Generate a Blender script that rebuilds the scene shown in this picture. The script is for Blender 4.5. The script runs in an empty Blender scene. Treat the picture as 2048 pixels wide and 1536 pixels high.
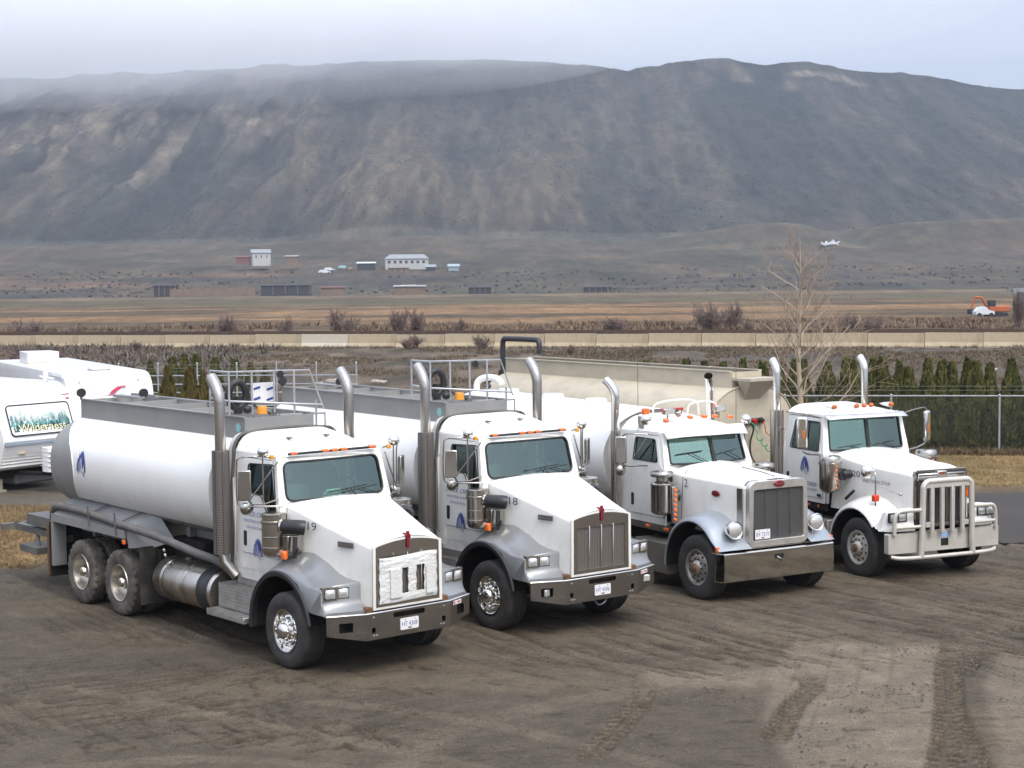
import bpy, bmesh, math, random
import numpy as np
from mathutils import Vector, Matrix
from mathutils.geometry import tessellate_polygon
R = math.radians
random.seed(7); RNG = np.random.default_rng(7)
SC = bpy.context.scene
COL = SC.collection

# ------------------------------------------------------------------ camera
CAM_H, CAM_F, CAM_P, CAM_R = 5.48487, 3376.19, 0.0669071, -0.0099819
cd = bpy.data.cameras.new('camera'); cam = bpy.data.objects.new('camera', cd); COL.objects.link(cam)
cd.sensor_width = 36.0; cd.lens = CAM_F / 2048 * 36.0; cd.clip_end = 9000; cd.clip_start = 0.3
cam.matrix_world = Matrix.Translation((0, 0, CAM_H)) @ Matrix.Rotation(R(90) - CAM_P, 4, 'X') @ Matrix.Rotation(CAM_R, 4, 'Z')
SC.camera = cam
# ------------------------------------------------------------------ sky, sun, exposure
SUN_EL, SUN_AZ = 52.0, 150.0        # azimuth clockwise from +Y
w = bpy.data.worlds.new('World'); SC.world = w; w.use_nodes = True
nt = w.node_tree; nt.nodes.clear()
sky = nt.nodes.new('ShaderNodeTexSky'); sky.sky_type = 'NISHITA'; sky.sun_disc = False
sky.sun_elevation = R(SUN_EL); sky.sun_rotation = R(SUN_AZ)
sky.air_density = 1.0; sky.dust_density = 4.0; sky.ozone_density = 2.0
hs = nt.nodes.new('ShaderNodeHueSaturation'); hs.inputs['Saturation'].default_value = 0.3
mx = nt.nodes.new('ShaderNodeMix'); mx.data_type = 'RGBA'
tc = nt.nodes.new('ShaderNodeTexCoord'); nz = nt.nodes.new('ShaderNodeTexNoise')
mp = nt.nodes.new('ShaderNodeMapping'); mp.inputs['Scale'].default_value = (1.2, 1.2, 5.0)
nz.inputs['Scale'].default_value = 2.2; nz.inputs['Detail'].default_value = 4
cr = nt.nodes.new('ShaderNodeValToRGB'); cr.color_ramp.elements[0].position = .35; cr.color_ramp.elements[1].position = .7
cr.color_ramp.elements[0].color = (.55, .55, .55, 1); cr.color_ramp.elements[1].color = (.75, .75, .75, 1)
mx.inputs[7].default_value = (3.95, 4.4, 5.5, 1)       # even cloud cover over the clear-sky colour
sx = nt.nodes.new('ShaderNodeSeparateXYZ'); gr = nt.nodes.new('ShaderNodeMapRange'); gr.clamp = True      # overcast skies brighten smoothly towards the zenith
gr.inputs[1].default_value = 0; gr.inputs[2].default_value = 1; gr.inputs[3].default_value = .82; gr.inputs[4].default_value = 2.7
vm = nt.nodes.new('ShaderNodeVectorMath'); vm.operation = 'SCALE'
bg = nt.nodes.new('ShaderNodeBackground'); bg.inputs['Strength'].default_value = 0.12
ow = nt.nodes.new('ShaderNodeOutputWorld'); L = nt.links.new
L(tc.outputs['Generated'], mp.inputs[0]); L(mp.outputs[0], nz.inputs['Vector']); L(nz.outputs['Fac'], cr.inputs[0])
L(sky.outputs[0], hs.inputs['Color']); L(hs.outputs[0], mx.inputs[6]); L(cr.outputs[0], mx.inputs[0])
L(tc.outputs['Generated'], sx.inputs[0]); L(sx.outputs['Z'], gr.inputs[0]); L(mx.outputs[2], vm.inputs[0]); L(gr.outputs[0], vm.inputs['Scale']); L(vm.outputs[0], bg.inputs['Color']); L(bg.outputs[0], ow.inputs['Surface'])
sd = bpy.data.lights.new('sun', 'SUN'); so = bpy.data.objects.new('sun', sd); COL.objects.link(so)
sd.energy = 1.5; sd.angle = R(24); sd.color = (1.0, .94, .85)
az = R(SUN_AZ); el = R(SUN_EL)
sdir = Vector((math.sin(az) * math.cos(el), math.cos(az) * math.cos(el), math.sin(el)))
so.rotation_euler = sdir.to_track_quat('Z', 'Y').to_euler()
SC.view_settings.view_transform = 'Standard'; SC.view_settings.look = 'None'
SC.view_settings.exposure = 0.5; SC.view_settings.gamma = 1.0; SC.view_settings.use_curve_mapping = False
SC.render.engine = 'CYCLES'
SC.cycles.max_bounces = 14; SC.cycles.diffuse_bounces = 4; SC.cycles.glossy_bounces = 4; SC.cycles.volume_bounces = 12; SC.cycles.transparent_max_bounces = 12
SC.cycles.use_denoising = True; SC.cycles.sample_clamp_indirect = 6

# ------------------------------------------------------------------ mesh helper
class MB:
    def __init__(s): s.v = []; s.f = []
    def add(s, vs, fs):
        o = len(s.v); s.v += [tuple(map(float, p)) for p in vs]; s.f += [tuple(i + o for i in f) for f in fs]; return s
    def box(s, x0, x1, y0, y1, z0, z1):
        return s.add([(x, y, z) for x in (x0, x1) for y in (y0, y1) for z in (z0, z1)],
                     [(0, 1, 3, 2), (4, 6, 7, 5), (0, 4, 5, 1), (2, 3, 7, 6), (0, 2, 6, 4), (1, 5, 7, 3)])
    def obox(s, c, size, rot=(0, 0, 0)):
        M = Matrix.Translation(c) @ (Matrix.Rotation(rot[2], 4, 'Z') @ Matrix.Rotation(rot[1], 4, 'Y') @ Matrix.Rotation(rot[0], 4, 'X'))
        t = MB().box(-size[0] / 2, size[0] / 2, -size[1] / 2, size[1] / 2, -size[2] / 2, size[2] / 2)
        return s.add([M @ Vector(p) for p in t.v], t.f)
    def tube(s, pts, r, n=8, caps=True, closed=False, sq=1.0):
        P = [Vector(p) for p in pts]; m = len(P); rr = r if isinstance(r, (list, tuple)) else [r] * m
        vs = []; up = None
        for i in range(m):
            a = P[(i - 1) % m] if (i > 0 or closed) else P[i]; b = P[(i + 1) % m] if (i < m - 1 or closed) else P[i]
            t = (b - a).normalized()
            if up is None:
                up = Vector((0, 0, 1)) if abs(t.z) < .9 else Vector((1, 0, 0))
            u = (up - t * up.dot(t))
            if u.length < 1e-5: u = t.orthogonal()
            u.normalize(); w_ = t.cross(u); up = u
            for k in range(n):
                an = 2 * math.pi * k / n
                vs.append(P[i] + (u * math.cos(an) + w_ * math.sin(an) * sq) * rr[i])
        fs = []
        for i in range(m if closed else m - 1):
            for k in range(n):
                j = (i + 1) % m
                fs.append((i * n + k, i * n + (k + 1) % n, j * n + (k + 1) % n, j * n + k))
        if caps and not closed:
            fs.append(tuple(range(n - 1, -1, -1))); fs.append(tuple((m - 1) * n + k for k in range(n)))
        return s.add(vs, fs)
    def lathe(s, prof, o=(0, 0, 0), ax='y', n=32, mod=None, cap=False):
        vs = []
        for i, (r, t) in enumerate(prof):
            for k in range(n):
                a = 2 * math.pi * k / n; q = r + (mod(i, k) if mod else 0)
                c, d = q * math.cos(a), q * math.sin(a)
                p = {'x': (t, c, d), 'y': (c, t, d), 'z': (c, d, t)}[ax]
                vs.append((p[0] + o[0], p[1] + o[1], p[2] + o[2]))
        fs = []
        for i in range(len(prof) - 1):
            for k in range(n):
                fs.append((i * n + k, i * n + (k + 1) % n, (i + 1) * n + (k + 1) % n, (i + 1) * n + k))
        if cap: fs.append(tuple(range(n))); fs.append(tuple((len(prof) - 1) * n + k for k in range(n)))
        return s.add(vs, fs)
    def grid(s, P, flip=False):
        m, n = len(P), len(P[0]); vs = [p for row in P for p in row]
        return s.add(vs, [(i * n + j, i * n + j + 1, (i + 1) * n + j + 1, (i + 1) * n + j) for i in range(m - 1) for j in range(n - 1)])
    def panel(s, outer, holes, fn, th):
        """flat sheet with holes, both faces and edges; fn(a,b,off)->point"""
        loops = [outer] + list(holes); flat = [p for l in loops for p in l]
        tri = tessellate_polygon([[Vector((a, b, 0)) for a, b in l] for l in loops]); n = len(flat)
        vs = [fn(a, b, 0) for a, b in flat] + [fn(a, b, th) for a, b in flat]
        fs = [tuple(t) for t in tri] + [tuple(i + n for i in reversed(t)) for t in tri]
        o = 0
        for l in loops:
            for i in range(len(l)):
                a, b = o + i, o + (i + 1) % len(l); fs.append((a, b, b + n, a + n))
            o += len(l)
        return s.add(vs, fs)
    def sphere(s, c, r, n=16, m=10, sc=(1, 1, 1)):
        prof = [(r * math.sin(math.pi * i / m) + (1e-5), -r * math.cos(math.pi * i / m)) for i in range(m + 1)]
        t = MB().lathe(prof, (0, 0, 0), 'z', n)
        return s.add([(p[0] * sc[0] + c[0], p[1] * sc[1] + c[1], p[2] * sc[2] + c[2]) for p in t.v], t.f)
    def mir(s):
        """add the mirror image over y=0"""
        o = len(s.v); V = [(x, -y, z) for x, y, z in s.v]; F = [tuple(reversed(f)) for f in s.f]
        return s.add(V, F)

def mesh_of(mb, name, mat=None, smooth=38, fix=True):
    me = bpy.data.meshes.new(name); me.from_pydata(mb.v, [], mb.f)
    if fix:
        bm = bmesh.new(); bm.from_mesh(me); bmesh.ops.remove_doubles(bm, verts=bm.verts, dist=1e-5)
        bmesh.ops.recalc_face_normals(bm, faces=bm.faces); bm.to_mesh(me); bm.free()
    if smooth:
        me.shade_smooth(); me.set_sharp_from_angle(angle=R(smooth))
    if mat: me.materials.append(mat)
    return me
def ob(name, mb, mat, parent=None, smooth=38, bevel=0, fix=True, seg=2, **pr):
    me = mb if isinstance(mb, bpy.types.Mesh) else mesh_of(mb, name, mat, smooth, fix)
    o = bpy.data.objects.new(name, me); COL.objects.link(o)
    if parent: o.parent = parent
    if bevel:
        b = o.modifiers.new('bevel', 'BEVEL'); b.width = bevel; b.segments = seg; b.limit_method = 'ANGLE'; b.angle_limit = R(40)
        b.harden_normals = False
    for k, v in pr.items(): o[k] = v
    return o
def thing(name, label, cat, loc=(0, 0, 0), rz=0, group=None):
    o = bpy.data.objects.new(name, None); COL.objects.link(o); o.location = loc; o.rotation_euler = (0, 0, rz)
    o.empty_display_size = .2; o['label'] = label; o['category'] = cat
    if group: o['group'] = group
    return o
def tag(o, label, cat, group=None):
    o['label'] = label; o['category'] = cat
    if group: o['group'] = group
    return o
def catmull(pts, n=6):
    P = [Vector(p) for p in pts]; P = [P[0] * 2 - P[1]] + P + [P[-1] * 2 - P[-2]]; out = []
    for i in range(1, len(P) - 2):
        for k in range(n):
            t = k / n; a, b, c, d = P[i - 1:i + 3]
            out.append(.5 * ((2 * b) + (c - a) * t + (2 * a - 5 * b + 4 * c - d) * t * t + (3 * b - a - 3 * c + d) * t ** 3))
    out.append(P[-2]); return out
def rrect(x0, x1, y0, y1, r, n=4):
    out = []
    for cx, cy, a0 in ((x1 - r, y0 + r, -90), (x1 - r, y1 - r, 0), (x0 + r, y1 - r, 90), (x0 + r, y0 + r, 180)):
        for k in range(n + 1):
            a = R(a0 + 90 * k / n); out.append((cx + r * math.cos(a), cy + r * math.sin(a)))
    return out
def rpoly(P, r=.06, n=3):
    """polygon with rounded corners"""
    out = []; m = len(P)
    for i in range(m):
        p = Vector(P[i]).to_2d(); a = Vector(P[i - 1]).to_2d() - p; b = Vector(P[(i + 1) % m]).to_2d() - p
        q = min(r, a.length * .45, b.length * .45); A = p + a.normalized() * q; B = p + b.normalized() * q
        for k in range(n + 1):
            t = k / n; out.append(tuple((1 - t) ** 2 * A + 2 * t * (1 - t) * p + t * t * B))
    return out
def lerp(a, b, t): return a + (b - a) * t
def interp(x, xs, ys): return float(np.interp(x, xs, ys))

# ------------------------------------------------------------------ value noise
def hash2(ix, iy, seed):
    h = (ix.astype(np.int64) * 374761393 + iy.astype(np.int64) * 668265263 + seed * 974634777) & 0xffffffff
    h = ((h ^ (h >> 13)) * 1274126177) & 0xffffffff
    return ((h ^ (h >> 16)) & 0xffff) / 65535.0
def vnoise(x, y, seed=0):
    ix, iy = np.floor(x), np.floor(y); fx, fy = x - ix, y - iy; fx = fx * fx * (3 - 2 * fx); fy = fy * fy * (3 - 2 * fy)
    a = hash2(ix, iy, seed); b = hash2(ix + 1, iy, seed); c = hash2(ix, iy + 1, seed); d = hash2(ix + 1, iy + 1, seed)
    return (a + (b - a) * fx) * (1 - fy) + (c + (d - c) * fx) * fy
def fbm(x, y, o=5, seed=0, gain=.5):
    t = 0; a = 1; n = 0
    for i in range(o): t = t + a * vnoise(x * 2 ** i, y * 2 ** i, seed + i * 17); n += a; a *= gain
    return t / n
def ridged(x, y, o=4, seed=0):
    t = 0; a = 1; n = 0
    for i in range(o): t = t + a * (1 - np.abs(2 * vnoise(x * 2 ** i, y * 2 ** i, seed + i * 31) - 1)); n += a; a *= .5
    return t / n
def sstep(a, b, x): t = np.clip((x - a) / (b - a), 0, 1); return t * t * (3 - 2 * t)

# ------------------------------------------------------------------ materials
MATS = {}
def mat(name, col=(.5, .5, .5), rough=.5, metal=0.0, var=0.0, vscale=6.0, bump=0.0, bscale=40.0, dirt=None, dscale=3.0, damt=.4, coat=0.0, spec=.5, stretch=(1, 1, 1), film=None):
    if name in MATS: return MATS[name]
    m = bpy.data.materials.new(name); m.use_nodes = True; t = m.node_tree; b = t.nodes['Principled BSDF']
    b.inputs['Base Color'].default_value = (*col, 1); b.inputs['Roughness'].default_value = rough; b.inputs['Metallic'].default_value = metal
    b.inputs['Specular IOR Level'].default_value = spec
    if coat: b.inputs['Coat Weight'].default_value = coat; b.inputs['Coat Roughness'].default_value = .08
    N = t.nodes.new; Lk = t.links.new; tc = N('ShaderNodeTexCoord'); mp = N('ShaderNodeMapping'); mp.inputs['Scale'].default_value = stretch
    Lk(tc.outputs['Object'], mp.inputs[0]); src = None
    if var:
        n1 = N('ShaderNodeTexNoise'); n1.inputs['Scale'].default_value = vscale; n1.inputs['Detail'].default_value = 5; Lk(mp.outputs[0], n1.inputs['Vector'])
        r = N('ShaderNodeMapRange'); r.inputs[1].default_value = .25; r.inputs[2].default_value = .75; r.inputs[3].default_value = 1 - var; r.inputs[4].default_value = 1 + var
        Lk(n1.outputs['Fac'], r.inputs[0])
        mu = N('ShaderNodeMix'); mu.data_type = 'RGBA'; mu.blend_type = 'MULTIPLY'; mu.inputs[0].default_value = 1; mu.inputs[6].default_value = (*col, 1)
        Lk(r.outputs[0], mu.inputs[7]); src = mu.outputs[2]
        r2 = N('ShaderNodeMapRange'); r2.inputs[1].default_value = .3; r2.inputs[2].default_value = .7; r2.inputs[3].default_value = max(.02, rough * (1 - var)); r2.inputs[4].default_value = min(1, rough * (1 + var * 1.5))
        Lk(n1.outputs['Fac'], r2.inputs[0]); Lk(r2.outputs[0], b.inputs['Roughness'])
    if dirt:
        n2 = N('ShaderNodeTexNoise'); n2.inputs['Scale'].default_value = dscale; n2.inputs['Detail'].default_value = 7; n2.inputs['Roughness'].default_value = .65; Lk(mp.outputs[0], n2.inputs['Vector'])
        rr = N('ShaderNodeMapRange'); rr.inputs[1].default_value = .42; rr.inputs[2].default_value = .68; rr.inputs[3].default_value = 0; rr.inputs[4].default_value = damt; Lk(n2.outputs['Fac'], rr.inputs[0])
        mm = N('ShaderNodeMix'); mm.data_type = 'RGBA'; Lk(rr.outputs[0], mm.inputs[0])
        if src: Lk(src, mm.inputs[6])
        else: mm.inputs[6].default_value = (*col, 1)
        mm.inputs[7].default_value = (*dirt, 1); src = mm.outputs[2]
    if film:      # road film and splashed mud, thickest low on the vehicle
        sp = N('ShaderNodeSeparateXYZ'); Lk(tc.outputs['Object'], sp.inputs[0]); f1 = N('ShaderNodeMapRange'); f1.inputs[1].default_value = film[1]; f1.inputs[2].default_value = film[0]; f1.inputs[3].default_value = 0; f1.inputs[4].default_value = 1
        Lk(sp.outputs['Z'], f1.inputs[0]); n4 = N('ShaderNodeTexNoise'); n4.inputs['Scale'].default_value = 3.5; n4.inputs['Detail'].default_value = 8; n4.inputs['Roughness'].default_value = .7
        m4 = N('ShaderNodeMapping'); m4.inputs['Scale'].default_value = (1, 1, .35); Lk(tc.outputs['Object'], m4.inputs[0]); Lk(m4.outputs[0], n4.inputs['Vector'])
        f2 = N('ShaderNodeMapRange'); f2.inputs[1].default_value = .3; f2.inputs[2].default_value = .75; f2.inputs[3].default_value = .1; f2.inputs[4].default_value = 1; Lk(n4.outputs['Fac'], f2.inputs[0])
        mu2 = N('ShaderNodeMath'); mu2.operation = 'MULTIPLY'; Lk(f1.outputs[0], mu2.inputs[0]); Lk(f2.outputs[0], mu2.inputs[1]); mu3 = N('ShaderNodeMath'); mu3.operation = 'MULTIPLY'; mu3.inputs[1].default_value = film[2]; Lk(mu2.outputs[0], mu3.inputs[0])
        m5 = N('ShaderNodeMix'); m5.data_type = 'RGBA'; Lk(mu3.outputs[0], m5.inputs[0])
        if src: Lk(src, m5.inputs[6])
        else: m5.inputs[6].default_value = (*col, 1)
        m5.inputs[7].default_value = (.26, .22, .17, 1); src = m5.outputs[2]
    if src: Lk(src, b.inputs['Base Color'])
    if bump:
        n3 = N('ShaderNodeTexNoise'); n3.inputs['Scale'].default_value = bscale; n3.inputs['Detail'].default_value = 4; Lk(mp.outputs[0], n3.inputs['Vector'])
        bp = N('ShaderNodeBump'); bp.inputs['Strength'].default_value = bump; bp.inputs['Distance'].default_value = .02
        Lk(n3.outputs['Fac'], bp.inputs['Height']); Lk(bp.outputs[0], b.inputs['Normal'])
    MATS[name] = m; return m
WHITE = mat('white_paint', (.82, .81, .765), .32, 0, .02, 2.0, .0, dirt=(.52, .49, .43), dscale=1.3, damt=.22, coat=.3, film=(.85, 2.1, .55))
WHITEL = mat('white_sill_paint', (.70, .69, .65), .42, 0, .05, 3.0, dirt=(.3, .26, .2), dscale=3, damt=.45)
TANKW = mat('white_tank_paint', (.82, .81, .77), .36, 0, .015, 1.2, .02, 2.5, dirt=(.5, .48, .43), dscale=.8, damt=.18, coat=.15, film=(1.2, 2.6, .4))
GREY = mat('grey_steel_paint', (.235, .235, .23), .45, .1, .06, 1.5, .02, 3, dirt=(.33, .31, .27), dscale=2.5, damt=.35)
DGREY = mat('dark_grey_paint', (.09, .09, .09), .55, 0, .1, 4, dirt=(.2, .17, .13), dscale=4, damt=.5)
SILVER = mat('silver_fender_paint', (.25, .258, .262), .36, .45, .04, 3, dirt=(.3, .28, .24), dscale=5, damt=.25, coat=.3)
BSILVER = mat('blue_silver_fender_paint', (.31, .34, .375), .36, .45, .03, 3, dirt=(.36, .34, .3), dscale=5, damt=.25, coat=.4)
CHROME = mat('chrome', (.78, .76, .72), .1, 1, .06, 5, .03, 8)
CHROMEW = mat('worn_chrome', (.55, .52, .47), .2, 1, .15, 4, .06, 6, dirt=(.3, .26, .2), dscale=5, damt=.35)
STAIN = mat('stainless', (.5, .47, .43), .22, 1, .1, 3, .03, 10, dirt=(.25, .2, .15), dscale=3, damt=.3)
ALU = mat('diamond_aluminium', (.5, .48, .44), .35, .9, .15, 10, .5, 120, dirt=(.26, .22, .17), dscale=6, damt=.5)
ALUB = mat('painted_aluminium_bumper', (.56, .53, .47), .38, .35, .08, 3, dirt=(.38, .34, .28), dscale=4, damt=.3)
BLACK = mat('black_plastic', (.02, .02, .021), .45, 0, .1, 10)
BLACKM = mat('black_chassis', (.014, .013, .012), .8, 0, .2, 5, dirt=(.05, .042, .032), dscale=4, damt=.35, spec=.2)
RUBBER = mat('tyre_rubber', (.026, .025, .024), .75, 0, .15, 5, .1, 60, dirt=(.10, .087, .07), dscale=5, damt=.45)
RUBBERD = mat('muddy_tyre_rubber', (.06, .053, .045), .85, 0, .2, 6, .3, 50, dirt=(.17, .145, .11), dscale=4, damt=.9)
GASKET = mat('dark_gasket', (.09, .085, .08), .6, 0, .1, 5)
ORANGE = mat('orange_lens', (.85, .16, .02), .25, 0, .05, 20, coat=.5)
AMBER = mat('amber_beacon', (.8, .3, .02), .3, 0, .05, 20, coat=.5)
REDL = mat('red_lens', (.45, .02, .02), .3, 0, .05, 20, coat=.4)
CRIMSON = mat('crimson_emblem', (.22, .015, .025), .35, .3, .1, 30)
BLUEINK = mat('navy_lettering', (.03, .05, .25), .45)
DINK = mat('dark_lettering', (.04, .05, .09), .45)
PLATE = mat('number_plate_white', (.74, .74, .74), .4, dirt=(.5, .46, .4), dscale=20, damt=.2)
BEIGE = mat('beige_tank_paint', (.47, .41, .305), .5, 0, .05, 1.0, .02, 2, dirt=(.28, .25, .2), dscale=2, damt=.5, stretch=(1, 1, 2))
RUST = mat('rust', (.16, .075, .03), .8, 0, .3, 8, .2, 30)
CABIN = mat('cabin_lining', (.12, .125, .12), .8, 0, .1, 5)
SEAT = mat('seat_cloth', (.07, .07, .08), .9, 0, .1, 10)
GALV = mat('galvanised_steel', (.45, .46, .47), .45, .6, .12, 8)
QUILT = mat('silver_quilt', (.72, .72, .69), .5, .15, .1, 8, .6, 28, dirt=(.4, .38, .34), dscale=8, damt=.4)
MIRG = mat('mirror_glass', (.8, .82, .84), .03, 1)
LENS = mat('headlamp_lens', (.8, .8, .77), .08, .7, .15, 25, .3, 60)
def perforated():
    m = mat('perforated_heat_shield', (.3, .27, .24), .42, .9); t = m.node_tree; b = t.nodes['Principled BSDF']; N = t.nodes.new
    tc = N('ShaderNodeTexCoord'); v = N('ShaderNodeTexVoronoi'); v.inputs['Scale'].default_value = 27; v.inputs['Randomness'].default_value = 0.0
    mp = N('ShaderNodeMapping'); mp.inputs['Scale'].default_value = (1, 1, 1); t.links.new(tc.outputs['Object'], mp.inputs[0]); t.links.new(mp.outputs[0], v.inputs['Vector'])
    r = N('ShaderNodeMapRange'); r.inputs[1].default_value = .28; r.inputs[2].default_value = .4; r.inputs[3].default_value = 0; r.inputs[4].default_value = 1
    t.links.new(v.outputs['Distance'], r.inputs[0]); mm = N('ShaderNodeMix'); mm.data_type = 'RGBA'; mm.inputs[6].default_value = (.012, .011, .01, 1); mm.inputs[7].default_value = (.26, .235, .21, 1)
    t.links.new(r.outputs[0], mm.inputs[0]); t.links.new(mm.outputs[2], b.inputs['Base Color'])
    bp = N('ShaderNodeBump'); bp.inputs['Strength'].default_value = .7; bp.inputs['Distance'].default_value = .01; t.links.new(r.outputs[0], bp.inputs['Height']); t.links.new(bp.outputs[0], b.inputs['Normal']); return m
PERF = perforated()
def grille_mesh(name, c1, c2, sx, sz):
    m = mat(name, c1, .45, .7); t = m.node_tree; b = t.nodes['Principled BSDF']; N = t.nodes.new
    tc = N('ShaderNodeTexCoord'); wv = N('ShaderNodeTexWave'); wv.bands_direction = 'Z'; wv.inputs['Scale'].default_value = sz; t.links.new(tc.outputs['Object'], wv.inputs['Vector'])
    w2 = N('ShaderNodeTexWave'); w2.bands_direction = 'Y'; w2.inputs['Scale'].default_value = sx; t.links.new(tc.outputs['Object'], w2.inputs['Vector'])
    mu = N('ShaderNodeMath'); mu.operation = 'MAXIMUM'; t.links.new(wv.outputs['Fac'], mu.inputs[0]); t.links.new(w2.outputs['Fac'], mu.inputs[1])
    r = N('ShaderNodeMapRange'); r.inputs[1].default_value = .4; r.inputs[2].default_value = .8; t.links.new(mu.outputs[0], r.inputs[0])
    mm = N('ShaderNodeMix'); mm.data_type = 'RGBA'; mm.inputs[6].default_value = (*c2, 1); mm.inputs[7].default_value = (*c1, 1); t.links.new(r.outputs[0], mm.inputs[0]); t.links.new(mm.outputs[2], b.inputs['Base Color'])
    bp = N('ShaderNodeBump'); bp.inputs['Strength'].default_value = .6; bp.inputs['Distance'].default_value = .01; t.links.new(r.outputs[0], bp.inputs['Height']); t.links.new(bp.outputs[0], b.inputs['Normal']); return m
GMESH = grille_mesh('grille_mesh', (.27, .24, .21), (.08, .07, .06), 10, 18)
GMESHD = grille_mesh('dark_grille_mesh', (.16, .16, .155), (.04, .04, .04), 26, 26)
def glass(name, tint, refl=.12):
    m = bpy.data.materials.new(name); m.use_nodes = True; t = m.node_tree; t.nodes.clear(); N = t.nodes.new
    o = N('ShaderNodeOutputMaterial'); tr = N('ShaderNodeBsdfTransparent'); tr.inputs[0].default_value = (*tint, 1)
    g = N('ShaderNodeBsdfGlossy'); g.inputs['Roughness'].default_value = .03; g.inputs['Color'].default_value = (.72, .92, .86, 1)
    fr = N('ShaderNodeFresnel'); fr.inputs['IOR'].default_value = 1.5; ad = N('ShaderNodeMath'); ad.operation = 'ADD'; ad.inputs[1].default_value = refl
    mi = N('ShaderNodeMixShader'); t.links.new(fr.outputs[0], ad.inputs[0]); t.links.new(ad.outputs[0], mi.inputs[0]); t.links.new(tr.outputs[0], mi.inputs[1]); t.links.new(g.outputs[0], mi.inputs[2]); t.links.new(mi.outputs[0], o.inputs[0])
    return m
GLASS = glass('tinted_windscreen_glass', (.58, .82, .74), .15)
SGLASS = glass('dark_side_glass', (.42, .60, .54), .02)

# ------------------------------------------------------------------ lettering
def text_mb(s, size, width=None, shear=0):
    cu = bpy.data.curves.new('lettering', 'FONT'); cu.body = s; cu.size = size; cu.align_x = 'LEFT'; cu.shear = shear; cu.resolution_u = 2
    o = bpy.data.objects.new('lettering', cu); COL.objects.link(o); bpy.context.view_layer.update()
    dg = bpy.context.evaluated_depsgraph_get(); me = bpy.data.meshes.new_from_object(o.evaluated_get(dg))
    v = [tuple(p.co) for p in me.vertices]; f = [tuple(p.vertices) for p in me.polygons]
    bpy.data.objects.remove(o); bpy.data.curves.remove(cu); bpy.data.meshes.remove(me)
    if width and v:
        x0 = min(p[0] for p in v); x1 = max(p[0] for p in v); k = width / (x1 - x0); v = [((p[0] - x0) * k, p[1], p[2]) for p in v]
    m = MB(); m.v = v; m.f = f; return m
def put(mb, fn):
    m = MB(); m.v = [tuple(fn(*p)) for p in mb.v]; m.f = list(mb.f); return m
def on_side(x, y, z): return lambda a, b, c: (x + a, y - c, z + b)      # near (-y) side
def on_front(x, y, z): return lambda a, b, c: (x + c, y + a, z + b)     # front (+x)
def text(s, size, fn, name, m, parent, width=None, shear=0):
    return ob(name, put(text_mb(s, size, width, shear), fn), m, parent, smooth=0, fix=False)
def emblem_mb(s):
    """blue running-horse like company mark drawn as slanted strokes"""
    P = [[(.5, 1.0), (.62, .95), (.78, .8), (.9, .58), (.95, .35), (.9, .18), (.82, .2), (.8, .4), (.72, .52), (.66, .3), (.6, .34), (.55, .6), (.46, .8)],
         [(.40, .98), (.46, .9), (.42, .6), (.5, .3), (.62, .08), (.5, .2), (.38, .45), (.34, .75)],
         [(.28, .9), (.33, .85), (.3, .5), (.4, .15), (.27, .35), (.22, .65)],
         [(.18, .72), (.22, .68), (.2, .4), (.28, .1), (.14, .3), (.12, .55)],
         [(.06, .5), (.1, .48), (.1, .3), (.16, .12), (.04, .25)], [(.66, .22), (.7, .24), (.8, .02), (.7, .08)]]
    m = MB()
    for p in P:
        tri = tessellate_polygon([[Vector((a, b, 0)) for a, b in p]]); m.add([(a * s * .8, b * s, 0) for a, b in p], [tuple(t) for t in tri])
    return m

# ------------------------------------------------------------------ truck pieces (x forward from front axle, y left, z up; near side is -y)
def tyre_mb(r, hw, rim, lug=0.0, n=72, groove=True):
    prof = [(rim, -hw * .82), (rim + .02, -hw * .93), (rim + (r - rim) * .45, -hw), (r - .05, -hw * .97), (r - .012, -hw * .86), (r, -hw * .74)]
    if groove:
        for g in (-.42, 0, .42): prof += [(r, hw * (g - .09)), (r - .014, hw * (g - .07)), (r - .014, hw * (g + .07)), (r, hw * (g + .09))]
    prof += [(r, hw * .74), (r - .012, hw * .86), (r - .05, hw * .97), (rim + (r - rim) * .45, hw), (rim + .02, hw * .93), (rim, hw * .82)]
    prof = [(a, b) for a, b in prof]; m = len(prof)
    def mod(i, k):
        a = prof[i][1] / hw
        if lug and abs(a) > .5 and prof[i][0] > r - .06: return -lug if (k % 3 == 0) else 0
        return 0
    return MB().lathe(prof, (0, 0, 0), 'y', n, mod)
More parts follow.
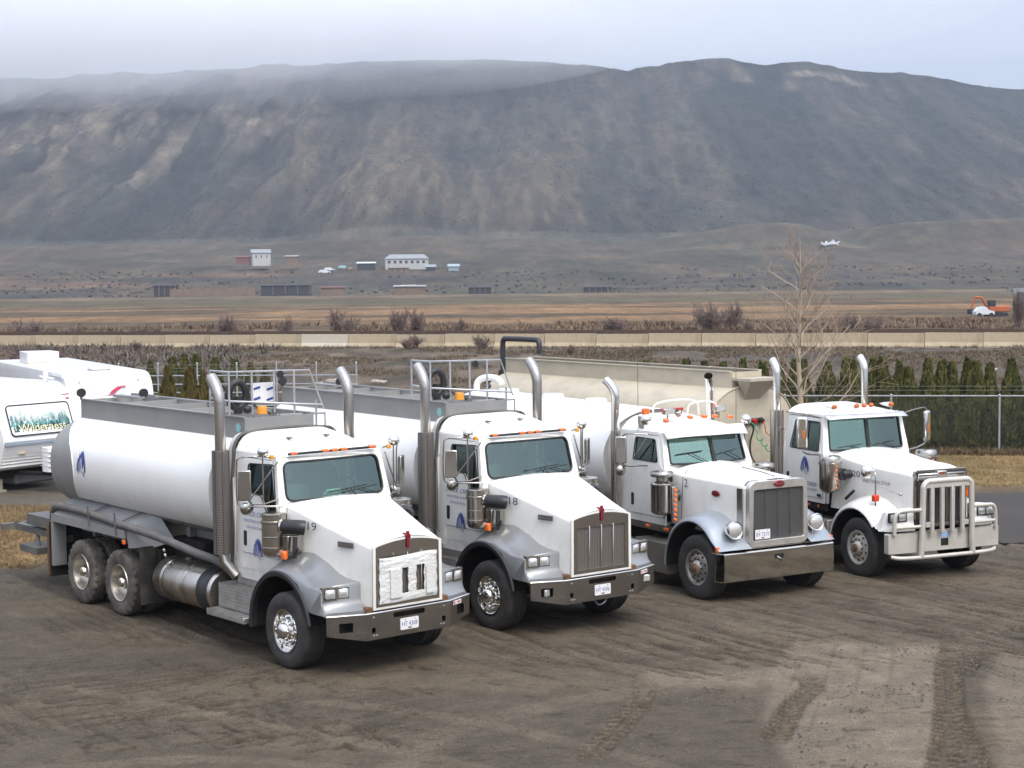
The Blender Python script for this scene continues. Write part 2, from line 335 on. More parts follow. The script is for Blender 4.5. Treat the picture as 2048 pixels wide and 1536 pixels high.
def wheel(parent, x, y, r=.535, hw=.15, rim=.30, kind='alcoa', side=-1, tm=None, mm=None, lug=0, pr=None):
    """a wheel is a part; tyre, rim and hub are its sub-parts"""
    z = r - .015
    o = ob('wheel', put(tyre_mb(r, hw, rim, lug), lambda a, b, c: (a + x, b + y, c + z)), tm or RUBBER, parent, 45)
    s = side; q = y + s * hw
    if kind == 'alcoa':       # polished disc with a proud hub and chrome nuts
        prof = [(rim + .008, -.03), (rim, -.005), (rim - .02, -.01), (rim - .035, -.06), (rim - .06, -.075), (.2, -.045), (.165, -.04), (.15, -.02), (.12, .0), (.115, .03), (.09, .07), (.05, .085), (.001, .088)]
        prof = [(a, s * b) for a, b in prof]
        ob('rim', MB().lathe(prof, (x, q, z), 'y', 40), mm or CHROME, o, 40)
        nb = MB()
        for k in range(10):
            a = 2 * math.pi * k / 10; nb.lathe([(.021, s * -.05), (.021, s * .0), (.014, s * .025), (.001, s * .03)], (x + .195 * math.cos(a), q, z + .195 * math.sin(a)), 'y', 8)
        ob('wheel_nuts', nb, CHROME, o, 40)
    elif kind == 'steel':     # steel disc with round hand holes
        prof = [(rim + .008, -.03), (rim, -.005), (rim - .025, -.015), (rim - .04, -.05), (.235, -.06), (.2, -.03), (.16, -.02), (.13, -.025), (.11, .0), (.085, .03), (.05, .04), (.001, .042)]
        ob('rim', MB().lathe([(a, s * b) for a, b in prof], (x, q, z), 'y', 40), mm or CHROMEW, o, 40)
        hb = MB()
        for k in range(10):
            a = 2 * math.pi * (k + .5) / 10; hb.lathe([(.021, s * -.04), (.021, s * -.034), (.001, s * -.033)], (x + .225 * math.cos(a), q, z + .225 * math.sin(a)), 'y', 10)
        for k in range(10):
            a = 2 * math.pi * k / 10; hb.lathe([(.014, s * -.03), (.014, s * .0), (.001, s * .0)], (x + .145 * math.cos(a), q, z + .145 * math.sin(a)), 'y', 6)
        ob('hand_holes', hb, BLACKM, o, 40)
        ob('hub', MB().lathe([(.07, s * -.02), (.07, s * .045), (.045, s * .06), (.001, s * .062)], (x, q, z), 'y', 16), RUST, o, 40)
    else:                      # deep dish drive wheel
        prof = [(rim + .008, -.02), (rim, -.0), (rim - .02, -.015), (rim - .035, -.10), (rim - .06, -.17), (.2, -.2), (.15, -.2), (.13, -.19), (.11, -.14), (.1, -.06), (.06, -.03), (.001, -.025)]
        ob('rim', MB().lathe([(a, s * b) for a, b in prof], (x, q, z), 'y', 40), mm or ALUD, o, 40)
        ob('hub', MB().lathe([(.105, s * -.12), (.1, s * -.05), (.07, s * -.01), (.001, s * .0)], (x, q, z), 'y', 20), CHROME, o, 40)
    return o
ALUD = mat('dusty_aluminium_wheel', (.5, .46, .4), .35, .8, .15, 6, dirt=(.24, .2, .15), dscale=5, damt=.6)

def cab(T, p):
    """hollow cab: sides with doors and windows, roof, windscreen, back, floor, seats"""
    xb, xf, xt, zf, zb, zt, hw = p['xb'], p['xf'], p['xt'], p['zf'], p['zb'], p['zt'], p['hw']
    zr, za, zs = p['zr'], p['za'], p['zs']       # roof crown height rear/front, side-top height at rear
    hwt = p.get('hwt', hw - .07)
    def ys(z): return lerp(hw, hwt, min(1, max(0, (z - zb) / (zs - zb))))
    win = p['win']; door = p['door']; V = p.get('V', 0)
    sidef = lambda s, o: (lambda a, b, c: (a, s * (ys(b) + o - c), b))
    ztf = zt + .06
    outer = [(xb, zf), (xf + .02, zf), (xf + .02, zb - .1), (xf - .01, zb + .02), (xt - .01, ztf), (xt - .12, ztf + .03), (xb, zs)]
    big = rpoly([(lerp(a, (door[0] + door[1]) / 2, -.02), b) for a, b in win], .05)
    cut = rpoly([(door[0], door[2]), (door[1], door[2]), (door[1], zb - .05), (xf - .09, zb + .02), (xt - .1, zt + .03), (door[0], zt + .03)], .07)
    for s in (-1, 1):
        m = MB().panel(outer, [cut], sidef(s, 0), .03); ob('side_panel', m, WHITE, T, 40)
        d = ob('door', MB().panel(rpoly([(door[0] + .012, door[2] + .012), (door[1] - .012, door[2] + .012), (door[1] - .012, zb - .06), (xf - .105, zb + .02), (xt - .115, zt + .018), (door[0] + .012, zt + .018)], .07), [big], sidef(s, .012), .03), WHITE, T, 40)
        ob('window', MB().panel(big, [], sidef(s, -.006), .006), SGLASS, d, 0)
        ob('window_seal', MB().tube([sidef(s, .013)(a, b, 0) for a, b in big], .011, 5, closed=True), BLACK, d, 60)
        ob('door_handle', MB().panel(rrect(door[0] + .07, door[0] + .15, p['hz'] - .11, p['hz'] + .11, .025), [], sidef(s, .018), .02), BLACK, d, 40)
        if 'vent' in p: ob('vent_bar', MB().tube([sidef(s, .016)(*p['vent'][0], 0), sidef(s, .016)(*p['vent'][1], 0)], .011, 5), BLACK, d, 60)
    # windscreen frame
    def wf(o):
        def f(a, b, c):
            x = lerp(xf, xt, (b - zb) / (zt - zb)) + (V if V else .07) * (1 - abs(a / hwt) ** (1 if V else 2)) - c + o
            return (x, a, b)
        return f
    wi = p.get('wi', .055)
    def hpoly(y0, y1, r): # opening between y0,y1
        return rpoly([(y0, zb + .05), (y1, zb + .05), (y1 - (.03 if y1 > 0 else 0), zt), (y0 + (.03 if y0 < 0 else 0), zt)], r, 4)
    if V: holes = [hpoly(-hwt + wi, -.02, .04), hpoly(.02, hwt - wi, .04)]
    else: holes = [hpoly(-hwt + wi, hwt - wi, .11)]
    def refine(P, n=4):
        out = []
        for i in range(len(P)):
            a, b = P[i], P[(i + 1) % len(P)]; k = max(1, int(math.hypot(b[0] - a[0], b[1] - a[1]) / .12))
            out += [(lerp(a[0], b[0], j / k), lerp(a[1], b[1], j / k)) for j in range(k)]
        return out
    holes = [refine(h) for h in holes]
    fo = refine([(-hw, zb - .12), (hw, zb - .12), (hwt + .005, ztf + .02), (-hwt - .005, ztf + .02)])
    if V: fo = sorted(fo, key=lambda q: math.atan2(q[1] - (zb + zt) / 2, q[0]))
    ob('windscreen_frame', MB().panel(fo, holes, wf(0), .04), WHITE if not V else p.get('framemat', WHITE), T, 30)
    for h in holes:
        g = MB().panel(h, [], wf(-.012), .005)
        if not V:   # curved glass needs its own fine grid
            g = MB(); rows = []
            for i in range(9):
                b = lerp(zb + .05, zt, i / 8); wl = hwt - wi - .03 * i / 8
                inset = .11 - math.sqrt(max(0, .11 ** 2 - max(0, .11 - min(b - zb - .05, zt - b)) ** 2)); rows.append([wf(-.012)(lerp(-wl + inset, wl - inset, j / 16), b, 0) for j in range(17)])
            g.grid(rows)
        wo = ob('windscreen', g, GLASS, T, 60)
        ob('windscreen_seal', MB().tube([wf(.004)(a, b, 0) for a, b in h], .017, 6, closed=True), BLACK, wo, 60)
    for i, (y0, y1, yb, zz) in enumerate(p['wipers']):
        wm = MB().tube([wf(.03)(yb, zb + .04, 0), wf(.045)((y0 + y1) / 2, zz, 0)], .008, 5); wm.tube([wf(.03)(y0, zz - .03, 0), wf(.03)(y1, zz + .02, 0)], .009, 5); ob('wiper', wm, BLACK, T, 60)
    # roof dome
    rows = []; xs = [xt + .0, xt - .05, xt - .15, xt - .35, lerp(xt, xb, .6), lerp(xt, xb, .8), xb]
    for i, x in enumerate(xs):
        t = (xt - x) / (xt - xb); c = interp(t, [0, .12, .5, 1], [ztf + .02, za, lerp(za, zr, .6), zr]); sd_ = interp(t, [0, .12, 1], [ztf, ztf + .02, zs]); h = hwt + .006
        row = []
        for j in range(25):
            u = -1 + 2 * j / 24; e = p.get('pw', 5); row.append((x, h * math.copysign(min(1, abs(u) ** .85), u), sd_ - .02 + (c - sd_ + .02) * (1 - abs(u) ** e)))
        rows.append(row)
    ob('roof', MB().grid(rows), WHITE, T, 50)
    # back wall, floor, firewall, dash, seats, steering wheel
    ob('back_wall', MB().panel([(-hw + .005, zf), (hw - .005, zf), (hw - .005, zb), (hwt, zs - .01), (hwt - .1, zs + .03), (-hwt + .1, zs + .03), (-hwt, zs - .01), (-hw + .005, zb)], [rrect(-.4, .4, zb + .1, zt - .02, .06)] if p.get('rearwin') else [], lambda a, b, c: (xb + c, a, b), .03), WHITE, T, 40)
    if p.get('rearwin'): ob('rear_window', MB().panel(rrect(-.4, .4, zb + .1, zt - .02, .06), [], lambda a, b, c: (xb + .01 + c, a, b), .005), SGLASS, T, 0)
    ob('floor', MB().box(xb + .03, xf, -hw + .04, hw - .04, zf, zf + .05), CABIN, T, 0)
    ob('headlining', MB().box(xb + .04, xt - .1, -hwt + .04, hwt - .04, zt + .07, zt + .08), CABIN, T, 0)
    dm = MB().box(xf - .42, xf - .04, -hw + .06, hw - .06, zb - .55, zb + .0); ob('dashboard', dm, CABIN, T, 40, .03)
    for y in (-.5, .45):
        sm = MB().box(xb + .35, xb + .85, y - .24, y + .24, zb - .55, zb - .4); sm.obox((xb + .3, y, zb - .05), (.13, .46, .8), (0, -.12, 0)); sm.obox((xb + .26, y, zb + .42), (.1, .26, .18), (0, -.12, 0)); ob('seat', sm, SEAT, T, 40, .04)
    a = [(xf - .5 + .09 * math.sin(t), .45 + .21 * math.cos(t), zb + .05 + .2 * math.sin(t)) for t in np.linspace(0, 2 * math.pi, 20, endpoint=False)]
    ob('steering_wheel', MB().tube(a, .016, 6, closed=True).tube([(xf - .5, .45, zb + .05), (xf - .2, .45, zb - .15)], .03, 6), BLACK, T, 60)
    return wf, sidef
def hood_mb(st, n=7):
    """st: (x, halfwidth_shoulder, z_shoulder, z_centre, y_bottom, z_bottom)"""
    rows = []
    for x, hs_, zs_, zc, yb_, zb_ in st:
        half = []
        r = .055
        for k in range(n + 1):
            u = k / n * (hs_ - r); half.append((u, zc - (zc - zs_) * (u / (hs_ - r)) ** 2.2))
        for a in (25, 50, 75, 90):
            half.append((hs_ - r + r * math.sin(R(a)), zs_ - r + r * math.cos(R(a))))
        for t in (.25, .6, 1): half.append((lerp(hs_, yb_, t), lerp(zs_ - r, zb_, t)))
        rows.append([(x, -a, b) for a, b in reversed(half)] + [(x, a, b) for a, b in half[1:]])
    return MB().grid(rows)
def stack(T, x, y, z0, z1, r, shield=None, bend=(-1, 0), pm=None, low=None, blen=.3, cut=False):
    pm = pm or STAIN; b = Vector((bend[0], bend[1], 0)).normalized()
    pts = [(x, y, z0), (x, y, z1 - blen)]
    for t in (.25, .5, .75, 1.0): pts.append(Vector((x, y, z1 - blen)) + b * (blen * .62 * t ** 1.8) + Vector((0, 0, blen * (t - .1 * t * t) * 1.1)))
    m = MB().tube(pts, [r, r] + [r * 1.06] * 4, 20, caps=False)
    inner = [Vector(q) for q in pts[-3:]]; m.tube(inner, r * .95, 20, caps=False)
    o = ob('exhaust_stack', m, pm, T, 60)
    ob('exhaust_bore', MB().tube([pts[-3], pts[-2]], r * .93, 16), BLACKM, o, 60)
    if shield: ob('heat_shield', MB().tube([(x, y, shield[0]), (x, y, shield[1])], shield[2], 28), shield[3], o, 60)
    if low: ob('lower_pipe', MB().tube(low, r * .95, 14), STAIN, o, 60)
    return o
def plate(T, x, y, z, s1, s2, w_=.31, h=.16):
    o = ob('number_plate', MB().panel(rrect(-w_ / 2, w_ / 2, -h / 2, h / 2, .015, 2), [], lambda a, b, c: (x - c, y + a, z + b), .006), PLATE, T, 0)
    text(s1 + ' ' + s2, .088, on_front(x + .002, y - w_ / 2 + .025, z - .03), 'plate_number', BLUEINK, o, w_ - .05)
    ob('plate_sticker', MB().box(x, x + .003, y - .025, y + .03, z - h / 2 + .012, z - h / 2 + .032), RUST, o, 0)
    ob('plate_screw', MB().box(x, x + .004, y - .085, y - .07, z + .05, z + .062).box(x, x + .004, y + .085, y + .1, z + .05, z + .062), BLACK, o, 0)
    return o
def chassis(T, x0, x1, axles, z=.85):
    m = MB()
    for y in (-.43, .43): m.box(x0, x1, y - .04, y + .04, z - .14, z + .14)
    for x in np.arange(x0 + .3, x1 - .5, 1.1): m.box(x - .05, x + .05, -.39, .39, z - .1, z + .1)
    ob('frame_rails', m, BLACKM, T, 0)
    m = MB()
    for x in axles: m.tube([(x, -.95, .52), (x, .95, .52)], .07, 10); m.sphere((x, 0, .52), .2, 12, 8) if x < -1 else None
    ob('axles', m, BLACKM, T, 40)
    m = MB().box(-.9, min(.7, x1 - .25), -.36, .36, .45, 1.35).box(-2.2, -.9, -.62, .62, .5, 1.0).box(x0 + .8, -2.2, -.6, .6, .62, .92); ob('engine', m, BLACKM, T, 40, .05)  # engine block; rear underbody boxes are added to block light beneath the truck
def oval(hw, z0, z1, e=2.6, n=44, zw=None):
    """closed oval outline (y,z), starting at the top, going to the near side"""
    zc = (z0 + z1) / 2 if zw is None else zw; out = []
    for k in range(n):
        a = 2 * math.pi * k / n; c, s = math.cos(a), math.sin(a)
        y = -hw * math.copysign(abs(s) ** (2 / e), s); h = (z1 - zc) if c > 0 else (zc - z0)
        out.append((y, zc + h * math.copysign(abs(c) ** (2 / e), c)))
    return out

# ------------------------------------------------------------------ sloped-hood water truck (two of them stand on the left)
DOORTXT = (('STACK CREEK', .105, .72), ('INDUSTRIAL & MINING', .06, .62), ('250-318-7106', .055, .42))
def door_lettering(T, x, y, z, full=True):
    for i, (s, sz, wd) in enumerate(DOORTXT): text(s, sz, on_side(x + (.0, .03, .1)[i], y, z - (.0, .09, .18)[i]), 'door_lettering', BLUEINK, T, wd, .15 if i == 0 else 0)
    ob('door_emblem', put(emblem_mb(.33), on_side(x + .26, y, z - .63)), BLUEINK, T, 0, fix=False)
def marker_bar(T, x, y0, y1, z, ys, slope=0):
    b = ob('marker_light_bar', MB().obox((x, (y0 + y1) / 2, z), (.05, y1 - y0, .035), (0, 0, 0)), BLACK, T, 40, .008)
    for y in ys: ob('marker_light', MB().obox((x + .02, y, z + .012), (.06, .11, .035), (0, .2, 0)), ORANGE, b, 40, .01)
def mirror_west(T, s, near=True):
    """west-coast mirror with a tube frame, round convex mirror and dome mirror"""
    f = MB(); yo = s * 1.34; yi = s * .93
    f.tube(catmull([(-.60, yi, 2.88), (-.72, s * 1.2, 2.9), (-.86, yo + s * .04, 2.88), (-.9, yo + s * .06, 2.75), (-.9, yo + s * .06, 2.26), (-.82, yo, 2.2), (-.6, s * 1.2, 2.2), (-.42, yi, 2.2)], 4), .012, 6)
    f.tube([(-.62, s * 1.14, 2.9), (-.62, s * 1.14, 2.2)], .011, 6); f.tube([(-.55, yi, 2.82), (-.78, s * 1.3, 2.24)], .011, 6); f.tube([(-.5, yi, 2.3), (-.62, s * 1.14, 2.22), (-.9, yo, 2.22)], .01, 6)
    m = ob('mirror_arm', f, STAIN, T, 60)
    a = R(38) * s
    ob('mirror_housing', MB().obox((-.74, yo + s * .03, 2.5), (.055, .19, .43), (0, 0, a)), STAIN, T, 40, .015)
    ob('mirror_glass', MB().obox((-.74 - .03 * math.cos(a), yo + s * .03 - .03 * math.sin(a), 2.5), (.004, .16, .39), (0, 0, a)), MIRG, T, 0)
    cm = MB().lathe([(.105, 0), (.1, .02), (.07, .045), (.03, .055), (.001, .057)], (0, 0, 0), 'x', 24); cm.lathe([(.105, 0), (.105, -.02), (.001, -.02)], (0, 0, 0), 'x', 24)
    ob('convex_mirror', put(cm, lambda x, y, z: (-.8 + x, s * 1.3 + y, 2.17 + z)), STAIN, T, 60)
    dm = MB().sphere((-.6, s * 1.14, 2.97), .085, 18, 12, (1, 1, .9)); dm.tube([(-.6, s * 1.14, 2.9), (-.6, s * 1.14, 2.92)], .03, 8); ob('dome_mirror', dm, CHROME, T, 60)
    ob('mirror_marker_light', MB().obox((-.57, s * 1.02, 2.89), (.05, .06, .06)), AMBER, T, 40, .01)
def air_cleaner_a(T, s):
    x, y = -.42, s * 1.1
    prof = [(.001, 1.50), (.1, 1.5), (.155, 1.53), (.172, 1.58), (.172, 1.63), (.178, 1.635), (.178, 1.645), (.172, 1.65), (.172, 1.78), (.178, 1.785), (.178, 1.795), (.172, 1.8), (.172, 1.98), (.183, 1.985), (.186, 2.0), (.183, 2.015), (.168, 2.02), (.168, 2.09), (.176, 2.095), (.176, 2.11), (.16, 2.12), (.1, 2.125), (.001, 2.125)]
    o = ob('air_cleaner', MB().lathe(prof, (x, y, 0), 'z', 40), STAIN, T, 35)
    d = MB().tube(catmull([(-.24, s * 1.05, 1.94), (-.17, s * 1.02, 1.94), (-.08, s * .98, 1.94), (.0, s * .93, 1.94), (.03, s * .88, 1.93)], 5), .105, 20)
    ob('intake_elbow', d, BLACK, o, 60)
    ob('intake_clamp', MB().tube([(-.26, s * 1.055, 1.94), (-.235, s * 1.045, 1.94)], .11, 20).tube([(-.34, s * 1.08, 1.94), (-.24, s * 1.05, 1.94)], .07, 14), CHROME, o, 60)
    br = MB().box(-.2, -.06, min(s * .85, s * 1.1), max(s * .85, s * 1.1), 1.6, 1.83); ob('bracket', br, STAIN, o, 40, .01)
    la = MB().tube([(.02, s * 1.03, 1.82), (.03, s * 1.05, 1.6)], .035, 8).tube([(.03, s * 1.05, 1.55), (.13, s * 1.06, 1.68)], .022, 8).tube([(.03, s * 1.05, 1.6), (.03, s * 1.05, 1.52)], .03, 8); ob('hood_latch', la, BLACK, T, 60)
    ob('turn_signal', MB().obox((-.1, s * 1.14, 1.56), (.1, .07, .12)), ORANGE, T, 40, .02)
def fender_a(T, s):
    inner = [(-.9, .75), (-.86, 1.1), (-.7, 1.36), (-.45, 1.52), (-.15, 1.60), (.15, 1.57), (.42, 1.46), (.62, 1.34), (.8, 1.29), (1.0, 1.275), (1.02, 1.24), (1.02, 1.06), (1.06, .98), (1.2, .92), (1.2, .87)]
    mid = [(-.92, .6), (-.86, 1.02), (-.68, 1.27), (-.43, 1.43), (-.15, 1.5), (.15, 1.475), (.4, 1.38), (.6, 1.29), (.78, 1.27), (.97, 1.262), (.99, 1.23), (.99, 1.05), (1.03, .97), (1.15, .92), (1.15, .87)]
    out = [(-.9, .47), (-.84, .95), (-.66, 1.17), (-.43, 1.31), (-.15, 1.385), (.13, 1.365), (.36, 1.29), (.56, 1.23), (.74, 1.225), (.9, 1.225), (.92, 1.2), (.92, 1.04), (.96, .96), (1.02, .91), (1.02, .87)]
    low = [(-.9, .47), (-.83, .9), (-.66, 1.1), (-.43, 1.25), (-.15, 1.33), (.13, 1.31), (.34, 1.22), (.48, 1.08), (.56, .96), (.6, .9), (.62, .88), (.66, .87), (.8, .865), (.95, .865), (1.02, .865)]
    rows = []
    for yy, P in ((.6, inner), (.8, inner), (.95, mid), (1.1, [(lerp(a[0], b[0], .6), lerp(a[1], b[1], .6)) for a, b in zip(mid, out)]), (1.19, out), (1.215, [(a * .995, b - .03) for a, b in out]), (1.22, low)):
        rows.append([(a, s * yy, b) for a, b in P])
    f = ob('fender', MB().grid(rows), SILVER, T, 45)
    arc = []
    for k in range(25):
        a = R(188 - 178 * k / 24); arc.append(a)
    m = MB(); rr = []
    for (rad, yy) in ((.72, 1.16), (.72, 1.235), (.78, 1.245), (.80, 1.22)):
        rr.append([(-.12 + rad * 1.0 * math.cos(a), s * yy, .55 + rad * math.sin(a)) for a in arc])
    ob('fender_flare', m.grid(rr), BLACK, f, 60)
    ob('wheel_arch_liner', MB().grid([[(-.12 + .74 * math.cos(a), s * yy, .55 + .74 * math.sin(a)) for a in arc] for yy in (.55, 1.2)]), BLACKM, f, 60)
    # twin rectangular headlamps
    hx, yy0, yy1 = .955, .80, 1.2
    hb = put(MB().box(-.04, .03, -.2, .2, -.095, .095), lambda a, b, c: (.985 - .19 * (abs(b * s + .0) if 0 else (b + .2)) + a, s * (1.0 + b), 1.15 + c))
    h = ob('headlight', hb, CHROME, f, 0)
    for c in (-.095, .095):
        fr = put(MB().box(.03, .036, c - .082, c + .082, -.075, .075), lambda a, b, c2: (.985 - .19 * (b + .2) + a, s * (1.0 + b), 1.15 + c2)); ob('lamp_bezel', fr, BLACK, h, 0)
        le = MB(); rows = []
        for i in range(7):
            v = -1 + i / 3; rows.append([(.036 + .02 * (1 - u * u) * (1 - v * v), c + u * .072, v * .062) for u in np.linspace(-1, 1, 9)])
        ob('lamp', put(le.grid(rows), lambda a, b, c2: (.985 - .19 * (b + .2) + a, s * (1.0 + b), 1.15 + c2)), LENS, h, 60)
def tank_body(T, xf, xr, o, z0c=3.02, z1c=3.33, emblem=True):
    """steel water tank: white wrap, bare grey tail, walkway coaming, side wings"""
    yz = oval(1.2, 1.42, 3.09, 2.35, 48, 2.28)
    def xwr(z): return interp(z, [1.6, 1.75, 1.95, 2.2, 2.5, 2.75, 3.05], [-6.85, -6.75, -6.6, -6.52, -6.62, -6.95, -7.5]) - (-7.5 - xr) * 0
    n = len(yz); a = MB(); b = MB(); ra = [[], [], [], []]; rb = [[], [], []]
    for k in range(n + 1):
        y, z = yz[k % n]; w_ = xwr(z) if z > 1.7 else None
        xw = max(xr + .02, w_) if w_ else xf - .06
        for i, t in enumerate((0, .33, .66, 1)): ra[i].append((lerp(xf, xw, t), y, z))
        for i, t in enumerate((0, .5, 1)): rb[i].append((lerp(xw, xr, t), y, z))
    ob('tank_shell', a.grid(ra), TANKW, T, 60)
    b.grid(rb); hd = []
    for q in (1, .96, .86, .7, .45, .01):
        hd.append([(xr - .19 * (1 - q ** 2.6) - .0, yz[k % n][0] * q, 2.24 + (yz[k % n][1] - 2.24) * q) for k in range(n + 1)])
    b.grid(hd); fd = []
    for q in (1, .93, .75, .45, .01): fd.append([(xf + .05 * (1 - q ** 2.4), yz[k % n][0] * q, 2.24 + (yz[k % n][1] - 2.24) * q) for k in range(n + 1)])
    ob('tank_front_head', MB().grid(fd), TANKW, T, 60); ob('tank_tail', b, GREY, T, 60)
    ob('wrap_edge', MB().tube([(xwr(z) if True else 0, y * 1.003, z) for y, z in yz[2:n // 2 - 6]], .008, 5), TANKW, T, 60)
    c = MB()
    for s in (-1, 1):
        c.box(xr + .02, xf + .1, s * .6 - .012, s * .6 + .012, z0c - .04, z1c); c.box(xr + .02, xf + .1, s * .6 - .035, s * .6 + .035, z1c, z1c + .02)
    c.box(xf + .08, xf + .104, -.59, .59, z0c - .1, z1c); c.box(xr + .02, xr + .044, -.59, .59, z0c - .05, z1c)
    for x in np.arange(xr + 1.25, xf - .3, 1.02): c.box(x - .02, x + .02, -.585, .585, z1c - .09, z1c)
    cm = ob('coaming', c, GREY, T, 0)
    for x in (-6.3, -4.6, -3.2): ob('hatch', MB().lathe([(.26, 3.05), (.26, 3.16), (.28, 3.17), (.28, 3.2), (.2, 3.23), (.001, 3.24)], (x, .05, 0), 'z', 20), GREY, cm, 40)
    ob('rear_light_bar', MB().box(xr + .1, xr + 1.0, -.05, .1, z1c + .02, z1c + .06).box(xr + .1, xr + 1.0, .3, .36, z1c + .02, z1c + .07), GREY, T, 40)
    for (x, y) in ((xr + .05, -.62), (xr + .95, .1)):
        l = ob('work_light', MB().lathe([(.03, -.06), (.075, -.03), (.08, .03), (.001, .03)], (x, y, z1c + .12), 'x', 16), BLACK, T, 50)
        ob('light_bracket', MB().box(x - .015, x + .015, y - .015, y + .015, z1c, z1c + .06), BLACK, l, 0)
    if emblem: ob('tank_emblem', put(emblem_mb(.45), lambda u, v, q: (-6.42 + u, -1.2 * max(.0, 1 - abs((2.12 + v - 2.28) / (.81 if 2.12 + v > 2.28 else .86)) ** 2.35) ** (1 / 2.35) - .006, 2.12 + v)), BLUEINK, T, 0, fix=False)
    ob('round_decal', put(MB().lathe([(.07, 0), (.001, 0)], (0, 0, 0), 'y', 20), lambda u, v, q: (xf - .08 + u, -.617, 3.18 + q)), mat('teal_decal', (.25, .5, .5), .4), cm, 0)
    # wings: sloping plates over the drive wheels
    for s in (-1, 1):
        wg = MB(); P = lambda x, y, z: (x, s * y, z)
        wg.add([P(-7.2, .86, 1.70), P(-4.25, .86, 1.70), P(-4.7, 1.2, 1.40), P(-7.35, 1.2, 1.40), P(-7.2, .86, 1.67), P(-4.25, .86, 1.67), P(-4.7, 1.2, 1.37), P(-7.35, 1.2, 1.37)],
               [(0, 1, 2, 3), (7, 6, 5, 4), (0, 4, 5, 1), (1, 5, 6, 2), (2, 6, 7, 3), (3, 7, 4, 0)])
        wg.add([P(-4.25, .86, 1.70), P(-4.7, 1.2, 1.40), P(-4.1, 1.0, 1.18), P(-3.75, .84, 1.3)], [(0, 1, 2, 3)])
        wg.add([P(-4.7, 1.2, 1.40), P(-4.62, 1.2, 1.12), P(-4.1, 1.0, 1.18)], [(0, 1, 2)])
        wo = ob('wing_plate', wg, GREY, T, 0)
        ob('wing_rail', MB().box(-7.37, -4.68, min(s * 1.2, s * 1.24), max(s * 1.2, s * 1.24), 1.27, 1.405).box(-7.38, -7.3, min(s * 1.0, s * 1.24), max(s * 1.0, s * 1.24), .5, 1.27), GREY, wo, 0)
        for a_, b__, r_ in ((P(-5.9, 1.25, 1.34), P(-5.9, 1.27, 1.68), .014), (P(-4.95, 1.25, 1.3), P(-4.95, 1.27, 1.66), .014), (P(-6.15, 1.14, 1.5), P(-5.75, .9, 1.72), .012), (P(-5.0, 1.14, 1.5), P(-4.55, .9, 1.72), .012)): ob('hose_hook', MB().tube([a_, b__], r_, 6), DGREY, wo, 60)
        ob('side_marker', MB().obox(P(-4.68, 1.25, 1.22), (.09, .03, .07)), ORANGE, wo, 40, .008)
    hp = catmull([(-7.75, -1.0, 1.05), (-7.62, -1.08, 1.35), (-7.3, -1.15, 1.53), (-6.6, -1.17, 1.55), (-6.05, -1.18, 1.54), (-5.12, -1.19, 1.49), (-4.4, -1.2, 1.46), (-3.5, -1.2, 1.41), (-2.6, -1.15, 1.30), (-2.2, -1.0, 1.2), (-1.9, -.8, 1.0)], 12)
    ob('suction_hose', MB().tube(hp, [.062 + .004 * (i % 2) for i in range(len(hp))], 10), mat('grey_rubber_hose', (.11, .105, .1), .7, 0, .15, 6, dirt=(.22, .19, .16), dscale=5, damt=.5), T, 60)
    f = MB().box(xf - .4, xf - .3, -.5, .5, .95, 1.5)
    for x in np.arange(xr + .4, xf, 1.1): f.box(x - .05, x + .05, -.62, .62, .98, 1.6)
    f.box(xr + .2, xf, -.5, -.4, .98, 1.5).box(xr + .2, xf, .4, .5, .98, 1.5)
    ob('tank_cradle', f, GREY, T, 0)
def rail_top(T, sign):
    r = MB(); z = 4.0; q = .017
    r.tube([(-2.98, -.6, z), (-2.42, -.6, z), (-2.42, .85, z - .03), (-2.3, 1.02, 3.36)], q, 6); r.tube([(-2.98, -.6, 3.58), (-2.42, -.6, 3.56), (-2.3, 1.0, 3.42)], q, 6)
    for x, y in ((-2.98, -.6), (-2.42, -.6), (-2.42, -.2), (-2.42, .2)): r.tube([(x, y, z), (x, y, 3.35)], q, 6)
    for y in (.55, .95): r.tube([(-2.4, y, z - .02 if y < .9 else 3.5), (-2.4, y, 2.95)], q, 6)
    r.tube([(-2.2, .1, 3.32), (-2.2, .98, 3.30), (-2.2, .98, 2.95)], q, 6)
    o = ob('walkway_railing', r, GALV, T, 60)
    s = MB().tube([(-2.45, -.0, 3.36), (-2.45, -.1, 3.9)], .02, 6)
    wl = ob('spot_light', MB().lathe([(.02, -.06), (.055, -.02), (.06, .02), (.001, .02)], (-2.36, .27, 3.93), 'x', 16), BLACK, o, 50)
    return o
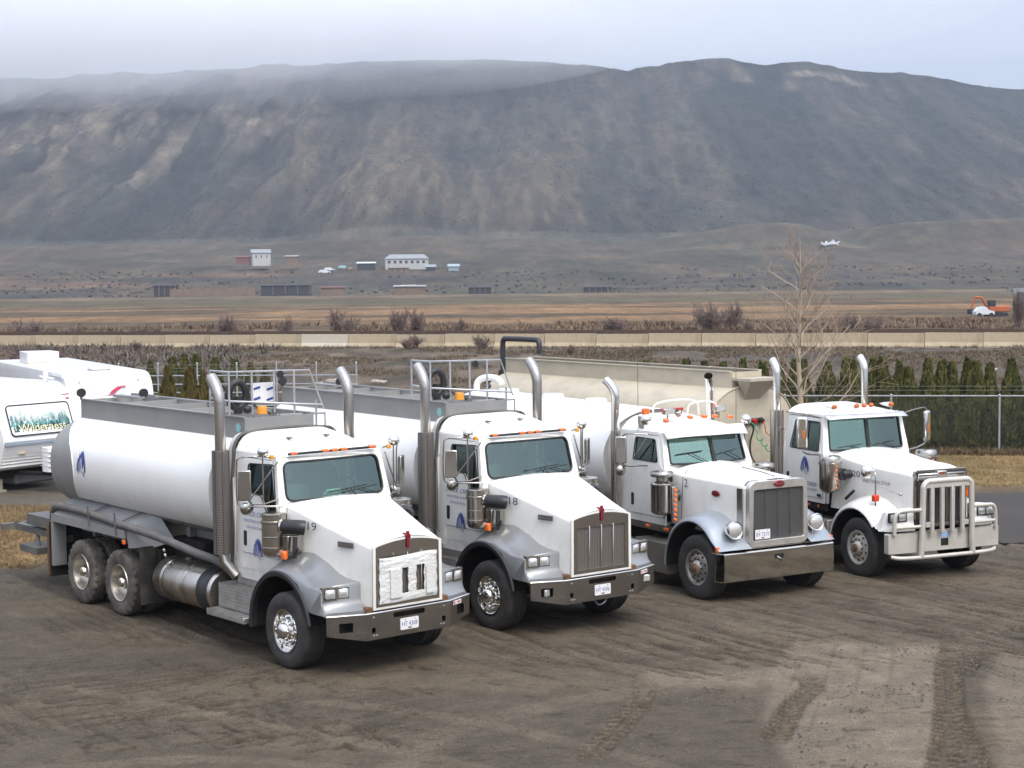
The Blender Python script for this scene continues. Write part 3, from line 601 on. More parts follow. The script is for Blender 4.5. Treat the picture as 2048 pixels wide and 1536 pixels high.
def sloped_truck(label, loc, rz, num, plate_t, cover, near_light=False):
    T = thing('water_truck', label, 'truck', loc, rz, 'white water trucks with sloped hoods')
    cabp = dict(xb=-1.75, xf=-.47, xt=-.62, zf=1.2, zb=2.2, zt=2.79, hw=.97, hwt=.9, zr=3.15, za=2.94, zs=2.9, pw=7,
                win=[(-1.34, 2.32), (-.95, 2.3), (-.78, 2.05), (-.55, 2.03), (-.56, 2.2), (-.68, 2.76), (-1.34, 2.73)], door=(-1.5, -.46, 1.42), hz=1.64, vent=((-.74, 2.08), (-.74, 2.76)), rearwin=True,
                wipers=[(-.15, .55, .3, 2.36), (.1, .7, .72, 2.34)])
    cab(T, cabp)
    # cowl and lower cab sill
    ob('cowl', hood_mb([(-.62, .89, 2.19, 2.235, .96, 1.25), (-.44, .875, 2.2, 2.255, .93, 1.25)]), WHITE, T, 50)
    ob('cab_sill', MB().box(-1.74, -.7, -.965, -.93, 1.04, 1.2), WHITEL, T, 0); ob('cab_sill', MB().box(-1.74, -.7, .93, .965, 1.04, 1.2), WHITEL, T, 0)
    # rear fairing with dark seal
    def outline(k): # k inset
        P = [(-.97 + k, 1.2), (-.97 + k, 2.2), (-.915 + k, 2.8)]
        for a in range(0, 91, 15): P.append((-.915 + k + .22 * (1 - math.cos(R(a))), 2.86 + (.26 - k) * math.sin(R(a))))
        P += [(-.35, 3.15 - k), (0, 3.16 - k)]
        return P + [(-a, b) for a, b in reversed(P[:-1])]
    rows = [[(x, a, b) for a, b in outline(k)] for x, k in ((-1.78, -.012), (-1.9, -.01), (-1.95, .02), (-1.98, .09))]
    m = MB().grid(rows); o_ = outline(.09); m.add([(-1.98, a, b) for a, b in o_], [tuple(range(len(o_)))])
    ob('rear_fairing', m, WHITEL, T, 50)
    ob('fairing_gasket', MB().tube([(-1.765, a, b) for a, b in outline(-.014)], .024, 6), GASKET, T, 60)
    ob('grab_handle', MB().tube([(-1.62, -1.0, 1.3), (-1.62, -1.03, 1.35), (-1.62, -1.03, 2.5), (-1.62, -.96, 2.55)], .013, 6), CHROME, T, 60)
    marker_bar(T, -.575, -.74, .78, 2.905, (-.66, -.12, .04, .2, .7))
    for y in (-.35, .3): ob('roof_vent', MB().obox((-1.15, y, 3.075), (.1, .05, .02)), DGREY, T, 40)
    ob('roof_antenna', MB().tube([(-.8, .5, 3.0), (-.8, .5, 3.2)], .004, 5), BLACK, T, 60)
    # hood
    st = [(-.44, .86, 2.215, 2.27, .9, 1.35), (-.1, .81, 2.13, 2.2, .84, 1.3), (.35, .74, 2.0, 2.09, .76, 1.15), (.8, .66, 1.88, 1.97, .68, .95), (1.15, .605, 1.795, 1.885, .615, .9), (1.235, .59, 1.77, 1.865, .6, .9)]
    h = ob('hood', hood_mb(st), WHITE, T, 50)
    fr = [(-.59, .9), (.59, .9), (.585, 1.76)] + [(y, 1.77 + .085 * (1 - (y / .58) ** 2)) for y in np.linspace(.56, -.56, 13)] + [(-.585, 1.76)]
    fi = [(-.545, .93), (.545, .93), (.54, 1.745)] + [(y, 1.755 + .07 * (1 - (y / .54) ** 2)) for y in np.linspace(.52, -.52, 13)] + [(-.54, 1.745)]
    ob('hood_front_frame', MB().panel(fr, [fi], lambda a, b, c: (1.25 - c, a, b), .05), WHITE, h, 0)
    gi = rrect(-.47, .47, .985, 1.62, .02, 2)
    g = ob('grille_surround', MB().panel(fi, [gi], lambda a, b, c: (1.245 - c, a, b), .03), STAIN, T, 0)
    ob('grille', MB().panel(gi, [], lambda a, b, c: (1.225 - c, a, b), .01), GMESH, T, 0)
    for y in (-.235, 0, .235): ob('grille_bar', MB().tube([(1.245, y, .96), (1.25, y, 1.62), (1.235, y, 1.65)], .008, 6), CHROME, g, 60)
    ob('hood_ornament', MB().obox((1.262, 0, 1.77), (.02, .042, .14)).obox((1.255, 0, 1.86), (.035, .085, .07)).obox((1.2, 0, 1.885), (.12, .03, .03)).obox((1.255, 0, 1.91), (.03, .05, .05)), CRIMSON, T, 40, .01)
    ba = ob('side_badge', put(MB().box(0, .29, 0, .075, 0, .012), lambda a, b, c: (.62 + a, lerp(-.705, -.655, a / .29) - c - .012, 1.72 + b)), DGREY, h, 0)
    ob('badge_lettering', put(text_mb('KENWORTH', .06, .25), lambda a, b, c: (.64 + a, lerp(-.703, -.66, a / .29) - .026, 1.735 + b)), CHROME, ba, 0, fix=False)
    text(num, .17, lambda a, b, c: (.04 + a, -.838 + a * .12, 1.9 + b), 'truck_number', DINK, T, .19)
    if cover:
        def cv(a, b, c):
            u = a / .5; v = (b - 1.28) / .33
            return (1.262 + .02 * (1 - u ** 8) * (1 - abs(v) ** 8) + .010 * float(fbm(np.array(a * 9.0 + 50), np.array(b * 34.0 + 50), 4, 7) - .5) + .007 * float(fbm(np.array(a * 4.0 + 50), np.array(b * 5.0 + 50), 3, 9) - .5) - c, a + .006 * math.sin(b * 37), b + .02 * u * 0 + .012 * math.sin(a * 5) * (1 if b > 1.3 else .6))
        def dense(P, d=.03):
            out = []
            for i in range(len(P)):
                p, q = P[i], P[(i + 1) % len(P)]; k = max(1, int(math.hypot(q[0] - p[0], q[1] - p[1]) / d)); out += [(lerp(p[0], q[0], j / k), lerp(p[1], q[1], j / k)) for j in range(k)]
            return out
        m = MB(); NX, NZ = 64, 100; cells = []
        hol = [(-.13, -.02, 1.09, 1.44), (.13, .26, 1.09, 1.44)]
        vs = [cv(-.49 + .98 * i / NX, .98 + .63 * j / NZ, 0) for i in range(NX + 1) for j in range(NZ + 1)]; fs = []
        for i in range(NX):
            for j in range(NZ):
                a = -.49 + .98 * (i + .5) / NX; b = .98 + .63 * (j + .5) / NZ
                if any(p[0] < a < p[1] and p[2] < b < p[3] for p in hol): continue
                k = i * (NZ + 1) + j; fs.append((k, k + NZ + 1, k + NZ + 2, k + 1))
        m.add(vs, fs); co = ob('winter_front_cover', m, QUILT, T, 60); so_ = co.modifiers.new('thick', 'SOLIDIFY'); so_.thickness = .012
        for x0, x1 in ((-.33, -.14), (.28, .42)):
            ob('cover_flap', put(MB().box(0, .014, x0, x1, 1.04, 1.43), lambda a, b, c: (1.29 + a + .004 * math.sin(c * 200), b, c)), QUILT, co, 0)
        ob('cover_snap', MB().lathe([(.012, 1.295), (.001, 1.3)], (0, -.46, 1.58), 'x', 8).lathe([(.012, 1.295), (.001, 1.3)], (0, .46, 1.57), 'x', 8).lathe([(.012, 1.29), (.001, 1.295)], (0, -.46, 1.01), 'x', 8).lathe([(.012, 1.29), (.001, 1.295)], (0, .46, 1.01), 'x', 8).tube([(1.25, -.24, 1.6), (1.27, -.24, 1.66)], .008, 5).tube([(1.25, .24, 1.6), (1.27, .24, 1.66)], .008, 5), CHROME, co, 60)
    ob('bumper_filler_tube', MB().tube([(1.2, -.6, .91), (1.2, .6, .91)], .035, 10).box(1.1, 1.16, -.62, .62, .86, .9), mat('maroon_pipe', (.1, .05, .05), .5, .2), T, 50)
    ob('tow_block', MB().box(1.14, 1.24, .6, .7, .85, .95), RUST, T, 40, .01); ob('tow_block', MB().box(1.14, 1.24, -.7, -.6, .85, .95), RUST, T, 40, .01)
    # bumper: flat centre with swept ends and cut-outs
    zt_, zb_ = .865, .505
    def bf(a, b, c):
        k = max(0, abs(a) - .72) / .5; return (1.266 - .2 * k - c, a, b)
    out = [(-1.22, zt_), (-1.22, .6), (-.72, zb_), (.72, zb_), (1.22, .6), (1.22, zt_), (.72, zt_ + .0), (-.72, zt_)]
    lamp = [rrect(s * .98 - .09, s * .98 + .09, .64, .77, .01, 2) for s in (-1, 1)]; sq = [rrect(s * .6 - .03, s * .6 + .03, .6, .67, .008, 1) for s in (-1, 1)]
    slot = [rrect(-.27, .27, .765, .835, .03, 3)]
    B = MB()
    # split in three so the bends are clean
    B.panel([(-.72, zb_), (.72, zb_), (.72, zt_), (-.72, zt_)], sq + slot, bf, .03)
    for s in (-1, 1): B.panel([(s * .72, zb_), (s * 1.22, .6), (s * 1.22, zt_), (s * .72, zt_)], [lamp[0] if s < 0 else lamp[1]], bf, .03)
    bm_ = ob('bumper', B, mat('brushed_bumper_steel', (.38, .36, .34), .24, 1, .12, 3, .03, 5, dirt=(.2, .17, .14), dscale=3, damt=.3, stretch=(1, 1, 3)), T, 30)
    ob('bumper_lip', put(MB().box(-1, 0, -1.22, 1.22, 0, .012), lambda a, b, c: (bf(b, 0, 0)[0] + a * .1 + .002, b, zt_ + c)) if 0 else MB().tube([bf(-1.22, zt_, .01), bf(-.72, zt_, .01), bf(.72, zt_, .01), bf(1.22, zt_, .01)], .014, 6), CHROME, bm_, 60)
    ob('bumper_backing', MB().box(1.0, 1.16, -.7, .7, .55, .84).box(.95, 1.05, -1.1, 1.1, .62, .8), BLACKM, T, 0)
    for y, z in ((-.6, .56), (-.55, .56), (.6, .56), (.55, .56), (-.6, .81), (.6, .81)): ob('bumper_bolt', MB().lathe([(.014, 1.262), (.014, 1.272), (.001, 1.276)], (0, y, z), 'x', 8), CHROME, bm_, 40)
    if near_light:
        for s in (-1, 1): ob('fog_lamp', MB().obox((1.15, s * .98, .7), (.04, .12, .1), (0, 0, -s * .38)), LENS, bm_, 40, .01)
        ob('tow_chain', MB().tube(catmull([(1.1, -.05, .5), (1.15, .02, .4), (1.18, .12, .44), (1.12, .2, .5)], 4), .014, 6), GALV, bm_, 60)
    st_ = ob('bumper_sticker', put(MB().box(0, .003, 0, .2, 0, .055), lambda a, b, c: (bf(.8 + b, 0, 0)[0] + a, .8 + b, .79 + c)), PLATE, bm_, 0)
    ob('sticker_mark', put(MB().box(.003, .005, .01, .045, .01, .045).box(.003, .005, .09, .18, .018, .038), lambda a, b, c: (bf(.8 + b, 0, 0)[0] + a, .8 + b, .79 + c)), REDL, st_, 0)
    plate(T, 1.274, -.0, .655, *plate_t)
    for s in (-1, 1):
        fender_a(T, s); mirror_west(T, s); air_cleaner_a(T, s)
        wheel(T, 0, s * 1.04, .535, .185, .30, 'alcoa', s, RUBBER, CHROME)
        for xx in (-4.95, -6.32):
            wheel(T, xx, s * 1.085, .535, .135, .295, 'deep', s, RUBBERD, ALUD, lug=.034)
            wheel(T, xx, s * .77, .535, .135, .295, 'deep', s, RUBBERD, ALUD, lug=.034)
        ob('mud_flap', MB().box(-4.16, -4.14, s * .95 - .3, s * .95 + .3, .28, 1.2), mat('muddy_flap', (.02, .02, .02), .7, dirt=(.09, .078, .055), dscale=2.5, damt=.7), T, 0)
        ob('rear_mud_flap', MB().box(-7.43, -7.41, s * .95 - .3, s * .95 + .3, .3, 1.25), BLACKM, T, 0)
        stack(T, -1.78, s * 1.14, 2.85, 3.97, .082, (1.38, 2.9, .13, PERF), (-1, 0), STAIN, [(-1.78, s * 1.14, 1.4), (-1.74, s * 1.12, 1.25), (-1.6, s * 1.02, 1.05)], .36)
        # steps and fuel tank
        sy = lambda a, b: (min(s * a, s * b), max(s * a, s * b))
        m = MB().box(-2.0, -1.0, *sy(.62, 1.1), .56, .92).box(-1.72, -1.0, *sy(.6, .93), .925, 1.12).box(-2.03, -.98, *sy(.8, 1.29), .46, .555)
        so2 = ob('step_box', m, ALU, T, 40, .012)
        tr = MB()
        for z in np.arange(.6, .9, .05): tr.box(-1.98, -1.02, *sy(1.1, 1.106), z, z + .016)
        for y in np.arange(.66, 1.08, .06): tr.box(-1.98, -1.02, *sy(y, y + .02), .92, .926)
        for y in np.arange(1.12, 1.28, .05): tr.box(-2.01, -1.0, *sy(y, y + .02), .555, .561)
        ob('step_tread', tr, ALU, so2, 0)
        ft = ob('fuel_tank', MB().lathe([(.001, -3.93), (.2, -3.93), (.3, -3.9), (.335, -3.85), (.335, -2.2), (.3, -2.15), (.001, -2.13)], (0, s * .86, .72), 'x', 48), mat('polished_fuel_tank', (.56, .52, .46), .3, 1, .2, 3, .15, 7, dirt=(.25, .21, .16), dscale=4, damt=.5), T, 40)
        for x in (-3.6, -2.95): ob('tank_strap', MB().lathe([(.338, x - .03), (.345, x - .025), (.345, x + .025), (.338, x + .03)], (0, s * .86, .72), 'x', 48), STAIN, ft, 50)
        ob('tank_band', MB().lathe([(.34, -2.5), (.35, -2.49), (.35, -2.22), (.34, -2.2)], (0, s * .86, .72), 'x', 48), BLACK, ft, 50)
        ob('filler_cap', MB().lathe([(.05, .3), (.05, .36), (.001, .37)], (-3.4, s * .8, .72), 'z', 14), DGREY, ft, 40)
    chassis(T, -8.0, 1.1, (0, -4.95, -6.32))
    ob('toolbox', MB().box(-4.1, -3.95, -1.0, -.5, .5, 1.15).box(-3.95, -3.0, -.75, -.5, 1.0, 1.35), BLACKM, T, 40, .01)
    ob('glad_hand', MB().sphere((-3.85, -.98, 1.16), .03).sphere((-3.85, -.96, 1.08), .035), CHROME, T, 60)
    tank_body(T, -2.06, -7.42, None)
    # rear bar and rusty outrigger
    m = MB().box(-9.6, -7.4, -.95, -.83, .86, .98).box(-9.6, -7.4, .83, .95, .86, .98).box(-8.9, -7.6, -1.0, -.6, 1.03, 1.22).box(-9.6, -9.5, -1.2, 1.2, .86, .98).box(-9.0, -8.3, -1.1, 1.1, .55, .67)
    m.tube([(-8.7, -.9, .9), (-8.5, -.95, .6)], .035, 6); ob('rear_spray_frame', m, DGREY, T, 0)
    ob('rusty_bracket', MB().box(-7.6, -7.52, -1.22, -1.05, .32, 1.2).tube([(-7.55, -1.2, .35), (-7.5, -1.1, .28)], .02, 6), RUST, T, 0)
    rail_top(T, cover)
    # hose reel, roof beacon and lamps above the tank front
    rl = MB(); rl.tube([(-2.75 + .02 * math.cos(a), -.26 + .14 * math.cos(a), 3.62 + .2 * math.sin(a)) for a in np.linspace(0, 2 * math.pi, 24, endpoint=False)], .06, 8, closed=True)
    rl.tube([(-2.7, -.1, 3.5), (-2.3, .05, 3.34)], .018, 6); rl.box(-2.8, -2.7, -.3, -.2, 3.33, 3.6); ob('hose_reel', rl, BLACK, T, 50)
    ob('beacon', MB().lathe([(.085, 3.35), (.085, 3.37), (.078, 3.375), (.075, 3.45), (.07, 3.465), (.001, 3.47)], (-2.3, -.1, 0), 'z', 20), AMBER, T, 40)
    ob('rear_facing_lamp', MB().sphere((-2.4, -.3, 3.42), .07, 14, 8), BLACK, T, 60)
    ob('wiring', MB().tube(catmull([(-2.14, -.35, 3.34), (-2.13, -.3, 3.2), (-2.12, -.2, 3.08), (-2.13, -.05, 3.06)], 4), .007, 5).tube(catmull([(-2.14, .1, 3.34), (-2.13, .14, 3.2), (-2.12, .15, 3.05)], 4), .007, 5), BLACK, T, 60)
    if cover:
        sp = ob('notice_board', MB().box(-2.62, -2.6, -.1, .3, 3.5, 3.8), PLATE, T, 0)
        for y, z in ((-.06, 3.72), (-.06, 3.56), (.17, 3.7), (.17, 3.54)): ob('notice_stripe', MB().obox((-2.597, y + .06, z), (.002, .12, .035), (R(14), 0, 0)), BLUEINK, sp, 0)
        ob('dash_paper', MB().obox((-.62, .02, 2.3), (.02, .26, .12), (0, .9, .05)), mat('green_paper', (.5, .75, .62), .6), T, 0)
    door_lettering(T, -1.42, -1.003, 1.98)
    return T
P1 = (-2.26307, 23.98476, -.87188); P2 = (.580994, 26.3405, -.926138); P3 = (4.064076, 28.44275, -1.049523); P4 = (7.190574, 30.247157, -1.149324)
T1 = sloped_truck('white water tank truck number 19, nearest of the row, silver quilted cover on grille', (*P1[:2], 0), P1[2], '19', ('HT', '4308'), True)
T2 = sloped_truck('white water tank truck number 18 with bare mesh grille, beside truck 19', (*P2[:2], 0), P2[2], '18', ('HT', '4306'), False, True)

# ------------------------------------------------------------------ square-grille long-nose truck (number 2)
def light_row(T, x, ys, z, mat_=None, rx=0):
    for y, dx, dz in ys:
        ob('cab_light', MB().obox((x + dx, y, z + dz), (.1, .085, .06), (0, .15, 0)), mat_ or ORANGE, T, 50, .02)
def round_mirror_frame(T, s, x0, yi, yo, z0, z1, hz, lamp=True):
    f = MB().tube(catmull([(x0, yi, z1), (x0 - .08, s * (abs(yo) - .1), z1 + .02), (x0 - .22, yo, z1), (x0 - .26, yo + s * .04, z1 - .1), (x0 - .26, yo + s * .04, z0 + .1), (x0 - .2, yo, z0), (x0, yi, z0)], 4), .013, 6)
    ob('mirror_arm', f, STAIN, T, 60); a = R(35) * s; c = (x0 - .26, yo + s * .06, (z0 + z1) / 2)
    ob('mirror_housing', MB().obox(c, (.06, .2, hz), (0, 0, a)), STAIN, T, 40, .02)
    ob('mirror_glass', MB().obox((c[0] - .034 * math.cos(a), c[1] - .034 * math.sin(a), c[2]), (.004, .17, hz - .05), (0, 0, a)), MIRG, T, 0)
    if lamp: ob('mirror_marker_light', MB().obox((c[0] + .035, c[1] - s * .02, c[2] + .02), (.02, .06, .2), (0, 0, a)), mat('red_orange_lens', (.6, .05, .01), .3), T, 40, .008)
    ob('convex_mirror', put(MB().lathe([(.1, 0), (.095, .02), (.06, .045), (.001, .055)], (0, 0, 0), 'x', 24), lambda x, y, z: (c[0] + x, c[1] + y, z0 - .08 + z)), STAIN, T, 60)
def long_nose(loc, rz):
    T = thing('water_truck', 'white tank truck number 2 with tall square grille and deep chrome bumper', 'truck', loc, rz)
    cab(T, dict(xb=-2.72, xf=-1.24, xt=-1.42, zf=1.05, zb=2.06, zt=2.56, hw=.95, hwt=.86, zr=2.87, za=2.74, zs=2.62, pw=4, V=.2,
                win=[(-2.2, 2.13), (-1.45, 2.13), (-1.6, 2.52), (-2.2, 2.52)], door=(-2.32, -1.22, 1.17), hz=1.42, vent=((-1.68, 2.13), (-1.68, 2.52)), wipers=[(-.7, -.2, -.1, 2.3), (.1, .6, .7, 2.28)], wi=.05))
    vb = MB(); vb.tube([(-2.14, -1.0, 2.13), (-1.78, -.96, 2.52)], .012, 6); ob('window_brace', vb, STAIN, T, 60)
    # sun visor
    rows = [[(-1.40 + .2 * (1 - abs(u) ** 1.6) * k + .15 * k, u * (.88 + .0 * k), 2.73 - .13 * k - .05 * k * abs(u) ** 3) for u in np.linspace(-1, 1, 21)] for k in (0, .35, .7, 1)]
    v = ob('sun_visor', MB().grid(rows), WHITE, T, 60); so_ = v.modifiers.new('thick', 'SOLIDIFY'); so_.thickness = .012
    light_row(T, -1.52, [(-.68, -.05, -.02), (-.2, 0, .02), (.1, 0, .02), (.34, 0, .01), (.72, -.05, -.02)], 2.86)
    for y in (-.5, .62):
        wl = ob('work_light', MB().obox((-1.75, y, 2.98), (.09, .24, .11)), STAIN, T, 40, .015); ob('work_lens', MB().obox((-1.703, y, 2.98), (.004, .2, .08)), LENS, wl, 0)
        ob('lamp_post', MB().tube([(-1.78, y, 2.93), (-1.78, y, 2.83)], .015, 6), STAIN, wl, 60)
    for y, x in ((-.82, -2.0), (.66, -1.9)):
        b = ob('beacon', MB().lathe([(.07, 0), (.075, .02), (.07, .1), (.001, .11)], (x, y, 2.93), 'z', 18, cap=False), ORANGE, T, 40); ob('beacon_foot', MB().tube([(x, y, 2.93), (x, y, 2.8)], .05, 10), STAIN, b, 50)
    ob('beacon_bracket', MB().add([(-2.1, -.92, 2.9), (-1.86, -.92, 2.9), (-1.92, -.92, 2.68), (-2.06, -.92, 2.68)], [(0, 1, 2, 3)]), STAIN, T, 0)
    for s in (-1, 1): ob('dome_mirror', MB().sphere((-1.75 if s < 0 else -1.45, s * .98, 2.86 if s < 0 else 2.78), .1, 16, 10), CHROME, T, 60)
    ob('air_horn', MB().lathe([(.015, -.5), (.025, -.2), (.06, -.02), (.075, 0), (.06, .0), (.001, -.1)], (-1.7, -.32, 2.95), 'x', 14), CHROME, T, 50)
    ob('light_guard', MB().tube(catmull([(-2.1, -.6, 2.85), (-2.1, -.5, 3.1), (-2.1, .3, 3.12), (-2.1, .42, 2.85)], 5), .018, 8).tube(catmull([(-1.9, .0, 2.85), (-1.9, .1, 3.08), (-1.9, .6, 3.08), (-1.9, .68, 2.85)], 5), .018, 8), WHITE, T, 60)
    for y in (-.35, -.08): ob('warning_light', MB().obox((-2.05, y, 2.98), (.06, .2, .06)), REDL, T, 40, .01)
    for x, y, h in ((-2.0, -.98, 4.05), (-1.7, .95, 3.95)): ob('whip_antenna', MB().tube([(x, y, 2.6), (x, y, h)], .0045, 5), BLACK, T, 60)
    # hood
    st = [(-1.2, .80, 2.0, 2.14, .84, 1.1), (-.95, .785, 1.97, 2.12, .82, 1.1), (-.4, .73, 1.95, 2.09, .76, 1.05), (.1, .68, 1.94, 2.06, .70, 1.0), (.5, .635, 1.93, 2.04, .645, .95), (.6, .61, 1.9, 2.0, .62, .95)]
    h = ob('hood', hood_mb(st), WHITE, T, 50)
    ob('hood_seam', MB().tube([(-.92, -.825, 1.1), (-.92, -.79, 1.9), (-.93, -.7, 2.03)], .006, 5), DGREY, h, 60)
    ob('hood_hinge', MB().tube([(.6, 0, 2.03), (.2, 0, 2.075), (-.3, 0, 2.1)], .008, 5), DGREY, h, 60)
    out = rpoly([(-.625, .9), (.625, .9), (.6, 1.97), (-.6, 1.97)], .14, 5); inn = rpoly([(-.535, 1.0), (.535, 1.0), (.52, 1.835), (-.52, 1.835)], .03, 2)
    gs = ob('grille_surround', MB().panel(out, [inn], lambda a, b, c: (.7 - c, a, b + .03 * (1 - (a / .62) ** 2) * max(0, (b - 1.5) / .47)), .14), mat('hazed_chrome_surround', (.82, .79, .73), .3, .85, .08, 4, .04, 8, dirt=(.5, .46, .38), dscale=5, damt=.35), T, 40, .012)
    ob('surround_lip', MB().tube([(.55, a, b + .01) for a, b in out if b > 1.2], .012, 6, closed=False), DGREY, gs, 60)
    ob('grille', MB().panel(rrect(-.55, .55, .99, 1.85, .02, 1), [], lambda a, b, c: (.66 - c, a, b), .01), GMESHD, T, 0)
    for y in (-.26, 0, .26): ob('grille_bar', MB().tube([(.672, y, 1.03), (.672, y, 1.83)], .007, 6), CHROMEW, gs, 60)
    ob('side_intake_panel', MB().box(.42, .56, -.66, -.645, 1.0, 1.86).box(.42, .56, .645, .66, 1.0, 1.86), STAIN, T, 0)
    for fn, (x, y, z) in (('f', (.706, 0, 1.92)), ('s', (-.08, -.715, 1.72))):
        E_ = MB().lathe([(.001, .0), (.11, 0), (.11, .012), (.1, .018), (.001, .02)], (0, 0, 0), 'x', 28)
        q = (lambda a, b, c: (x + a, y + b, z + c * .48)) if fn == 'f' else (lambda a, b, c: (x + b, y - a - .008 * b, z + c * .48))
        eo = ob('oval_emblem', put(E_, q), CRIMSON, T, 40)
        tt = text_mb('Peterbilt', .06, .15)
        ob('emblem_lettering', put(tt, (lambda a, b, c: (x + .022, y - .075 + a, z - .018 + b)) if fn == 'f' else (lambda a, b, c: (x - .075 + a, y - .022, z - .018 + b))), CHROME, eo, 0, fix=False)
    text('2', .2, lambda a, b, c: (-.86 + a, -.81 + a * .08, 1.76 + b), 'truck_number', DINK, T)
    p = plate(T, .69, -.33, 1.1, 'BY', '7215')
    # fenders
    for s in (-1, 1):
        rows = []
        def arcp(rx, rz_, a): return (-.12 + rx * math.cos(a), .5 + rz_ * math.sin(a))
        A = [R(v) for v in np.linspace(184, 52, 17)]
        for yy, rx, rzz, dz in ((.62, .78, .92, 0), (.8, .80, .93, 0), (1.0, .80, .91, -.0), (1.13, .79, .87, 0), (1.2, .775, .83, 0), (1.215, .75, .79, 0), (1.2, .735, .77, 0)):
            row = [(*arcp(rx, rzz, a), 0) for a in A]; r2 = [(a, s * yy, b) for a, b, _ in row]
            last = r2[-1]; k = (yy - .62) / .6
            for t in (.33, .66, 1): r2.append((lerp(last[0], .78 - .1 * k, t), s * lerp(yy, yy - .0 * t, t), lerp(last[2], .90 - .02 * k, t ** .8)))
            rows.append(r2)
        f = ob('fender', MB().grid(rows), BSILVER, T, 50)
        ob('wheel_arch_liner', MB().grid([[(*[arcp(.73, .76, a)[0]], s * yy, arcp(.73, .76, a)[1]) for a in A] for yy in (.5, 1.19)]), BLACKM, f, 60)
        hl = MB().lathe([(.001, -.2), (.06, -.19), (.12, -.12), (.145, -.02), (.15, .03), (.14, .045), (.125, .035)], (.62, s * .86, 1.2), 'x', 26); ho = ob('headlight', hl, CHROME, T, 45)
        ob('lamp', MB().lathe([(.128, .034), (.09, .05), (.04, .058), (.001, .06)], (.62, s * .86, 1.2), 'x', 24), LENS, ho, 60)
        ob('lamp_bracket', MB().tube([(.55, s * .86, 1.06), (.56, s * .8, .93)], .03, 8), CHROMEW, ho, 60)
        ob('fender_marker', MB().obox((.6, s * 1.19, .9), (.07, .06, .09)), ORANGE, f, 40, .012)
        # air cleaner with capped stack
        x, y = -1.1, s * 1.1
        pr = [(.001, 1.28), (.14, 1.285), (.19, 1.32), (.195, 1.36), (.195, 1.78), (.2, 1.79), (.2, 1.81), (.18, 1.83), (.1, 1.86), (.1, 1.92), (.19, 1.935), (.2, 1.95), (.2, 1.99), (.18, 2.02), (.1, 2.035), (.001, 2.04)]
        ac = ob('air_cleaner', MB().lathe(pr, (x, y, 0), 'z', 40), STAIN, T, 40)
        bar = ob('light_strip', MB().box(-.87, -.82, s * 1.02 - .06, s * 1.02 + .06, 1.16, 1.78), STAIN, T, 40, .01)
        for i in range(7): ob('strip_light', put(MB().lathe([(.03, 0), (.028, .02), (.001, .028)], (0, 0, 0), 'x', 12), lambda a, b, c: (-.82 + a, s * 1.02 + b, 1.21 + .085 * i + c)), ORANGE, bar, 60)
        ob('intake_duct', MB().tube([(-1.0, s * 1.0, 1.6), (-.95, s * .85, 1.6)], .09, 14), BLACK, ac, 60)
        wheel(T, 0, s * 1.04, .54, .15, .30, 'steel', s, RUBBER, mat('grimy_wheel_disc', (.40, .375, .34), .42, .65, .15, 5, dirt=(.18, .14, .1), dscale=6, damt=.6))
        for xx in (-5.6, -6.95): wheel(T, xx, s * 1.07, .53, .13, .295, 'deep', s, RUBBERD, ALUD, lug=.02)
        stack(T, -2.62, s * 1.05, 2.55, 3.52, .075, (1.1, 2.6, .09, CHROMEW), (-.8, -.6) if s < 0 else (.7, -.7), CHROME, None, .3)
        round_mirror_frame(T, s, -1.75, s * .95, s * 1.28, 2.05, 2.6, .48)
        sy = (min(s * .62, s * 1.1), max(s * .62, s * 1.1))
        sb = ob('battery_box', MB().box(-1.95, -.95, *sy, .25, .78), mat('muddy_steel_box', (.16, .14, .115), .7, .2, .2, 3, dirt=(.1, .085, .065), dscale=3, damt=.6), T, 40, .015)
        ob('sill_panel', MB().box(-2.7, -.95, min(s * .9, s * .94), max(s * .9, s * .94), .93, 1.05), STAIN, T, 0)
        for xx in (-2.45, -1.75, -1.2): ob('sill_light', MB().obox((xx, s * .95, .99), (.12, .03, .05)), ORANGE, T, 40, .01)
        ob('fuel_tank', MB().lathe([(.001, -4.3), (.25, -4.3), (.32, -4.25), (.32, -2.8), (.25, -2.75), (.001, -2.75)], (0, s * .86, .7), 'x', 36), CHROMEW, T, 40)
    # deep chrome bumper
    rows = []
    for z, dx in ((.36, -.015), (.372, 0), (.38, 0), (.6, .012), (.82, 0), (.828, 0), (.845, -.015), (.85, -.12)):
        rows.append([(.745 + dx - .02 * abs(u) ** 2 - .16 * max(0, abs(u) - .94) / .06, u * 1.225, z) for u in (-1, -.99, -.97, -.94, -.8, -.5, -.2, 0, .2, .5, .8, .94, .97, .99, 1)])
    bm_ = ob('bumper', MB().grid(rows), mat('dented_chrome_bumper', (.66, .63, .58), .07, 1, .1, 4, .10, 3.0, dirt=(.35, .3, .24), dscale=2, damt=.25, stretch=(1, 1, 2)), T, 50)
    so_ = bm_.modifiers.new('thick', 'SOLIDIFY'); so_.thickness = .01
    ob('tow_opening', MB().panel(rrect(-.13, .06, .62, .76, .015, 1), [], lambda a, b, c: (.752 - c, a, b), .02), BLACKM, bm_, 0)
    ob('tow_hook', MB().tube(catmull([(.76, -.09, .72), (.78, -.03, .68), (.76, -.0, .64)], 4), .014, 6), CHROMEW, bm_, 60)
    ob('bumper_crossbar', MB().obox((.66, 0, .885), (.05, 1.75, .03)), CHROMEW, T, 40, .008)
    chassis(T, -8.8, .6, (0, -5.6, -6.95))
    # plain white tank
    yz = oval(1.18, 1.15, 2.93, 2.15, 48); n = len(yz); rows = []
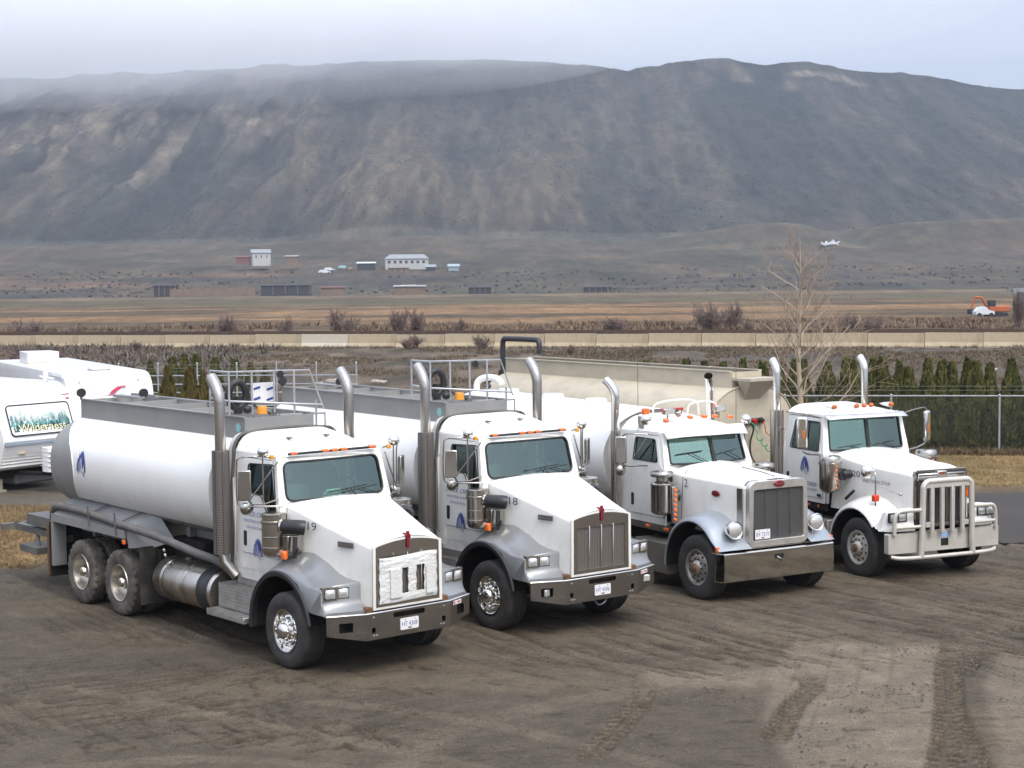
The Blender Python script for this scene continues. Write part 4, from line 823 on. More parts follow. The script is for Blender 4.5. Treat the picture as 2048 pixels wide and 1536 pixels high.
    for x, q in ((-2.98, .01), (-2.96, .5), (-2.93, .86), (-2.88, .97), (-2.84, 1), (-5, 1), (-7.2, 1), (-9.3, 1), (-9.36, .97), (-9.42, .86), (-9.48, .5), (-9.5, .01)):
        rows.append([(x, yz[k % n][0] * q, 2.04 + (yz[k % n][1] - 2.04) * q) for k in range(n + 1)])
    ob('tank_shell', MB().grid(rows), TANKW, T, 50)
    for x in (-8.3, -6.5, -4.9): ob('hatch', MB().lathe([(.22, 2.88), (.22, 2.97), (.2, 3.0), (.001, 3.01)], (x, 0, 0), 'z', 20), WHITE, T, 40)
    ob('tank_cradle', MB().box(-9.3, -3.0, -.5, .5, .97, 1.25), GREY, T, 0)
    ob('fill_pipe', MB().tube(catmull([(-9.45, -.15, 2.6), (-9.45, -.15, 2.85), (-9.45, -.12, 3.08), (-9.3, -.02, 3.18), (-9.05, .1, 3.18), (-8.95, .17, 3.1), (-8.93, .18, 3.04)], 5), .072, 14), WHITE, T, 60)
    wl = ob('work_light', MB().sphere((-9.0, -.1, 3.02), .06, 12, 8), BLACK, T, 60)
    return T
T3 = long_nose((*P3[:2], 0), P3[2])

# ------------------------------------------------------------------ tractor with bull bar (number 20)
def bull_bar_truck(loc, rz):
    T = thing('tractor_truck', 'white tractor truck number 20 with aluminium bull bar, farthest right in the row', 'truck', loc, rz)
    cab(T, dict(xb=-2.7, xf=-1.36, xt=-1.48, zf=1.12, zb=2.05, zt=2.67, hw=.97, hwt=.88, zr=2.88, za=2.8, zs=2.72, pw=5, V=.09,
                win=[(-2.44, 2.08), (-1.5, 2.08), (-1.56, 2.62), (-2.34, 2.62)], door=(-2.62, -1.36, 1.2), hz=1.5, vent=((-1.95, 2.08), (-1.93, 2.62)), wipers=[(-.62, -.15, -.15, 2.18), (.15, .6, .65, 2.2)], wi=.06))
    rows = [[(-1.46 + .07 * (1 - abs(u) ** 2) + .17 * k, u * .90, 2.76 - .06 * k - .02 * k * abs(u) ** 3) for u in np.linspace(-1, 1, 17)] for k in (0, .5, 1)]
    v = ob('sun_visor', MB().grid(rows), mat('brushed_visor', (.62, .63, .66), .3, .5, .05, 3), T, 60); so_ = v.modifiers.new('thick', 'SOLIDIFY'); so_.thickness = .012
    for y in (-.62, -.12, .04, .2, .66):
        l = ob('cab_light', MB().sphere((-1.5, y, 2.895), .05, 12, 8, (1.1, 1, .9)), mat('dull_orange_lens', (.55, .13, .03), .35), T, 60)
        if abs(y) > .1 and y != .2: ob('light_fairing', MB().lathe([(.001, -.34), (.03, -.2), (.05, -.02), (.045, 0)], (-1.53, y, 2.885), 'x', 12), WHITE, l, 60)
    ob('roof_drip_rail', MB().tube([(-1.52, -.905, 2.72), (-2.7, -.905, 2.735)], .01, 5).tube([(-1.52, .905, 2.72), (-2.7, .905, 2.735)], .01, 5), GASKET, T, 60)
    ob('grab_handle', MB().tube(catmull([(-2.66, -.97, 2.42), (-2.7, -1.05, 2.35), (-2.7, -1.05, 1.6), (-2.66, -.98, 1.5)], 4), .014, 6), STAIN, T, 60)
    st = [(-1.3, .76, 2.05, 2.13, .84, 1.05), (-.9, .75, 2.0, 2.1, .80, 1.05), (-.3, .71, 1.93, 2.06, .74, 1.0), (.3, .66, 1.9, 2.03, .69, .95), (.62, .625, 1.885, 2.03, .65, .95), (.74, .60, 1.87, 2.0, .62, .95), (.8, .58, 1.85, 1.94, .6, .95)]
    h = ob('hood', hood_mb(st), WHITE, T, 50)
    ob('cowl', hood_mb([(-1.5, .87, 1.98, 2.06, .94, 1.12), (-1.28, .85, 1.97, 2.06, .90, 1.12)]), WHITE, T, 50)
    out = rpoly([(-.6, .93), (.6, .93), (.575, 1.94), (-.575, 1.94)], .06, 3); inn = rpoly([(-.54, .98), (.54, .98), (.52, 1.73), (-.52, 1.73)], .03, 2)
    gs = ob('grille_surround', MB().panel(out, [inn], lambda a, b, c: (.82 - c, a, b), .05), STAIN, T, 40, .01)
    ob('grille_header', MB().tube([(.83, -.5, 1.75), (.835, -.5, 1.86), (.835, .5, 1.86), (.83, .5, 1.75)], .018, 8).box(.825, .835, -.49, .49, 1.76, 1.83), CHROME, gs, 60)
    ob('header_shade', MB().box(.822, .83, -.52, .52, 1.73, 1.9), BLACK, gs, 0)
    ob('grille', MB().panel(inn, [], lambda a, b, c: (.79 - c, a, b), .01), mat('dark_grille_back', (.05, .05, .06), .5, .3), T, 0)
    for y in np.linspace(-.45, .45, 7): ob('grille_bar', MB().box(.79, .805, y - .03, y + .03, .98, 1.73), STAIN, gs, 0, .004)
    em = ob('front_emblem', MB().obox((.85, 0, 1.86), (.03, .2, .1)), CHROME, T, 40, .02); ob('emblem_star', put(text_mb('W', .09, .09), lambda a, b, c: (.868, -.045 + a, 1.83 + b)), REDL, em, 0, fix=False)
    text('WESTERN STAR', .085, lambda a, b, c: (-.46 + a, -.745 + a * .075, 1.62 + b), 'side_lettering', DGREY, T, .74, .1)
    text('20', .16, lambda a, b, c: (-.73 + a, -.775 + a * .06, 1.69 + b), 'truck_number', DINK, T, .22)
    ob('door_emblem', put(emblem_mb(.36), on_side(-2.08, -.998, 1.6)), BLUEINK, T, 0, fix=False)
    text('STACK CREEK', .1, on_side(-2.25, -.998, 1.42), 'door_lettering', BLUEINK, T, .72, .15); text('INDUSTRIAL & MINING', .05, on_side(-2.2, -.998, 1.34), 'door_lettering', BLUEINK, T, .66)
    ob('door_decal', MB().box(-1.52, -1.4, -1.002, -.998, 1.24, 1.29), BLACK, T, 0)
    for s in (-1, 1):
        def ap(r1, a): return (-.08 + r1 * math.cos(a), .5 + r1 * math.sin(a))
        A = [R(v) for v in np.linspace(185, 38, 16)]
        prof = {.62: .90, .8: .90, 1.0: .86, 1.13: .81, 1.2: .765, 1.225: .72, 1.215: .70}
        rows = []
        for yy, rr in prof.items():
            k = (yy - .62) / .6; row = [(ap(rr, a)[0], s * yy, ap(rr * (1 if a > R(90) else 1), a)[1]) for a in A]; l = row[-1]
            tz = 1.30 - .1 * k ** 3; xe = .86 - .02 * k - .18 * k ** 6
            if k < .95: tail = [(lerp(l[0], xe, .5), max(tz - .02, l[2])), (xe - .02, tz), (xe, tz - .03), (xe, 1.06), (xe + .02, 1.0), (xe + .05, .98), (xe + .05, .90)]
            else: tail = [(lerp(l[0], xe, .4), .97), (lerp(l[0], xe, .7), .93), (xe, .93), (xe, .92), (xe + .02, .91), (xe + .03, .905), (xe + .03, .9)]
            rows.append(row + [(a, s * yy, b) for a, b in tail])
        f = ob('fender', MB().grid(rows), WHITE, T, 45)
        ob('wheel_arch_liner', MB().grid([[(ap(.68, a)[0], s * yy, ap(.68, a)[1]) for a in A] for yy in (.5, 1.2)]), BLACKM, f, 60)
        hl = ob('headlight', MB().box(.82, .872, min(s * .76, s * 1.14), max(s * .76, s * 1.14), 1.06, 1.23), BLACK, f, 40, .01)
        for c in (.86, 1.04):
            rows = [[(.873 + .015 * (1 - u * u) * (1 - v * v), s * c + u * .075, 1.145 + v * .06) for u in np.linspace(-1, 1, 7)] for v in np.linspace(-1, 1, 5)]
            ob('lamp', MB().grid(rows), LENS, hl, 60)
        x, y = -.98, s * 1.08
        pr = [(.001, 1.38), (.1, 1.38), (.17, 1.42), (.2, 1.47), (.2, 1.9), (.215, 1.905), (.215, 1.935), (.2, 1.94), (.2, 2.02), (.18, 2.05), (.001, 2.06)]
        ac = ob('air_cleaner', MB().lathe(pr, (x, y, 0), 'z', 40), STAIN, T, 40)
        for i in range(6): ob('strip_light', MB().sphere((-.8, s * 1.06 + s * .02, 1.48 + .08 * i), .032, 10, 6), ORANGE, ac, 60)
        ob('intake_duct', MB().tube([(-.86, s * .93, 1.72), (-.79, s * .91, 1.72)], .11, 18).tube([(-.84, s * .92, 1.72), (-.82, s * .74, 1.72)], .08, 12), BLACK, ac, 60)
        wheel(T, 0, s * 1.04, .53, .15, .30, 'steel', s, RUBBER, ALUB)
        for xx in (-4.6, -5.95): wheel(T, xx, s * 1.07, .53, .13, .295, 'deep', s, RUBBERD, ALUD, lug=.02)
        stack(T, -2.84, s * 1.02, 2.72, 3.72, .07, (1.2, 2.76, .13, STAIN), (-1, 0), CHROME, None, .25)
        yo = 1.34 if s < 0 else 1.5       # chrome mirrors on looped arms
        ma = MB().tube(catmull([(-1.45, s * .93, 2.72), (-1.48, s * 1.25, 2.78), (-1.5, s * yo, 2.74), (-1.5, s * yo, 2.2), (-1.46, s * 1.28, 2.06), (-1.4, s * .98, 2.02)], 5), .015, 6); ob('mirror_arm', ma, STAIN, T, 60)
        a = R(30) * s
        ob('mirror_housing', MB().obox((-1.5, s * yo, 2.44), (.09, .2, .6), (0, 0, a)), CHROME, T, 50, .04, seg=3)
        ob('mirror_marker_light', MB().obox((-1.45, s * yo, 2.42), (.02, .05, .14), (0, 0, a)), mat('dull_orange_lens', (.55, .13, .03)), T, 40, .008)
        ob('sill_panel', MB().box(-2.7, -1.3, min(s * .9, s * .94), max(s * .9, s * .94), .98, 1.12), BLACKM, T, 0)
        for xx in (-1.85, -1.55): ob('sill_light', put(MB().lathe([(.03, 0), (.001, .02)], (0, 0, 0), 'x', 12), lambda p, q, r: (xx + q, s * (.945 + p), 1.05 + r)), mat('dull_orange_lens', (.55, .13, .03)), T, 60)
        ob('step_box', MB().box(-2.3, -1.1, min(s * .65, s * 1.05), max(s * .65, s * 1.05), .35, .85), ALU, T, 40, .01)
        ob('fuel_tank', MB().lathe([(.001, -3.9), (.25, -3.9), (.32, -3.85), (.32, -2.4), (.25, -2.35), (.001, -2.35)], (0, s * .86, .7), 'x', 36), CHROMEW, T, 40)
    # fender mirror and signal on a pole, near side
    ob('fender_mirror', MB().sphere((.05, -1.0, 1.87), .13, 20, 12, (.8, 1, 1)), CHROME, T, 60)
    ob('fender_mirror_arm', MB().tube(catmull([(.12, -1.0, 1.87), (.22, -1.0, 1.88), (.28, -1.0, 1.82), (.28, -1.0, 1.4), (.27, -.98, 1.17)], 3), .012, 6).tube([(.28, -1.0, 1.66), (.71, -.8, 1.52)], .009, 6).tube([(.28, -1.0, 1.66), (.2, -.95, 1.42)], .009, 6).sphere((.71, -.79, 1.52), .03).sphere((.3, -.98, 1.19), .035), STAIN, T, 60)
    ob('turn_signal', MB().obox((.28, -1.0, 1.42), (.09, .12, .12)), mat('red_orange_lens', (.6, .05, .01), .3), T, 40, .02)
    ob('fender_hook', MB().tube([(-.75, -.9, 1.28), (-.55, -.86, 1.45)], .03, 6), BLACK, T, 60)
    # bumper and bull bar
    bm_ = ob('bumper', MB().panel([(-1.2, .52), (1.2, .52), (1.2, .87), (-1.2, .87)], [], lambda a, b, c: (.93 - c, a, b), .14), ALUB, T, 0, .02)
    B = MB(); r = .052
    B.tube(catmull([(1.0, -.56, .44), (1.0, -.54, .8), (1.0, -.52, 1.58), (1.0, -.51, 1.68), (1.0, -.44, 1.75), (1.0, -.3, 1.76), (1.0, .3, 1.76), (1.0, .44, 1.75), (1.0, .51, 1.68), (1.0, .52, 1.58), (1.0, .54, .8), (1.0, .56, .44)], 4), r, 12)
    ob('bull_bar', B, ALUB, T, 60)
    ob('bull_bar_plate', MB().box(.965, 1.03, -.48, .48, 1.64, 1.79), ALUB, T, 40, .01)
    for y in (-.33, -.11, .11, .33): ob('bull_bar_slat', MB().obox((1.0, y, 1.25), (.05, .085, .82), (0, 0, .25)), ALUB, T, 40, .01)
    for s in (-1, 1):
        ob('side_loop', MB().tube(catmull([(1.0, s * .53, 1.27), (.99, s * .85, 1.27), (.97, s * 1.02, 1.25), (.96, s * 1.09, 1.14), (.96, s * 1.10, .86)], 4), .036, 10).tube([(1.0, s * .53, .98), (.96, s * 1.09, .98)], .03, 10), ALUB, T, 60)
        fl = ob('fog_lamp', MB().obox((.96, s * .4, 1.0), (.08, .17, .13)), BLACK, T, 40, .015); ob('lamp', MB().obox((1.003, s * .4, 1.0), (.006, .13, .09)), LENS, fl, 40, .01)
    ob('lower_tube', MB().tube(catmull([(.9, -1.12, .47), (.98, -1.0, .45), (1.01, -.6, .44), (1.01, .6, .44), (.98, 1.0, .45), (.9, 1.12, .47)], 3), .036, 10), ALUB, T, 60)
    ob('whip_marker', MB().tube([(.95, .46, 1.06), (.95, .46, 1.45)], .012, 6), WHITE, T, 60); ob('whip_marker_tip', MB().tube([(.95, .46, 1.45), (.95, .46, 1.6)], .025, 8), ORANGE, T, 60)
    plate(T, .915, .98, .7, 'BY', '2048')
    ob('bumper_decal', MB().box(.93, .934, -.09, .09, .75, .84), mat('pale_blue_decal', (.25, .38, .6), .5), bm_, 0); ob('tow_opening', MB().box(.93, .934, -.08, .08, .6, .73), BLACKM, bm_, 0)
    chassis(T, -6.6, .8, (0, -4.6, -5.95))
    ob('fifth_wheel', MB().lathe([(.001, 1.1), (.45, 1.1), (.45, 1.16), (.001, 1.16)], (-5.2, 0, 0), 'z', 24), BLACKM, T, 40)
    return T
T4 = bull_bar_truck((*P4[:2], 0), P4[2])

# ------------------------------------------------------------------ beige tanker trailer behind number 20
def trailer(loc, rz):
    T = thing('tanker_trailer', 'long beige tank trailer with raised top walkway behind truck number 20', 'trailer', loc, rz)
    yz = oval(1.25, 1.15, 3.08, 2.3, 48, 2.05); n = len(yz); rows = []
    for x, q in ((.06, .01), (.04, .5), (.02, .9), (0, .995), (-.03, 1), (-2.6, 1), (-5.2, 1), (-7.9, 1), (-8.0, .98), (-8.12, .85), (-8.2, .5), (-8.22, .01)): rows.append([(x, yz[k % n][0] * q, 2.1 + (yz[k % n][1] - 2.1) * q) for k in range(n + 1)])
    ob('tank_shell', MB().grid(rows), BEIGE, T, 50)
    ob('head_rim', MB().tube([(.01, y * 1.004, 2.1 + (z - 2.1) * 1.004) for y, z in yz], .018, 6, closed=True), BEIGE, T, 60)
    c = MB()
    for s in (-1, 1):
        c.box(-8.0, -.15, s * .42 - .015, s * .42 + .015, 2.95, 3.36); c.box(-8.0, -.15, s * .42 - .04, s * .42 + .04, 3.36, 3.385)
    c.box(-.15, -.12, -.42, .42, 2.95, 3.36).box(-8.02, -7.98, -.42, .42, 2.95, 3.36)
    ob('coaming', c, BEIGE, T, 0); ob('walkway', MB().box(-7.9, -.2, -.4, .4, 3.06, 3.1), mat('dark_walkway', (.1, .1, .09), .8), T, 0)
    v = [(-.1, -.42, 3.24), (-.1, .46, 3.24), (.42, .46, 3.25), (.42, -.42, 3.25), (-.1, -.42, 3.19), (-.1, .46, 3.19), (.42, .46, 3.19), (.42, -.42, 3.19)]
    m = MB().add(v, [(0, 1, 2, 3), (4, 7, 6, 5), (0, 4, 5, 1), (1, 5, 6, 2), (2, 6, 7, 3), (3, 7, 4, 0)])
    for s in (-1, 1): m.add([(.02, s * .4, 3.19), (.4, s * .4, 3.19), (.02, s * .2, 2.78)], [(0, 1, 2)])
    m.add([(.02, -.4, 3.19), (.02, -.2, 2.78), (.02, .2, 2.78), (.02, .4, 3.19)], [(0, 1, 2, 3)]); m.add([(.4, -.4, 3.19), (.02, -.2, 2.78), (.02, .2, 2.78), (.4, .4, 3.19)], [(0, 1, 2, 3)])
    ob('front_canopy', m, BEIGE, T, 0)
    pn = ob('connection_panel', MB().box(.05, .1, -.3, .25, 2.28, 2.42), STAIN, T, 40, .01)
    for y, mt_ in ((-.2, BLACK), (-.02, REDL), (.18, BLACK)): ob('coupling', MB().tube([(.1, y, 2.36), (.17, y, 2.34)], .05, 10), mt_, pn, 50)
    def coil(y0, z0, y1, z1, nn=9, r=.05):
        pts = []
        for i in range(nn * 8 + 1):
            t = i / (nn * 8); a = t * nn * 2 * math.pi; x = lerp(.25, 1.2, t); pts.append((x + .0 * a, lerp(y0, y1, t) + r * math.cos(a), lerp(z0, z1, t) - .25 * math.sin(math.pi * t) + r * math.sin(a)))
        return pts
    ob('green_air_line', MB().tube([(.17, -.2, 2.36), (.22, -.15, 2.3)] + coil(-.1, 2.1, .15, 1.8), .011, 5), mat('green_hose', (.02, .3, .12), .4), T, 60)
    ob('red_air_line', MB().tube(catmull([(.17, .18, 2.34), (.2, .22, 2.2), (.2, .24, 2.1), (.3, .3, 2.0), (.35, .28, 1.9), (.6, .3, 1.85), (1.2, .3, 1.8)], 4), .011, 5), mat('red_hose', (.5, .06, .03), .4), T, 60)
    ob('black_cable', MB().tube(catmull([(.17, -.2, 2.34), (.2, -.12, 2.2), (.16, -.18, 1.9), (.2, -.16, 1.6), (.5, -.1, 1.3)], 4), .02, 6), BLACK, T, 60)
    ob('suction_pipe', MB().tube(catmull([(-8.3, -.3, 2.6), (-8.3, -.3, 3.2), (-8.3, -.3, 3.7), (-8.24, -.3, 3.82), (-8.1, -.3, 3.84), (-7.0, -.3, 3.84), (-6.86, -.3, 3.8), (-6.82, -.3, 3.7), (-6.82, -.3, 3.5)], 4), .065, 12), mat('black_poly_pipe', (.03, .03, .035), .5), T, 60)
    for s in (-1, 1):
        for xx in (-5.9, -7.2): wheel(T, xx, s * 1.07, .53, .14, .295, 'deep', s, RUBBERD, ALUD, lug=.02)
        ob('landing_leg', MB().box(-2.0, -1.88, s * .5 - .06, s * .5 + .06, .05, 1.1).box(-2.06, -1.82, s * .5 - .14, s * .5 + .14, .0, .05), BLACKM, T, 0)
    ob('frame', MB().box(-8.0, -.3, -.5, -.42, .95, 1.25).box(-8.0, -.3, .42, .5, .95, 1.25).box(-1.6, 0, -.5, .5, 1.15, 1.2).box(-7.6, -5.4, -.4, .4, .6, .95).tube([(-5.9, -1, .52), (-5.9, 1, .52)], .07).tube([(-7.2, -1, .52), (-7.2, 1, .52)], .07), BEIGE, T, 0)
    return T
TRL = trailer((4.93, 34.75, 0), -.9387)

# ------------------------------------------------------------------ travel trailers on the left
FIBRE = mat('white_fibreglass', (.80, .80, .79), .3, 0, .02, 2, .0, dirt=(.6, .57, .52), dscale=1.5, damt=.15, coat=.3)
RVGREY = mat('rv_grey_panel', (.5, .51, .53), .4)
def rv_body(prof, hw, r=.12):
    """side outline (x,z) swept across the width with rounded roof edges"""
    rows = []; cx = sum(p[0] for p in prof) / len(prof); cz = sum(p[1] for p in prof) / len(prof)
    def sc(k): return [(cx + (a - cx) * (1 - k / 3.5), cz + (b - cz) * (1 - k / 1.5)) for a, b in prof]
    for y, k in ((-hw, .08), (-hw + .015, .035), (-hw + .06, .008), (-hw + .12, 0), (hw - .12, 0), (hw - .06, .008), (hw - .015, .035), (hw, .08)):
        rows.append([(a, y, b) for a, b in sc(k)] + [(sc(k)[0][0], y, sc(k)[0][1])])
    m = MB().grid(rows)
    for y in (-hw, hw):
        P = [(a, y, b) for a, b in sc(.08)]; m.add(P, [tuple(range(len(P)))])
    return m
def rv_one(loc, rz):
    T = thing('travel_trailer', 'white travel trailer with Wilderness picture cover on its sloping front', 'camper', loc, rz)
    prof = rpoly([(-6, .55), (-.55, .55), (-.30, .62), (-.02, 1.22), (0, 1.38), (-.42, 2.48), (-.9, 2.72), (-6, 2.78)], .14, 4)
    ob('body', rv_body(prof, 1.2), FIBRE, T, 50)
    fl = lambda t: (lerp(-.0, -.42, t), lerp(1.38, 2.48, t))
    def onf(o):   # front slope coordinates: a across, b up the slope
        L_ = math.hypot(.42, 1.1); ux, uz = -.42 / L_, 1.1 / L_
        return lambda a, b, c: (.0 + ux * b + uz * (c + o), a, 1.38 + uz * b - ux * (c + o))
    wc = ob('window_cover', MB().panel(rrect(-.95, .95, .08, .88, .1, 4), [], onf(.0), .035), mat('cover_white', (.78, .78, .76), .35), T, 30)
    ob('cover_frame', MB().tube([onf(.036)(a, b, 0) for a, b in rrect(-.95, .95, .08, .88, .1, 4)], .018, 6, closed=True), BLACK, wc, 60)
    # painted forest: bands of small tree shapes
    rr = random.Random(3)
    for nm, col, y0, h0, cnt in (('pale_tree_print', (.42, .52, .5), .42, .2, 26), ('teal_tree_print', (.12, .3, .3), .3, .2, 24), ('dark_tree_print', (.03, .09, .08), .22, .16, 22)):
        m = MB()
        for i in range(cnt):
            a = -.86 + 1.72 * (i + rr.random() * .8) / cnt; hgt = h0 * rr.uniform(.6, 1.3) * (1.25 if abs(a) > .55 else .85); b = y0 + rr.uniform(-.05, .05); wd = rr.uniform(.04, .075)
            P = [onf(.04)(a + wd * x * rr.uniform(.7, 1.3), b + hgt * y, 0) for x, y in ((-1, 0), (1, 0), (.5, .5), (.8, .55), (.2, 1), (-.2, 1), (-.8, .6), (-.45, .5))]
            m.add(P, [tuple(range(8))])
        ob(nm, m, mat(nm, col, .5), wc, 0, fix=False)
    ob('cover_lettering_backing', put(text_mb('Wilderness', .3, 1.46), lambda a, b, c: onf(.043)(-.70 + a, .16 + b * .98, 0)), BLACK, wc, 0, fix=False)
    ob('cover_lettering', put(text_mb('Wilderness', .3, 1.44), lambda a, b, c: onf(.048)(-.715 + a, .172 + b * .95, 0)), mat('cream_lettering', (.75, .7, .42), .5), wc, 0, fix=False)
    sd_ = MB()
    for z in np.arange(.66, 1.15, .085):
        x = lerp(-.28, -.05, (z - .62) / .6); sd_.box(x - .1, x + .012, -1.16, 1.16, z, z + .055)
    ob('ribbed_siding', sd_, FIBRE, T, 0, .01)
    for z, h, cc in ((1.22, .05, (.2, .25, .3)), (1.30, .025, (.3, .36, .4))): ob('front_stripe', MB().box(-.2, .006, -1.17, 1.17, z, z + h), mat('slate_stripe_%d' % int(z * 100), cc, .5), T, 0)
    ob('corner_moulding', MB().tube([(-.28, -1.19, .6), (-.03, -1.2, 1.25), (-.02, -1.2, 1.38), (-.42, -1.19, 2.45)], .02, 6), FIBRE, T, 60)
    ob('porch_lamp', MB().obox((-.12, -.6, 1.02), (.05, .2, .09)), mat('tan_lamp', (.6, .5, .35), .4), T, 40, .02)
    ob('marker_light', MB().obox(onf(.01)(1.0, .98, 0), (.04, .09, .03)), REDL, T, 40); ob('brand_stripe', MB().obox(onf(.0)(.98, 1.09, 0), (.02, .24, .025)), mat('faded_red', (.4, .08, .1), .5), T, 0)
    ob('roof_seam', MB().box(-3.2, -1.1, -1.1, -1.02, 2.73, 2.775), DGREY, T, 0)
    ob('roof_air_unit', MB().panel(rrect(-3.4, -2.5, -.4, .4, .1), [], lambda a, b, c: (a, b, 3.0 - c), .28), FIBRE, T, 40, .05)
    ob('crank_antenna', MB().tube([(-.95, .8, 2.72), (-.95, .8, 2.98)], .07, 10).tube([(-1.2, .8, 2.85), (-.6, .8, 2.8)], .02, 6), FIBRE, T, 50)
    ob('tongue', MB().tube([(-.5, -.5, .48), (.95, 0, .48)], .05, 6).tube([(-.5, .5, .48), (.95, 0, .48)], .05, 6).tube([(.8, 0, .2), (.8, 0, .95)], .04, 8), BLACKM, T, 0)
    ob('propane_cover', MB().panel(rrect(.28, .66, -.34, .34, .1), [], lambda a, b, c: (a, b, 1.16 - c), .62), FIBRE, T, 40, .05)
    for z in (.68, .8, .92, 1.04): ob('cover_rib', MB().box(.27, .67, -.345, .345, z, z + .012), RVGREY, T, 0)
    ob('underframe', MB().box(-6, -.6, -1.0, 1.0, .35, .56), BLACKM, T, 0)
    ob('stabiliser', MB().box(-.75, -.62, -1.0, -.85, .0, .5).box(-.9, -.6, -1.05, -.75, 0, .06), mat('timber_block', (.3, .26, .2), .8), T, 0)
    ob('holding_tank', MB().obox((-.9, .1, .3), (.7, 1.2, .28)), mat('grey_holding_tank', (.1, .1, .1), .6), T, 40, .05)
    for s in (-1, 1):
        for xx in (-3.4, -4.2): wheel(T, xx, s * 1.0, .34, .11, .19, 'deep', s, RUBBER, ALUD)
    return T
def rv_two(loc, rz):
    T = thing('travel_trailer', 'white travel trailer with red swoosh logo behind the Wilderness camper', 'camper', loc, rz)
    prof = rpoly([(-10.2, .6), (-.5, .6), (-.1, 1.1), (0, 1.5), (-.22, 2.42), (-.5, 2.70), (-.9, 2.76), (-10.2, 2.74)], .22, 5)
    ob('body', rv_body(prof, 1.22), FIBRE, T, 50)
    for y in (-.85, .8): ob('marker_light', MB().obox((-.26, y, 2.53), (.04, .09, .035)), mat('tan_lamp', (.6, .5, .35), .4), T, 40)
    sw = MB(); f = lambda a, b: (lerp(.01, -.2, (b - 1.5) / .95) + .008, a, b)
    lg = MB().add([f(-.05, 2.18), f(.1, 2.2), f(.3, 2.32), f(.42, 2.34), f(.42, 2.39), f(.22, 2.38), f(.02, 2.26)], [(0, 1, 2, 3, 4, 5, 6)]); lg.add([f(-.15, 2.13), f(.02, 2.14), f(.18, 2.2), f(.0, 2.18)], [(0, 1, 2, 3)])
    ob('red_swoosh', lg, mat('logo_red', (.45, .03, .08), .5), T, 0, fix=False)
    ring = [f(.0 + .5 * math.cos(a), 2.25 + .12 * math.sin(a)) for a in np.linspace(0, 2 * math.pi, 28, endpoint=False)]
    ob('logo_ring', MB().tube(ring, .006, 4, closed=True), mat('logo_grey', (.45, .45, .47), .5), T, 60)
    sp = MB(); g = lambda x, z: (x, -1.228, z)
    P1_ = [(x, 2.42 - .0 * x - .34 * ((x + 3.2) / 3.0) ** 2.2 * (1 if x > -3.2 else 0)) for x in np.linspace(-3.2, -.2, 12)]
    m = MB(); m.add([g(x, z) for x, z in P1_] + [g(x, z - .12 - .03 * (x + 3.2)) for x, z in P1_], [(i, i + 1, i + 13, i + 12) for i in range(11)])
    ob('navy_swoosh', m, mat('logo_navy', (.04, .045, .1), .5), T, 0)
    m = MB(); m.add([g(x, z - .12 - .03 * (x + 3.2) - .01) for x, z in P1_] + [g(x, .8) for x, z in P1_], [(i, i + 1, i + 13, i + 12) for i in range(11)])
    ob('grey_side_panel', m, RVGREY, T, 0)
    au = ob('roof_air_unit', MB().panel(rrect(-7.9, -6.6, -.9, .1, .14), [], lambda a, b, c: (a, b, 3.1 - c), .34), FIBRE, T, 40, .07)
    ob('unit_base', MB().box(-7.9, -6.6, -.88, .08, 2.74, 2.79), mat('tan_lamp', (.6, .5, .35)), au, 0)
    ob('roof_vent', MB().panel(rrect(-1.9, -1.45, -.2, .3, .05), [], lambda a, b, c: (a, b, 2.85 - c), .09), FIBRE, T, 40, .02)
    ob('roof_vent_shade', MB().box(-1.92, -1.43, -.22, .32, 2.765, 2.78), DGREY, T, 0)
    ob('awning_arm', MB().box(-2.0, -.6, -1.26, -1.23, 2.6, 2.66), FIBRE, T, 0)
    ob('underframe', MB().box(-7.2, -.6, -1.05, 1.05, .4, .6), BLACKM, T, 0)
    for s in (-1, 1):
        for xx in (-4.0, -4.9): wheel(T, xx, s * 1.02, .35, .11, .19, 'deep', s, RUBBER, ALUD)
    ob('tongue', MB().tube([(-.5, -.5, .5), (1.0, 0, .5)], .05, 6).tube([(-.5, .5, .5), (1.0, 0, .5)], .05, 6).tube([(.8, 0, .0), (.8, 0, .8)], .04, 8), BLACKM, T, 0)
    return T
RV1 = rv_one((-11.95, 42.9, 0), R(-38)); RV2 = rv_two((-11.15, 47.0, 0), R(-62))

